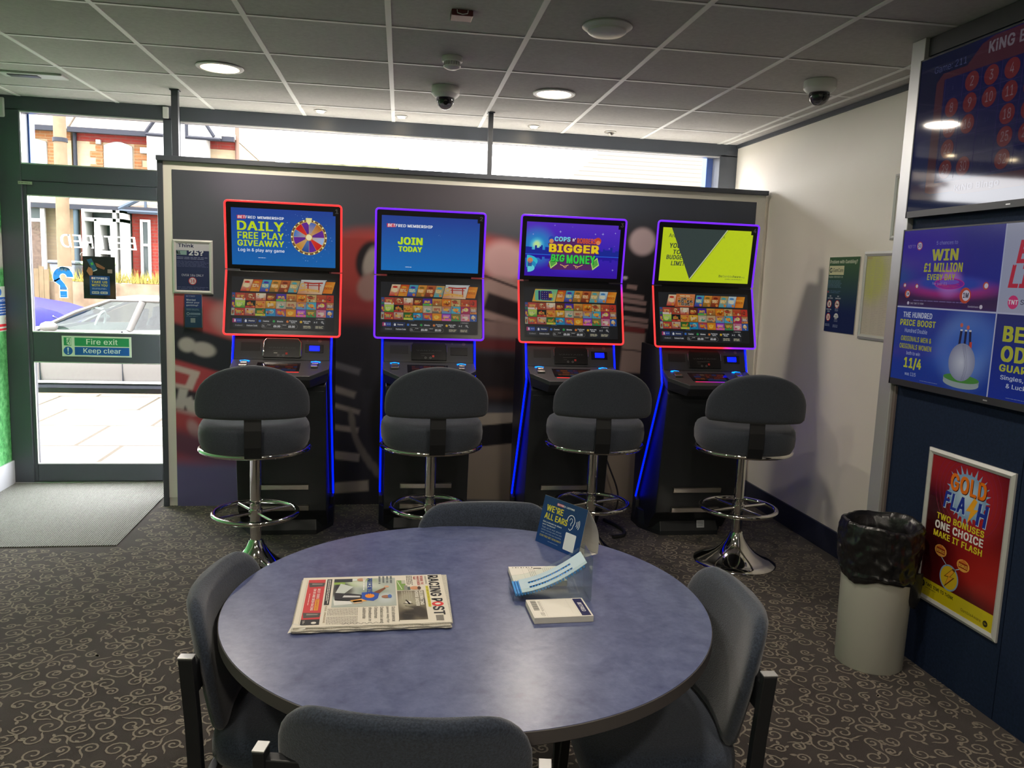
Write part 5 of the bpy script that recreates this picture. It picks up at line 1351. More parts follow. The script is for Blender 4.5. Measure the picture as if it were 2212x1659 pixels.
# ================================================================== bin with its bag
bn = thing('waste_bin', 'pale grey cylindrical bin lined with a black bag, by the red framed poster', 'bin', (2.036, 2.866, 0))
obj('drum', MB().lathe([(0, 0), (.128, 0), (.131, .004), (.138, .56), (.132, .56), (.125, .01), (0, .01)], 56, cap=False), M['bin'], bn, smooth=40)
bg_ = MB(); rings = []; rnd = random.Random(11); NB = 160
from mathutils import noise as mnoise
prof_b = [(.430, .03), (.44, .108), (.50, .114), (.555, .117), (.590, .130), (.604, .143), (.607, .148), (.600, .154), (.580, .157), (.555, .156), (.525, .158), (.495, .155), (.465, .153), (.435, .150), (.412, .146), (.402, .148), (.390, .147), (.378, .1425)]
steps = 5
for j in range((len(prof_b)-1)*steps+1):
    k = min(j//steps, len(prof_b)-2); t_ = j/steps-k; z0, r0 = prof_b[k]; z1, r1 = prof_b[k+1]; z = z0+(z1-z0)*t_; r_ = r0+(r1-r0)*t_
    ring = []; side = 0 if j < 6*steps else 1
    for i in range(NB):
        a = 2*PI*i/NB; ca, sa = math.cos(a), math.sin(a)
        p = Vector((ca*2.4+side*9, sa*2.4, z*9)); q1 = mnoise.noise(p); q2 = mnoise.noise(p*2.3+Vector((5, 1, 2))); q3 = mnoise.noise(Vector((ca*5, sa*5, z*40+side*7)))
        d = (.018*(.35-abs(q1))+.009*(.3-abs(q2))+.004*q3)*(1 if side else .45)
        if j > len(prof_b)*steps-14: d *= .6
        dz = (.006*math.sin(2*a+1)+.004*math.sin(5*a)+.005*mnoise.noise(Vector((ca*4, sa*4, 3)))) if r_ > .11 else 0
        if z < .42 and side: dz += .014*math.sin(3*a+.5)*(.42-z)/.04
        rr2 = min(max(r_+(d if r_ > .11 else 0), .02), .166)
        ring.append((rr2*ca, rr2*sa, z+dz))
    rings.append(ring)
bg_.loft(rings, True, True)
obj('bag', bg_, M['bag'], bn, smooth=30)
tl = MB()
tl.loft([[(.098+dx_, -.112+dy_, z) for dx_, dy_ in ((-w, .0), (0, -.012), (w, .0), (0, .008))] for z, w in ((.42, .030), (.36, .030), (.31, .026), (.285, .018), (.275, .008))], True, True)
obj('bag_tail', tl, M['bag'], bn, smooth=80)

# ================================================================== display wall on the right with its screens
WX = 2.222
dw = thing('display_wall', 'navy panelled display wall with a silver end post, carrying the screens on the right', 'panelled wall', (WX, 1.2, 0))
def D_(mb): mb.v = [(x-WX, y-1.2, z) for x, y, z in mb.v]; return mb
obj('carcass', D_(MB().box(WX+.012, XR-.005, -1.6, 3.13, 0, CH-.004)), M['cab'], dw)
for y0, y1 in ((2.397, 3.125), (1.2, 2.393), (0.0, 1.196), (-1.6, -.004)):
    obj('panel', D_(MB().box(WX, WX+.011, y0, y1, .0, 2.50)), M['navy'], dw, bevel=.001)
obj('top_rail', D_(MB().box(WX-.004, WX+.011, -1.6, 3.13, 2.502, CH-.004)), M['cab_grey'], dw)
obj('end_post', D_(MB().box(WX-.022, WX+.09, 3.131, 3.215, 0, CH-.002)), M['silver'], dw, bevel=.002)
obj('post_trim', D_(MB().box(WX-.010, WX+.02, 3.112, 3.130, 0, 1.13)), mat('brown_trim', (.16, .13, .12), .5), dw)
def tv(z0, z1, label, fill, m):
    y1, w = 3.118, 1.122; X = 2.180
    t = thing('wall_screen', label, 'television', (X, y1-w/2, (z0+z1)/2), 0, 'flat screens stacked on the display wall'); h = z1-z0
    obj('housing', MB().box(.002, .040, -w/2, w/2, -h/2, h/2), M['cab'], t, bevel=.003)
    obj('wall_mount', MB().box(.040, .042+.002, -.2, .2, -.15, .15), M['cab'], t)
    fr = MB(); b = .006; fr.box(-.002, .004, -w/2, -w/2+b, -h/2, h/2).box(-.002, .004, w/2-b, w/2, -h/2, h/2).box(-.002, .004, -w/2, w/2, h/2-b, h/2).box(-.002, .004, -w/2, w/2, -h/2, -h/2+.026)
    obj('bezel', fr, M['cab_grey'], t)
    obj('badge', MB().box(-.0026, -.0018, -.012, .008, -h/2+.010, -h/2+.0145), M['silver'], t)
    c = Canvas(); fill(c, w-2*b, h-b-.026)
    c.build('screen', m, t, face_matrix((0, w/2-b, -h/2+.026), (0, -1, 0), (0, 0, 1)))
def bingo(c, w, h):
    c.grid(paint('#1c2a78', [('g', .25, .62, '#242a80'), ('e', .1, .55, .3, .2, 0, '#1a2450', .2), ('e', .3, .05, .5, .14, 0, '#1c3a78', .2)]), 0, 0, w, h, 30, 18)
    c.text('Game: 211', .085, .535, .265, .562, '#6a72a8', 1)
    # red card with the numbers
    c.poly([(.10, .07), (.105, .495), (.14, .525), (.27, .525), (.34, .585), (.40, .600), (w-.04, .600), (w-.04, .045), (.30, .045), (.26, .060), (.13, .060)], '#6a3448', 1)
    c.poly([(.15, .10), (.15, .50), (w-.06, .50), (w-.06, .10)], '#1c2268', 2)
    c.text('KiNG Bingo', .375, .530, .66, .585, '#a89aa8', 3, .05)
    c.text('KiNG Bingo', .27, .052, .50, .082, '#a8a0b8', 3, .05)
    cw, chh = .098, .078; off = {1, 5, 6, 17, 20, 23, 24, 28, 31, 33, 36, 41, 44, 47}
    for r in range(5):
        for q in range(9 if r < 0 else 7):
            n = r*7+q+1; x = .158+q*cw; y = .50-(r+1)*chh
            c.line([(x, y), (x+cw, y)], .0015, '#5a4a90', 3); c.line([(x, y), (x, y+chh)], .0015, '#5a4a90', 3)
            s_ = str(n)
            if n in off: c.text(s_, x+.040, y+.030, x+.040+.009*len(s_), y+.044, '#5a5a88', 4)
            else:
                c.disc(x+cw/2, y+chh/2, .036, '#9a3640', 4, 24); tw = .018*len(s_); c.text(s_, x+cw/2-tw/2, y+.022, x+cw/2+tw/2, y+.058, '#b898a4', 5)
    for q in range(7): c.line([(.158+q*cw, .10), (.158+q*cw, .5)], .0012, '#5a4a90', 3)
tv(1.843, 2.478, 'upper wall screen showing a red and blue bingo board', bingo, M['dim_screen'])
def ads(c, w, h):
    c.rect(0, 0, w, h, '#b8bcd8', -1)
    hw, hh = .559, .316
    # WIN 1 MILLION
    c.grid(paint('#2a2a90', [('g', .45, .62, '#2a2a8c'), ('e', .03, .47, .06, .16, 0, '#1c5a98', .10), ('e', .12, .60, .2, .2, 0, '#3a28a0', .2), ('r', .28, .34, .3, .04, 0, '#3a2450', .05), ('e', .30, .385, .24, .035, 0, '#a83080', .03), ('e', .30, .405, .20, .03, 0, '#3048b0', .02), ('e', .30, .41, .06, .05, 0, '#b070c8', .05)]), 0, .308, hw, h, 60, 32)
    c.ring(.30, .392, .0, .0, '#ffffff', 1, 3)
    for rx, ry, col in ((.085, .022, '#b83098'), (.080, .018, '#5838b0')): c.disc(.30, .405, rx, col, 1, 28, ry)
    c.disc(.30, .400, .060, '#c84878', 1, 24, .012); c.disc(.30, .412, .055, '#7858c8', 2, 24, .010)
    c.text('5 chances to', .205, .557, .325, .572, '#8a8ac8', 2, .01); c.text('WIN', .185, .495, .335, .540, '#b8b838', 2, .06); c.text('£1 MILLION', .145, .450, .365, .486, '#b8b838', 2, .06); c.text('EVERY DAY', .170, .418, .330, .442, '#b8b838', 2, .055); c.text('for just £1', .205, .397, .290, .410, '#a898d8', 4, .01)
    c.text('NIFTY', .032, .548, .080, .562, '#8878b8', 2, .02); c.disc(.105, .556, .018, '#a84858', 2, 16); c.disc(.105, .556, .014, '#c8c8e0', 3, 16); c.text('50', .095, .549, .115, .563, '#5a3a5a', 4, .04)
    for x, y, r_, s_ in ((.395, .362, .030, '1M'), (.058, .360, .017, '1M'), (.035, .395, .009, ''), (.112, .392, .010, ''), (.495, .400, .014, '')):
        c.disc(x, y, r_, '#c85030', 3, 20); c.disc(x+r_*.15, y, r_*.68, '#d8d0e0', 4, 16)
        if s_: c.text(s_, x-r_*.35, y-r_*.3, x+r_*.6, y+r_*.35, '#383040', 5, .05)
    c.greek(.10, .330, .44, .338, 1, '#7868a0', 2); c.disc(.068, .322, .007, '#c8c0d8', 2, 12); c.text('TAKE TIME TO THINK', .080, .318, .165, .325, '#b8b0c8', 2, .02); c.text('GambleAware', .415, .318, .470, .325, '#b8b0c8', 2, .02); c.disc(.482, .322, .008, '#d0c8d8', 2, 12)
    # THE HUNDRED
    c.grid(paint('#1a3a9a', [('g', .2, -.02, '#183a98'), ('e', .42, .16, .12, .12, 0, '#6a90d0', .14), ('e', .42, .18, .16, .07, 20, '#3a68c0', .10)]), 0, 0, hw, .302, 60, 32)
    c.text('THE HUNDRED', .045, .262, .225, .285, '#c8d0e8', 2, .05); c.text('PRICE BOOST', .030, .228, .250, .254, '#b8bc3a', 2, .055); c.text('Hundred Double', .065, .200, .205, .217, '#b0bce0', 2, .01)
    c.text('ORIGINALS MEN &', .045, .164, .235, .185, '#a8aa38', 2, .05); c.text('ORIGINALS WOMEN', .040, .132, .240, .153, '#a8aa38', 2, .05); c.text('both to win', .090, .108, .175, .123, '#b0bce0', 2, .01); c.text('11/4', .080, .048, .190, .098, '#c0c43a', 2, .07); c.text('was 12/5', .092, .020, .162, .037, '#b0bce0', 2, .01)
    c.disc(.42, .030, .095, '#9aa8a8', 2, 32, .020); c.rect(.325, .030, .515, .048, '#8a9a98', 2); c.disc(.42, .048, .095, '#4a8a38', 3, 32, .016)
    for x, a_ in ((.385, -.006), (.415, 0), (.445, .008)): c.poly([(x, .15), (x+.012, .15), (x+.012-a_, .232), (x-a_, .232)], '#1c2440', 2); c.rect(x-a_, .228, x+.012-a_, .234, '#d8d8e0', 3)
    c.poly([(.442, .14), (.460, .14), (.458, .19), (.446, .19)], '#c84830', 3); c.disc(.395, .250, .008, '#c86858', 3, 12); c.disc(.430, .243, .008, '#c86858', 3, 12)
    c.disc(.415, .110, .070, '#8a8fa8', 4, 36, .072, mid='#c8ccd8')
    for d in (-.004, .001, .008): c.line([(.425+d+.012*math.sin(k*.4), .042+.0135*k) for k in range(11)], .0011, '#5a5a78', 5)
    c.greek(.19, .008, .30, .012, 1, '#7888b8', 2)
    # right-hand pair
    c.rect(hw+.006, .308, w, h, '#a8acc4', 1)
    c.text('EXTRA', hw+.065, .480, hw+.36, .560, '#c82838', 3, .07, .15); c.text('LIVE', hw+.040, .395, hw+.24, .475, '#c82838', 3, .07, .15); c.disc(hw+.072, .345, .024, '#d83878', 3, 20); c.text('TNT', hw+.050, .337, hw+.094, .353, '#e8e0e8', 4, .05); c.text('Sports', hw+.105, .333, hw+.19, .355, '#4a4a60', 3, .03)
    c.rect(hw+.006, 0, w, .302, '#16309a', 1, top='#1c2c70')
    c.text('BEST', hw+.045, .205, hw+.25, .262, '#b8bc3a', 3, .07); c.text('ODDS', hw+.045, .135, hw+.27, .192, '#b8bc3a', 3, .07); c.text('GUARANTEED', hw+.045, .100, hw+.35, .126, '#b8bc3a', 3, .06); c.text('Singles, Doubles', hw+.055, .068, hw+.28, .088, '#c8d0e8', 3, .03); c.text('& Lucky 15s', hw+.085, .040, hw+.25, .060, '#c8d0e8', 3, .03); c.greek(hw+.09, .008, hw+.25, .012, 1, '#7888b8', 3)
tv(1.142, 1.794, 'lower wall screen split into four betting adverts, WIN £1 MILLION at its top left', ads, M['tv_screen'])

# ---- framed posters
def snap_frame(t, w, h, b=.024, d=.014, back=True):
    """aluminium snap frame lying in local x (width), z (height), facing -y; returns nothing"""
    fr = MB()
    for pts in (((0, 0), (w, 0), (w-b, b), (b, b)), ((w, 0), (w, h), (w-b, h-b), (w-b, b)), ((w, h), (0, h), (b, h-b), (w-b, h-b)), ((0, h), (0, 0), (b, b), (b, h-b))):
        o0, o1, i1, i0 = pts; mid = lambda a, q: ((a[0]+q[0])/2, (a[1]+q[1])/2)
        m0, m1 = mid(o0, i0), mid(o1, i1); mk = lambda p, y: (p[0]-w/2, y, p[1]-h/2)
        vs = [mk(o0, 0), mk(o1, 0), mk(o1, -d*.55), mk(o0, -d*.55), mk(m1, -d), mk(m0, -d), mk(i1, -d*.6), mk(i0, -d*.6), mk(i1, 0), mk(i0, 0)]
        fr.add(vs, [(3, 2, 1, 0), (5, 4, 2, 3), (7, 6, 4, 5), (9, 8, 6, 7), (0, 1, 8, 9), (0, 9, 7, 5, 3), (1, 2, 4, 6, 8)])
    obj('frame', fr, M['frame_white'], t)
    obj('backboard', MB().box(-w/2+b*.5, w/2-b*.5, -.004, 0, -h/2+b*.5, h/2-b*.5), M['white_plastic'], t)
# red Gold Flash poster
gf = thing('framed_poster', 'silver framed red poster with a lightning bolt low on the navy wall, behind the bin', 'poster', (WX-.001, (2.862+2.412)/2, .602), -PI/2)
gw, gh = .452, .628; snap_frame(gf, gw, gh)
c = Canvas(); w, h = gw-.040, gh-.040
c.grid(paint('#6a1216', [('e', .22, .45, .16, .16, 0, '#a8282c', .16), ('e', .36, .15, .16, .14, 0, '#a02420', .16), ('e', .04, .30, .10, .25, 0, '#3a0c10', .16), ('e', .06, .55, .12, .08, 0, '#9a2420', .12), ('e', .28, .05, .2, .06, 0, '#4a1014', .10)]), 0, 0, w, h, 50, 60)
for r_, a_ in ((.112, 0), (.13, 25), (.15, 38), (.172, 46)): c.ring(.212, .47, r_, r_+.0018, '#8a2848', 1, 40, 90+a_, 450-a_)
c.rect(0, 0, w, .072, '#c8b818', 2)
rnd = random.Random(5)
for k in range(26):
    a = 2*PI*k/26; r0, r1 = .075, .100+.022*rnd.random(); c.poly([(.212+r0*1.15*math.cos(a-.10), .462+r0*math.sin(a-.10)), (.212+r1*1.05*math.cos(a+.03), .462+r1*math.sin(a+.03)), (.212+r0*1.15*math.cos(a+.10), .462+r0*math.sin(a+.10))], '#8ab0d0', 3)
c.disc(.212, .462, .098, '#7aa0c8', 4, 30, .086, mid='#c8dce8')
for d, c1, l_ in ((.003, '#401818', 5), (0, '#e87818', 6)): c.text('GOLD', .118+d, .468-d, .306+d, .536-d, c1, l_, .06)
for d, c1, l_ in ((.003, '#c0d8f0', 5), (0, '#24389a', 6)): c.text('FLA', .090+d, .390-d, .208+d, .456-d, c1, l_, .06, .12); c.text('H', .268+d, .370-d, .318+d, .456-d, c1, l_, .06, .10)
c.poly([(.250, .468), (.214, .408), (.238, .412), (.226, .362), (.276, .428), (.252, .424), (.268, .458)], '#f0a828', 7)
c.text('TWO BONUSES', .062, .334, .318, .360, '#d8c830', 5, .055); c.text('ONE CHOICE', .058, .296, .318, .328, '#e8e4e0', 5, .06); c.text('MAKE IT FLASH', .054, .262, .318, .288, '#d8c830', 5, .055)
for x, y in ((.105, .212), (.232, .196)):
    c.disc(x, y, .034, '#e0a048', 3, 14, .024); c.rect(x-.024, y-.012, x+.024, y+.010, '#8a2a18', 4); c.text('BONUS', x-.021, y-.008, x+.021, y+.005, '#f0c050', 5, .04); c.poly([(x-.026, y+.010), (x, y+.024), (x+.026, y+.010)], '#c87030', 4)
c.line([(.112, .190), (.148, .165)], .003, '#b8d0e8', 3); c.line([(.215, .176), (.188, .162)], .003, '#b8d0e8', 3)
c.disc(.165, .122, .052, '#8aa8c8', 3, 30); c.disc(.165, .122, .046, '#d8b828', 4, 30)
c.poly([(.182, .166), (.138, .120), (.160, .124), (.144, .078), (.196, .132), (.172, .128), (.196, .160)], '#6a4018', 5); c.poly([(.178, .160), (.145, .124), (.163, .128), (.150, .090), (.188, .130), (.168, .126), (.190, .154)], '#e8a830', 6)
c.disc(.022, .048, .014, '#2a2814', 3, 20); c.text('TT', .016, .043, .028, .053, '#c8b818', 4, .04); c.text('TAKE TIME TO THINK', .042, .044, .200, .058, '#2a2814', 3, .04); c.greek(.042, .034, .110, .039, 1, '#5a5418', 3); c.text('GambleAware', .245, .022, .350, .034, '#4a4414', 3, .0); c.disc(.372, .026, .012, '#2a2814', 3, 20); c.text('18+', .365, .022, .379, .030, '#c8b818', 4, .02)
c.build('poster_sheet', M['gloss_print'], gf, face_matrix((-w/2, -.0052, -h/2), (1, 0, 0), (0, 0, 1)))
# framed white notice on the cream wall (partly behind the post)
fn_ = thing('framed_notice', 'white framed sheet of small print on the cream wall, half hidden by the silver post', 'poster', (XR-.001, 3.90, 1.508), -PI/2)
nw, nh = .33, .475; snap_frame(fn_, nw, nh, .026)
c = Canvas(); w, h = nw-.042, nh-.042; c.rect(0, 0, w, h, '#cfc8b8', 0)
c.grid(paint('#cbc4b4', [('e', .07, .32, .12, .14, 0, '#c6c87c', .10)]), 0, 0, w, h, 16, 22, 1)
for q in range(4): c.greek(.008+q*.072, .01, .070+q*.072, h-.02, 44, '#b4ad9e', 2, .18, .5)
c.text('RULES', .010, h-.018, .05, h-.009, '#b07070', 3, .02)
c.build('poster_sheet', M['gloss_print'], fn_, face_matrix((-w/2, -.0052, -h/2), (1, 0, 0), (0, 0, 1)))
fn2 = thing('framed_notice', 'white framed notice higher on the cream wall, only its left edge showing beside the post', 'poster', (XR-.001, 3.725, 1.968), -PI/2)
snap_frame(fn2, .27, .335, .022); obj('poster_sheet', MB().box(-.115, .115, -.0055, -.0045, -.145, .145), M['paper'], fn2)
# GamCare poster
gc = thing('wall_poster', 'narrow blue and green help poster titled Problem with Gambling? on the cream wall', 'poster', (XR-.001, 4.2605, 1.504), -PI/2)
w, h = .306, .434; c = Canvas(); c.rect(0, 0, w, h, '#1f2c58', 0); c.grid(paint('#24305e', [('g', .12, .40, '#4a6a50')]), 0, 0, w, h, 4, 20, 1)
c.text('Problem with Gambling?', .008, .392, .285, .418, '#e0e8d0', 3, .03); c.rect(.006, .332, .158, .384, '#d8d8b0', 2); c.ring(.024, .358, .008, .015, '#4a5a58', 3, 16, 30, 330); c.line([(.026, .356), (.038, .356), (.038, .348)], .004, '#4a5a58', 3); c.text('GamCare', .046, .348, .150, .370, '#4a5a58', 3, .03)
c.text('Helpline: 0808 8020 133', .006, .312, .152, .326, '#b8c8b8', 3, .03); c.greek(.004, .256, .150, .302, 6, '#6a8aa0', 3, .35); c.greek(.012, .224, .148, .242, 2, '#5a7a98', 3, .35); c.disc(.006+.006, .232, .006, '#c84848', 3, 10)
for x, t1, t2 in ((.010, 'NO', 'ALCOHOL'), (.090, 'NO', 'SMOKING')): c.text(t1, x+.024, .204, x+.040, .212, '#d0d8e0', 3, .03); c.text(t2, x+.004, .192, x+.060, .200, '#d0d8e0', 3, .03)
for x in (.036, .118): c.disc(x, .162, .024, '#b83838', 3, 24); c.disc(x, .162, .020, '#e0e0d8', 4, 24)
c.rect(.036, .150, .042, .172, '#3a3040', 5); c.rect(.028, .150, .034, .164, '#8a8a90', 5); c.rect(.104, .160, .132, .165, '#303038', 5)
for x in (.036, .118): c.line([(x-.014, .176), (x+.014, .148)], .003, '#b83838', 6)
c.text('OVER 18s', .010, .126, .062, .134, '#d0d8e0', 3, .03); c.text('ONLY', .022, .114, .050, .122, '#d0d8e0', 3, .03); c.disc(.036, .084, .024, '#b83838', 3, 24); c.disc(.036, .084, .019, '#e0e0d8', 4, 24); c.text('18', .024, .074, .048, .094, '#b83838', 5, .05)
c.disc(.118, .086, .024, '#e0e4e4', 3, 20, .024, 0, 180); c.text('Think', .103, .091, .133, .100, '#24305e', 4, .03); c.text('25?', .104, .074, .132, .087, '#e0e4e4', 4, .05); c.greek(.100, .060, .138, .070, 3, '#8a9ab8', 3); c.greek(.008, .030, .064, .046, 3, '#8a9ab8', 3); c.greek(.092, .026, .144, .044, 3, '#8a9ab8', 3); c.greek(.100, .120, .136, .140, 4, '#8a9ab8', 3)
c.build('poster_board', M['gloss_print'], gc, face_matrix((-w/2, -.0045, -h/2), (1, 0, 0), (0, 0, 1)), back=(0, 0, w, h, .0042), backmat=M['white_plastic'])
# Think 25 frame on the partition
tf = thing('framed_notice', 'silver framed dark blue Think 25 notice at the left end of the partition', 'poster', (-1.146, PY-.001, 1.523))
fw, fh = .236, .330; snap_frame(tf, fw, fh, .021, .012); c = Canvas(); w, h = fw-.034, fh-.034
c.rect(0, 0, w, h, '#2a3054', 0); c.rect(0, h-.048, w, h, '#b8b8c0', 1); c.text('Think', .016, h-.030, .108, h-.008, '#2c3050', 2, .04); c.rect(.016, h-.046, .108, h-.038, '#b8b8c0', 2); c.rect(.008, h-.076, .066, h-.050, '#7c9a98', 3); c.rect(.006, h-.072, .014, h-.054, '#5a7a78', 3); c.disc(.022, h-.060, .006, '#4a5058', 4, 10); c.rect(.014, h-.074, .030, h-.067, '#4a5058', 4)
c.text('25?', .078, h-.078, .164, h-.044, '#c0c4cc', 3, .06); c.greek(.008, h-.104, w-.010, h-.086, 2, '#7a80a0', 2, .4); c.greek(.008, h-.150, w-.008, h-.110, 5, '#5a6088', 2, .3)
c.text('OVER 18s ONLY', .034, .090, .164, .104, '#a8acc0', 2, .02); c.disc(.098, .062, .024, '#a84048', 2, 24); c.disc(.098, .062, .019, '#c8c8d0', 3, 24); c.text('18', .085, .051, .111, .073, '#a84048', 4, .05); c.greek(.008, .010, w-.008, .028, 2, '#5a6088', 2, .3)
c.build('poster_sheet', M['gloss_print'], tf, face_matrix((-w/2, -.0052, -h/2), (1, 0, 0), (0, 0, 1)))
lh = thing('leaflet_holder', 'clear holder of dark blue help leaflets fixed under the Think 25 notice', 'leaflet holder', (-1.146, PY-.001, 1.252))
c = Canvas(); w, h = .102, .205; c.rect(0, 0, w, h, '#243a6a', 0); c.text('BETFRED', .010, h-.016, .062, h-.007, '#8a8aa8', 1, .03)
for k, t_ in enumerate(('Worried', 'about your', 'gambling?')): c.text(t_, .010, h-.040-.017*k, .010+.0078*len(t_), h-.028-.017*k, '#b8c0d0', 1, .03)
c.greek(.010, .105, .088, .118, 2, '#7a88a8', 1); c.ring(.020, .085, .006, .009, '#b8c0d0', 1, 12); c.rrect(.032, .079, .092, .091, .003, '#8a98b8', 1); c.text('GambleAware', .035, .082, .089, .088, '#243a6a', 2, .01); c.rect(.034, .030, .062, .058, '#9aa0ac', 1); c.greek(.010, .066, .088, .072, 1, '#7a88a8', 1)
c.build('leaflets', M['print'], lh, face_matrix((-w/2, -.012, -h/2), (1, 0, 0), (0, 0, 1)), back=(0, 0, w, h, .008), backmat=M['paper'])
obj('pocket', MB().box(-.056, .056, -.016, -.0145, -.108, .02).box(-.056, .056, -.016, -.001, -.110, -.108).box(-.056, -.0545, -.016, -.001, -.108, .03).box(.0545, .056, -.016, -.001, -.108, .03), M['acrylic'], lh)

# ---- signs and stickers on the door
sg_ = thing('fire_exit_sign', 'green and blue Fire exit Keep clear sign on the door rail', 'sign', (-1.908, YW-.036, .957))
w, h = .443, .140; c = Canvas(); c.rect(0, 0, w, h, '#c4d4c0', 0)
c.rect(.012, .074, .060, .130, '#2f8a58', 1); c.rect(.080, .072, w-.014, .130, '#2f8a58', 1); c.rect(.080, .010, w-.014, .066, '#2458a0', 1); c.disc(.038, .038, .029, '#2458a0', 1, 28)
c.text('Fire exit', .155, .084, .355, .122, '#c8dcc8', 2, .02); c.text('Keep clear', .135, .016, .375, .058, '#c8dcd8', 2, .02)
c.rect(.030, .078, .058, .126, '#c4d4c0', 2); c.disc(.047, .118, .0048, '#2f8a58', 3, 12); c.line([(.046, .112), (.040, .100)], .007, '#2f8a58', 3); c.line([(.040, .101), (.050, .094), (.048, .082)], .0042, '#2f8a58', 3); c.line([(.040, .101), (.034, .092), (.022, .090)], .0042, '#2f8a58', 3); c.line([(.045, .110), (.054, .104)], .003, '#2f8a58', 3); c.line([(.045, .110), (.036, .112), (.032, .104)], .003, '#2f8a58', 3); c.poly([(.030, .078), (.044, .078), (.030, .086)], '#2f8a58', 3)
c.poly([(.033, .060), (.043, .060), (.040, .030), (.036, .030)], '#c8dcd8', 2); c.disc(.038, .021, .005, '#c8dcd8', 2, 12)
c.build('sign_face', M['gloss_print'], sg_, face_matrix((-w/2, -.0035, -h/2), (1, 0, 0), (0, 0, 1)), back=(0, 0, w, h, .003), backmat=M['white_plastic'])
pp = thing('door_poster', 'small dark poster reading TAKE US WITH YOU hanging on the door glass', 'poster', (-1.888, YW-.007, 1.425))
w, h = .205, .286; c = Canvas(); c.grid(paint('#1c1c22', [('e', .19, .05, .04, .05, 0, '#4a342c', .05), ('e', .05, .12, .05, .03, 0, '#3a3436', .04)]), 0, 0, w, h, 12, 16)
c.poly([(.025, .262), (.055, .272), (.090, .200), (.062, .188)], '#2a5a78', 1); c.poly([(.048, .240), (.062, .246), (.068, .230), (.054, .225)], '#48a848', 2); c.poly([(.062, .188), (.090, .200), (.088, .193), (.066, .184)], '#d8d8d8', 2)
c.poly([(.078, .243), (.092, .240), (.140, .212), (.135, .198), (.110, .206), (.086, .218)], '#8a5a40', 1); c.poly([(.035, .215), (.055, .206), (.062, .185), (.058, .158), (.040, .156), (.022, .185)], '#a06a4a', 2); c.rect(.155, .176, .185, .202, '#8a7a70', 1)
c.rect(.040, .026, .168, .156, '#1c4480', 3); c.poly([(.050, .132), (.060, .132), (.066, .148), (.050, .148)], '#a83848', 4); c.text('BETFRED', .053, .132, .152, .146, '#d8d8e0', 5, .05); c.text('TAKE US', .052, .106, .152, .122, '#b8a838', 5, .05); c.text('WITH YOU', .052, .084, .152, .100, '#b8a838', 5, .05); c.greek(.054, .062, .150, .076, 2, '#8a98b8', 4, .35)
for x in (.052, .106): c.rrect(x, .034, x+.046, .050, .002, '#a8acb0', 4); c.greek(x+.004, .038, x+.042, .046, 1, '#404850', 5, .6)
c.build('poster_sheet', M['gloss_print'], pp, face_matrix((-w/2, -.002, -h/2), (1, 0, 0), (0, 0, 1)), back=(0, 0, w, h, .0016), backmat=M['paper'])
for x in (-.098, .098): obj('suction_cup', MB().cyl((x, -.006, .150), (x, .0, .150), .016, 18, .020), M['acrylic'], pp, smooth=50)
M['white_vinyl'] = vinyl('white_vinyl')
bl = Canvas(); bl.text('BETFRED', .475, 0, 0, .088, '#f4f4f4', 0, .028, -.12)
o = bl.build('window_lettering', M['white_vinyl'], None, face_matrix((-2.120, YW-.0085, 1.620), (1, 0, 0), (0, .0, 1)))
tag(o, 'white shop name lettering on the door glass, seen mirrored from inside', 'window lettering')
qm = thing('window_sticker', 'blue question mark shaped Think 25 sticker on the door glass, seen mirrored', 'sticker', (-2.118, YW-.0075, 1.385))
c = Canvas()
def qmark(c, g, col, lv):
    # arc of the hook, mirrored question mark, then stem and dot
    c.ring(.0, .038, .022-g, .064+g, col, lv, 26, 0-(8 if g else 0), 215)
    c.poly([(-.060-g, .010), (-.024+g, .030), (.010+g*0, -.012), (.022+g, -.038), (.022+g, -.048), (-.022-g, -.048), (-.022-g, -.020)], col, lv)
    c.rect(-.022-g, -.100-g, .022+g, -.058+g, col, lv)
qmark(c, .004, '#d8e4e8', 0); qmark(c, 0, '#3a8ac8', 1)
c.rrect(.0-.02, .084, .062, .108, .010, '#d8e4e8', 0); c.text('Think', .050, .089, .002, .103, '#5a9ac8', 1, .02); c.text('25?', .026, .076, -.034, .094, '#e4ecf4', 3, .06); c.greek(-.058, .042, -.024, .052, 3, '#a8c8e0', 3); c.rect(-.018, -.040, .018, -.036, '#c8a8c0', 3); c.greek(-.018, -.092, .012, -.084, 1, '#d8e4f0', 3)
c.build('sticker_face', M['white_vinyl'], qm, face_matrix((0, 0, 0), (1, 0, 0), (0, 0, 1)))
ls = thing('fire_action_sign', 'white, blue and red notice at the edge of the green wall beside the door', 'sign', (XL+.0012, 5.740, 1.200), PI/2)
w, h = .26, .295; c = Canvas(); c.rect(0, 0, w, h, '#c8d4c8', 0); c.rect(.01, .105, w-.014, .225, '#2a58a8', 1); c.disc(.13, .258, .022, '#3a68b0', 1, 20); c.text('Fire action', .04, .196, w-.03, .216, '#d0d8e0', 2, .03)
for k in range(4): c.greek(.03, .170-.018*k, w-.03, .180-.018*k, 1, '#d0d8e0', 2, .6)
c.ring(.20, .072, .016, .019, '#c84038', 1, 20); c.line([(.188, .084), (.212, .060)], .003, '#c84038', 1); c.rect(.01, .030, w-.01, .048, '#c83038', 1); c.rect(.01, .006, w-.01, .020, '#c83038', 1)
c.build('sign_face', M['gloss_print'], ls, face_matrix((-w/2, -.003, -h/2), (1, 0, 0), (0, 0, 1)), back=(0, 0, w, h, .0028), backmat=M['white_plastic'])
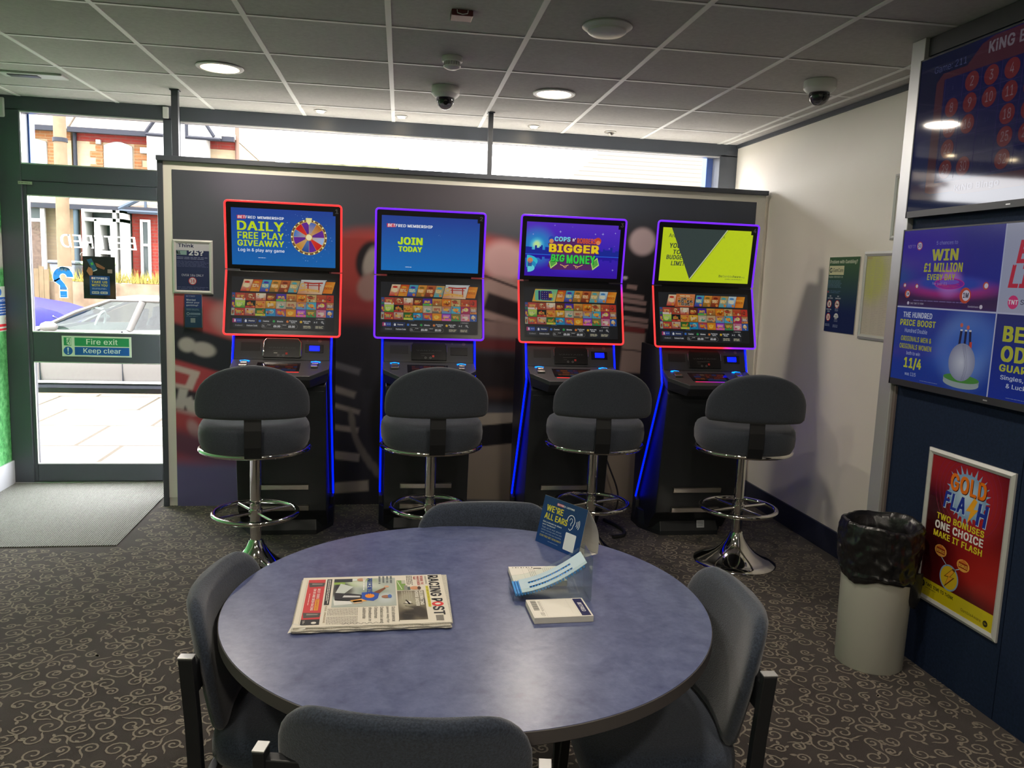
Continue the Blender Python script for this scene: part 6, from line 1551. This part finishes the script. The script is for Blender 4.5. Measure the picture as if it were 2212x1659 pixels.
# ================================================================== the street outside
def slabs():
    m = mat('paving', (.55, .50, .43), .85, spec=.2)
    nt = m.node_tree; b = nt.nodes['Principled BSDF']; tc = nt.nodes.new('ShaderNodeTexCoord')
    mp = nt.nodes.new('ShaderNodeMapping'); mp.inputs['Rotation'].default_value = (0, 0, .0)
    br = nt.nodes.new('ShaderNodeTexBrick'); br.inputs['Scale'].default_value = 1.0
    br.inputs['Color1'].default_value = (.15, .138, .12, 1); br.inputs['Color2'].default_value = (.175, .158, .13, 1); br.inputs['Mortar'].default_value = (.028, .022, .014, 1)
    br.inputs['Mortar Size'].default_value = .022; br.inputs['Brick Width'].default_value = 1.15; br.inputs['Row Height'].default_value = .95; br.offset = .35
    nt.links.new(tc.outputs['Object'], mp.inputs[0]); nt.links.new(mp.outputs[0], br.inputs['Vector']); nt.links.new(br.outputs['Color'], b.inputs['Base Color'])
    return m
def brick_mat(name, c1, c2, mortar, sx=.24, sy=.08):
    m = mat(name, c1, .85, spec=.05)
    nt = m.node_tree; b = nt.nodes['Principled BSDF']; tc = nt.nodes.new('ShaderNodeTexCoord')
    mp = nt.nodes.new('ShaderNodeMapping'); mp.inputs['Rotation'].default_value = (PI/2, 0, 0)
    br = nt.nodes.new('ShaderNodeTexBrick'); br.inputs['Scale'].default_value = 1.0
    br.inputs['Color1'].default_value = (*c1, 1); br.inputs['Color2'].default_value = (*c2, 1); br.inputs['Mortar'].default_value = (*mortar, 1)
    br.inputs['Mortar Size'].default_value = .009; br.inputs['Brick Width'].default_value = sx; br.inputs['Row Height'].default_value = sy
    nt.links.new(tc.outputs['Object'], mp.inputs[0]); nt.links.new(mp.outputs[0], br.inputs['Vector']); nt.links.new(br.outputs['Color'], b.inputs['Base Color'])
    return m
M['slabs'] = slabs(); M['asphalt'] = mat('asphalt', (.16, .155, .15), .9, noise=(20, .15))
M['red_brick'] = brick_mat('red_brick', (.105, .015, .012), (.125, .020, .015), (.09, .035, .028))
M['orange_brick'] = brick_mat('orange_brick', (.13, .05, .02), (.15, .065, .025), (.14, .09, .05))
M['cream_brick'] = brick_mat('cream_brick', (.19, .145, .09), (.21, .165, .105), (.18, .145, .10))
M['stone'] = mat('garden_stone', (.12, .085, .06), .9, spec=.05, noise=(3.5, .35))
M['upvc'] = mat('white_upvc', (.30, .30, .285), .5, spec=.1)
M['house_glass'] = mat('house_window', (.035, .043, .043), .3, spec=.08)
M['slate'] = mat('roof_tile', (.17, .14, .11), .8, spec=.05, noise=(6, .15))
M['gutter'] = mat('black_gutter', (.012, .013, .018), .6, spec=.1)
M['wood_pole'] = mat('timber_pole', (.10, .072, .045), .85, spec=.05, noise=(5, .15))
struct(obj('pavement', MB().box(-16, 16, YF+.001, 10.62, -.35, -.12), M['slabs']))
struct(obj('kerb', MB().box(-16, 16, 10.621, 10.74, -.35, -.125), M['stone']))
struct(obj('road', MB().box(-40, 40, 10.741, 17.2, -.40, -.24), M['asphalt']))
struct(obj('far_pavement', MB().box(-40, 40, 17.201, 18.9, -.40, -.10), M['slabs']))
struct(obj('front_gardens', MB().box(-40, 40, 19.1, 60, -.40, .45), mat('garden_ground', (.16, .13, .085), .95, spec=.05, noise=(2, .3))))

def car(name, label, paint, x, y, rz, sz, details=True):
    t = thing(name, label, 'car', (x, y, -.24), rz)
    st = [(-2.15, .60, .30, .58), (-2.10, .74, .24, .66), (-1.95, .82, .20, .74), (-1.6, .87, .19, .82), (-1.0, .89, .19, .895), (-.85, .89, .19, .92), (.3, .90, .19, .945), (1.2, .90, .19, .965), (1.75, .88, .20, .985), (2.05, .82, .24, .95), (2.13, .74, .32, .84)]
    rings = []
    for sx, w, zl, zt in st:
        zl *= sz; zt *= sz
        half = [(w*.86, zl), (w*.97, zl+.06), (w, zl+.30*(zt-zl)), (w*1.0, zl+.62*(zt-zl)), (w*.975, zl+.88*(zt-zl)), (w*.90, zt)]
        rings.append([(sx, yy, zz) for yy, zz in half]+[(sx, -yy, zz) for yy, zz in half[::-1]])
    obj('body', MB().loft(rings, True, True), paint, t, smooth=38)
    Z = lambda z: z*sz
    rf = MB(); top = [(-.12, .56), (.1, .60), (.9, .60), (1.10, .55)]
    rf.loft([[(sx, -w, Z(1.325)), (sx, -w*.7, Z(1.365)), (sx, w*.7, Z(1.365)), (sx, w, Z(1.325)), (sx, 0, Z(1.31))] for sx, w in ((.02, .68), (.2, .71), (.7, .72), (1.0, .70), (1.2, .65))], True, True)
    obj('roof', rf, paint, t, smooth=50)
    pl = MB()
    for s_ in (-1, 1):
        pl.tube([(-.84, s_*.80, Z(.91)), (-.38, s_*.76, Z(1.16)), (.02, s_*.69, Z(1.325)), (.6, s_*.735, Z(1.335)), (1.18, s_*.67, Z(1.325))], .026, 6)
        pl.tube([(.27, s_*.80, Z(.93)), (.42, s_*.735, Z(1.32))], .045, 6)
        pl.tube([(1.72, s_*.78, Z(.97)), (1.45, s_*.74, Z(1.20)), (1.18, s_*.66, Z(1.33))], .055, 6)
    obj('pillars', pl, paint, t, smooth=60)
    G = M['car_glass']
    obj('windscreen', MB().add([(-.90, -.78, Z(.915)), (-.90, .78, Z(.915)), (.02, .67, Z(1.335)), (.02, -.67, Z(1.335))], [(0, 1, 2, 3)]), G, t)
    obj('rear_window', MB().add([(1.70, -.76, Z(.98)), (1.70, .76, Z(.98)), (1.2, .64, Z(1.33)), (1.2, -.64, Z(1.33))], [(3, 2, 1, 0)]), G, t)
    for s_ in (-1, 1):
        obj('side_window', MB().add([(-.80, s_*.805, Z(.925)), (.25, s_*.815, Z(.945)), (.38, s_*.735, Z(1.32)), (.04, s_*.70, Z(1.315))], [(0, 1, 2, 3)]), G, t)
        obj('side_window', MB().add([(.32, s_*.815, Z(.945)), (1.62, s_*.80, Z(.98)), (1.12, s_*.69, Z(1.315)), (.47, s_*.735, Z(1.32))], [(0, 1, 2, 3)]), G, t)
        mr = MB(); rings = []
        for k in range(7):
            a = PI*k/6; rr = max(.02, math.sin(a)); rings.append([(-.62+.11*rr*math.cos(q*PI/5), s_*(.90+.09*(1-math.cos(a))), Z(.975)+.070*rr*math.sin(q*PI/5)) for q in range(10)])
        mr.loft(rings, True, True); mi_ = obj('wing_mirror', mr, paint, t, smooth=70)
        for wx in (-1.33, 1.32):
            w_ = obj('wheel', MB().cyl((wx, s_*.70, .315), (wx, s_*.895, .315), .315, 28), M['rubber'], t, smooth=40)
            obj('wheel_hub', MB().cyl((wx, s_*.88, .315), (wx, s_*.905, .315), .20, 20), M['silver'], w_, smooth=40)
        obj('headlamp', MB().add([(-2.05, s_*.50, Z(.60)), (-2.09, s_*.74, Z(.60)), (-1.90, s_*.84, Z(.68)), (-1.96, s_*.60, Z(.735)), (-2.13, s_*.50, Z(.55)), (-2.14, s_*.70, Z(.54))], [(0, 1, 2, 3), (4, 5, 1, 0)]), M['upvc'], t)
    sm = MB()
    for s_ in (-1, 1):
        for sx in (-.78, .20, 1.30): sm.box(sx-.004, sx+.004, min(s_*.86, s_*.906), max(s_*.86, s_*.906), Z(.26), Z(.93))
        sm.box(-1.0, 1.0, min(s_*.80, s_*.915), max(s_*.80, s_*.915), .17, .205)
    obj('door_seams', sm, M['gutter'], t)
    obj('side_moulding', MB().box(-1.02, 1.0, -.925, -.90, .235, .262), M['silver'], t)
    obj('number_plate', MB().box(-2.165, -2.15, -.26, .26, .36, .47), M['upvc'], t)
    obj('grille', MB().box(-2.158, -2.13, -.42, .42, .48, .62), M['gutter'], t)
    if details:
        dash = obj('dashboard', MB().box(-.85, -.62, -.70, .70, .70, .90), M['gutter'], t, bevel=.03)
        obj('steering_wheel', MB().tube([(-.46+.05*math.sin(2*PI*k/20), .36+.185*math.cos(2*PI*k/20), .90+.18*math.sin(2*PI*k/20)) for k in range(20)], .016, 6, closed=True), M['silver'], t, smooth=60)
        for s_ in (-.38, .38):
            for bx in (.02, .95):
                sb = MB(); sb.box(bx-.32, bx+.1, s_-.23, s_+.23, .40, .56)
                sb.loft([[(bx+.06+k*.25, s_-w, z), (bx+.16+k*.25, s_-w, z), (bx+.16+k*.25, s_+w, z), (bx+.06+k*.25, s_+w, z)] for k, w, z in ((0, .22, .5), (.35, .22, .80), (.6, .18, 1.0), (.7, .12, 1.03), (.78, .12, 1.17))], True, True)
                obj('car_seat', sb, M['cab_grey'], t, bevel=.02)
    return t
M['car_glass'] = glass('car_glass', (.34, .42, .40), .04)
M['silver_paint'] = mat('silver_paint', (.080, .075, .071), .4, spec=.15)
M['blue_car_paint'] = mat('blue_car_paint', (.012, .010, .075), .4, spec=.1)
car('car', 'silver white car parked at the kerb outside the glass door', M['silver_paint'], -3.45, 11.72, 0, .97)
car('car', 'dark blue car parked across the street, seen through the left of the door glass', M['blue_car_paint'], -7.55, 15.9, PI, 1.18, False)

t = thing('telegraph_pole', 'tall pale timber pole on the far pavement', 'pole', (-6.44, 17.9, -.10))
obj('pole', MB().cyl((0, 0, 0), (0, 0, 9), .135, 20, .10), M['wood_pole'], t, smooth=40)
obj('bracket_band', MB().cyl((0, 0, 4.0), (0, 0, 4.08), .138, 20), M['gutter'], t, smooth=40)
tag(obj('garden_wall', MB().box(-12, -3.0, 18.95, 19.09, -.10, 1.07), M['stone']), 'rough stone garden wall along the far pavement', 'wall')
t = thing('garden_fence', 'weathered board fence panel beside the far garden wall', 'fence', (-7.4, 18.85, -.10))
for k in range(6): obj('board', MB().box(-.30+.10*k, -.206+.10*k, -.02, .02, 0, 1.45+.04*math.sin(k*2)), M['wood_pole'], t)
gr_ = MB(); rnd = random.Random(9)
for k in range(700):
    x = rnd.uniform(-7.2, -3.4); y = rnd.uniform(19.0, 19.3); h = rnd.uniform(.10, .34); dx = rnd.uniform(-.10, .10); w = .012
    gr_.add([(x-w, y, 1.08), (x+w, y, 1.08), (x+dx, y+rnd.uniform(-.05, .05), 1.08+h)], [(0, 1, 2)])
tag(obj('tall_grass', gr_, mat('dry_grass', (.14, .115, .03), .8, spec=.05)), 'dry grass and weeds growing along the top of the far garden wall', 'grass', kind='stuff')
for nm, x, lid, lab in (('a', -7.12, (.05, .06, .07), 'dark grey wheelie bin in the far front garden'), ('b', -6.42, (.16, .46, .12), 'wheelie bin with a green lid in the far front garden')):
    t = thing('wheelie_bin', lab, 'wheelie bin', (x, 19.9, .45))
    obj('bin_body', MB().loft([[(-w, -w, z), (w, -w, z), (w, w, z), (-w, w, z)] for w, z in ((.20, .06), (.27, 1.0))], True, True), mat('bin_grey', (.09, .10, .12), .5), t, bevel=.03)
    obj('bin_lid', MB().box(-.30, .30, -.31, .31, 1.0, 1.08), mat('bin_lid', lid, .5), t, bevel=.03)
    for s_ in (-.2, .2): obj('bin_wheel', MB().cyl((s_-.03, .2, .09), (s_+.03, .2, .09), .09, 14), M['rubber'], t, smooth=40)

def window_(t, x0, x1, z0, z1, y, arched=False, sash=True, blind=True):
    f = MB(); fw = .06
    f.box(x0, x1, y-.06, y, z0, z0+fw).box(x0, x0+fw, y-.06, y, z0+fw, z1-fw).box(x1-fw, x1, y-.06, y, z0+fw, z1-fw).box(x0, x1, y-.06, y, z1-fw, z1)
    if sash: f.box(x0+fw, x1-fw, y-.05, y, (z0+z1)/2+.1, (z0+z1)/2+.16)
    w = obj('window', f, M['upvc'], t)
    obj('pane', MB().box(x0+fw, x1-fw, y-.02, y-.01, z0+fw, z1-fw), M['house_glass'], w)
    if blind: obj('blind', MB().box(x0+fw, x1-fw, y-.045, y-.022, (z0+z1)/2+.16, z1-fw), M['upvc'], w)
    if arched:
        pts = [(x0+(x1-x0)*k/8, z1+.10*math.sin(PI*k/8)) for k in range(9)]
        obj('arched_head', MB().prism([(a, b) for a, b in pts]+[(x1, z1-.01), (x0, z1-.01)], y-.055, y, 'y'), M['upvc'], w)
def quoins(t, xs, z0, z1, y, m):
    mb = MB()
    for x, sgn in xs:
        z = z0; k = 0
        while z < z1:
            l = .30 if k % 2 else .17
            mb.box(min(x, x+sgn*l), max(x, x+sgn*l), y-.022, y, z, z+.145); z += .16; k += 1
    obj('quoins', mb, m, t)
HY = 22.0
# house A: orange brick
hA = thing('terraced_house', 'orange brick terraced house across the street, leftmost seen through the door', 'house', (-9.8, HY, .45))
def L_(mb, cx, cy=HY, cz=.45): mb.v = [(x-cx, y-cy, z-cz) for x, y, z in mb.v]; return mb
class HC:
    """wrapper so that house parts can be written in street coordinates"""
    def __init__(s, root): s.r = root
def H(root, name, mb, m, parent=None, **k):
    o = obj(name, L_(mb, *root.location), m, parent or root, **k); return o
def house(root, x0, x1, wall, band, gut=4.75):
    H(root, 'wall', MB().box(x0, x1, HY, HY+8, .45, gut), wall)
    H(root, 'brick_band', MB().box(x0, x1, HY-.03, HY, 4.50, gut-.05), band)
    H(root, 'roof', MB().prism([(HY-.30, gut-.02), (HY+4, gut+3.1), (HY+8.3, gut-.02)], x0, x1), M['slate'])
    H(root, 'gutter', MB().box(x0, x1, HY-.42, HY-.30, gut-.10, gut+.02), M['gutter'])
    H(root, 'porch_roof', MB().prism([(HY-.55, 2.86), (HY-.55, 2.92), (HY, 3.42), (HY, 3.30)][::-1], x0, x1), M['slate'])
    H(root, 'porch_gutter', MB().box(x0, x1, HY-.66, HY-.55, 2.78, 2.90), M['gutter'])
house(hA, -12.0, -7.66, M['cream_brick'], M['orange_brick'])
def wrap(root):
    class T: pass
    return root
def shift(o, root): o.location = (-root.location[0], -root.location[1], -root.location[2]); return o
gA = bpy.data.objects
def in_house(root, fn, *a, **k):
    before = {c.name for c in root.children}
    fn(root, *a, **k)
    for c_ in root.children:
        if c_.name not in before: c_.location = (-root.location[0], -root.location[1], -root.location[2])
in_house(hA, window_, -9.45, -8.22, 3.05, 4.42, HY-.01, True)
in_house(hA, quoins, ((-8.20, 1),), 3.0, 4.45, HY, M['orange_brick'])
in_house(hA, window_, -9.3, -8.66, 1.0, 2.70, HY-.35, False, True, False)
H(hA, 'front_door', MB().box(-8.60, -8.28, HY-.41, HY-.35, .55, 2.45), mat('dark_wood_door', (.05, .035, .026), .6, spec=.1, noise=(20, .4)))
H(hA, 'door_surround', MB().box(-8.68, -8.60, HY-.43, HY-.35, .5, 2.78).box(-8.28, -8.18, HY-.43, HY-.35, .5, 2.78).box(-8.60, -8.28, HY-.43, HY-.35, 2.45, 2.53), M['upvc'])
H(hA, 'fanlight', MB().box(-8.60, -8.28, HY-.39, HY-.35, 2.53, 2.78), M['house_glass'])
H(hA, 'air_vent', MB().box(-7.95, -7.78, HY-.03, HY, 4.25, 4.42), mat('vent_grey', (.3, .28, .24), .8))
# house B: red brick
hB = thing('terraced_house', 'red brick terraced house across the street with a glazed white porch numbered 232', 'house', (-5.65, HY, .45))
house(hB, -7.60, -3.70, M['cream_brick'], M['red_brick'])
in_house(hB, window_, -6.88, -6.22, 3.0, 4.42, HY-.01, True, False, True)
in_house(hB, quoins, ((-6.92, -1), (-6.18, 1)), 3.0, 4.45, HY, M['orange_brick'])
H(hB, 'downpipe', MB().cyl((-7.54, HY-.10, .5), (-7.54, HY-.10, 4.7), .045, 10), M['gutter'], smooth=40)
H(hB, 'porch_downpipe', MB().cyl((-7.42, HY-.55, .5), (-7.42, HY-.55, 2.8), .06, 10), mat('grey_pipe', (.03, .045, .055), .6, spec=.1), smooth=40)
H(hB, 'porch_side', MB().box(-7.36, -7.14, HY-.41, HY, .5, 2.80), M['red_brick'])
pf = MB(); y0, y1 = HY-.43, HY-1.0
for a, b, c0, c1 in ((-7.14, -7.08, .5, 2.78), (-6.86, -6.80, .5, 2.55), (-6.44, -6.36, .5, 2.78), (-6.28, -6.20, .5, 2.78), (-7.08, -6.2, 2.50, 2.58), (-7.08, -6.2, 2.72, 2.78), (-6.80, -6.74, .5, 2.5), (-6.50, -6.44, .5, 2.5), (-6.74, -6.5, 1.72, 1.80), (-6.74, -6.5, 2.42, 2.5), (-7.08, -6.86, 1.55, 1.62)): y0 -= .0012; pf.box(a, b, y0, y1, c0, c1)
H(hB, 'porch_frame', pf, M['upvc'])
H(hB, 'porch_glass', MB().box(-7.08, -6.2, HY-.38, HY-.37, .5, 2.72), M['house_glass'])
c = Canvas(); c.text('232', 0, 0, .22, .09, '#40302c', 1, .02)
c.build('house_number', M['print'], hB, Matrix.Translation((-hB.location[0], -hB.location[1], -.45)) @ face_matrix((-6.73, HY-.435, 2.05), (1, 0, 0), (0, 0, 1)))
H(hB, 'porch_post', MB().box(-6.44, -6.34, HY-.50, HY-.43, .5, 2.80), M['upvc'])
H(hB, 'bay_wall', MB().box(-6.18, -4.9, HY-.35, HY, .45, 3.3), M['red_brick'])
in_house(hB, window_, -5.98, -5.74, 1.1, 2.62, HY-.35, False, True, False)
in_house(hB, window_, -5.50, -4.95, 1.1, 2.62, HY-.35, False, True, False)
gb = MB(); gb.tube([(-6.40, HY-.62, 2.84), (-5.55, HY-.62, 3.30), (-4.7, HY-.62, 2.84)], .06, 6).tube([(-6.40, HY-.62, 2.80), (-4.7, HY-.62, 2.78)], .06, 6).tube([(-5.78, HY-.62, 2.8), (-5.78, HY-.62, 3.2)], .035, 6)
H(hB, 'porch_gable', gb, mat('slate_blue_timber', (.03, .04, .055), .6, spec=.1), smooth=50)
ug = MB(); ug.prism([(-5.75, 4.70), (-4.0, 4.70), (-4.0, 4.78), (-4.7, 6.0), (-5.3, 5.6)][::1], HY-.55, HY-.4, 'y'); H(hB, 'gable_panel', ug, M['upvc'])
tb_ = MB(); y_ = HY-.58
for p0, p1 in (((-5.75, 4.68), (-4.0, 4.66)), ((-5.08, 4.68), (-5.08, 5.4)), ((-4.80, 4.68), (-4.80, 5.4)), ((-5.75, 4.72), (-5.25, 5.45)), ((-4.15, 4.72), (-4.62, 5.45))): tb_.cyl((p0[0], y_, p0[1]), (p1[0], y_, p1[1]), .045, 6)
H(hB, 'timber_strips', tb_, M['gutter'])
H(hB, 'upper_bay', MB().box(-5.75, -4.35, HY-.5, HY, 3.3, 4.68), M['upvc'])
H(hB, 'wall_light', MB().box(-7.05, -6.95, HY-.12, HY-.03, 4.44, 4.54), M['upvc'])
H(hB, 'alarm_box', MB().box(-6.02, -5.78, HY-.10, HY-.02, 4.28, 4.42), M['upvc'])
H(hB, 'end_downpipe', MB().cyl((-3.68, HY-.08, .5), (-3.68, HY-.08, 5.2), .05, 10), mat('brown_pipe', (.10, .06, .045), .7, spec=.1), smooth=40)
# further roofs, pale in the sun
hC = thing('distant_house', 'pale house roof with a mossy gutter, seen over the middle of the partition', 'house', (-1.8, 30.5, .45))
H(hC, 'wall', MB().box(-2.9, .4, 31, 38, .45, 5.15), M['cream_brick'])
H(hC, 'roof', MB().prism([(30.4, 5.2), (34, 7.6), (38.3, 5.2)], -3.0, .5), mat('sunlit_tile', (.32, .30, .26), .8, spec=.05, noise=(4, .1)))
H(hC, 'gutter', MB().box(-3.2, .6, 29.5, 29.72, 5.10, 5.26), mat('mossy_gutter', (.08, .085, .05), .9, spec=.05, noise=(3, .5)))
hD = thing('distant_house', 'pale hipped tiled roof seen through the right end of the window', 'house', (10, 30.5, .45))
H(hD, 'wall', MB().box(7.2, 15, 30.5, 38, .45, 5.0), M['cream_brick'])
rr = MB(); rr.add([(6.6, 30, 5.0), (15.5, 30, 5.0), (15.5, 38.5, 5.0), (6.6, 38.5, 5.0), (9.6, 33.6, 7.4), (13.2, 33.6, 7.4)], [(0, 1, 5, 4), (1, 2, 5), (2, 3, 4, 5), (3, 0, 4), (3, 2, 1, 0)])
def ribtile():
    m = mat('pantile', (.19, .17, .15), .9, spec=.05); nt = m.node_tree; b = nt.nodes['Principled BSDF']; tc = nt.nodes.new('ShaderNodeTexCoord')
    w = nt.nodes.new('ShaderNodeTexWave'); w.bands_direction = 'Y'; w.inputs['Scale'].default_value = 1.0; r = nt.nodes.new('ShaderNodeValToRGB')
    r.color_ramp.elements[0].color = (.040, .036, .030, 1); r.color_ramp.elements[1].color = (.080, .073, .060, 1); r.color_ramp.elements[1].position = .35
    nt.links.new(tc.outputs['Object'], w.inputs['Vector']); nt.links.new(w.outputs['Fac'], r.inputs['Fac']); nt.links.new(r.outputs['Color'], b.inputs['Base Color']); return m
H(hD, 'roof', rr, ribtile())
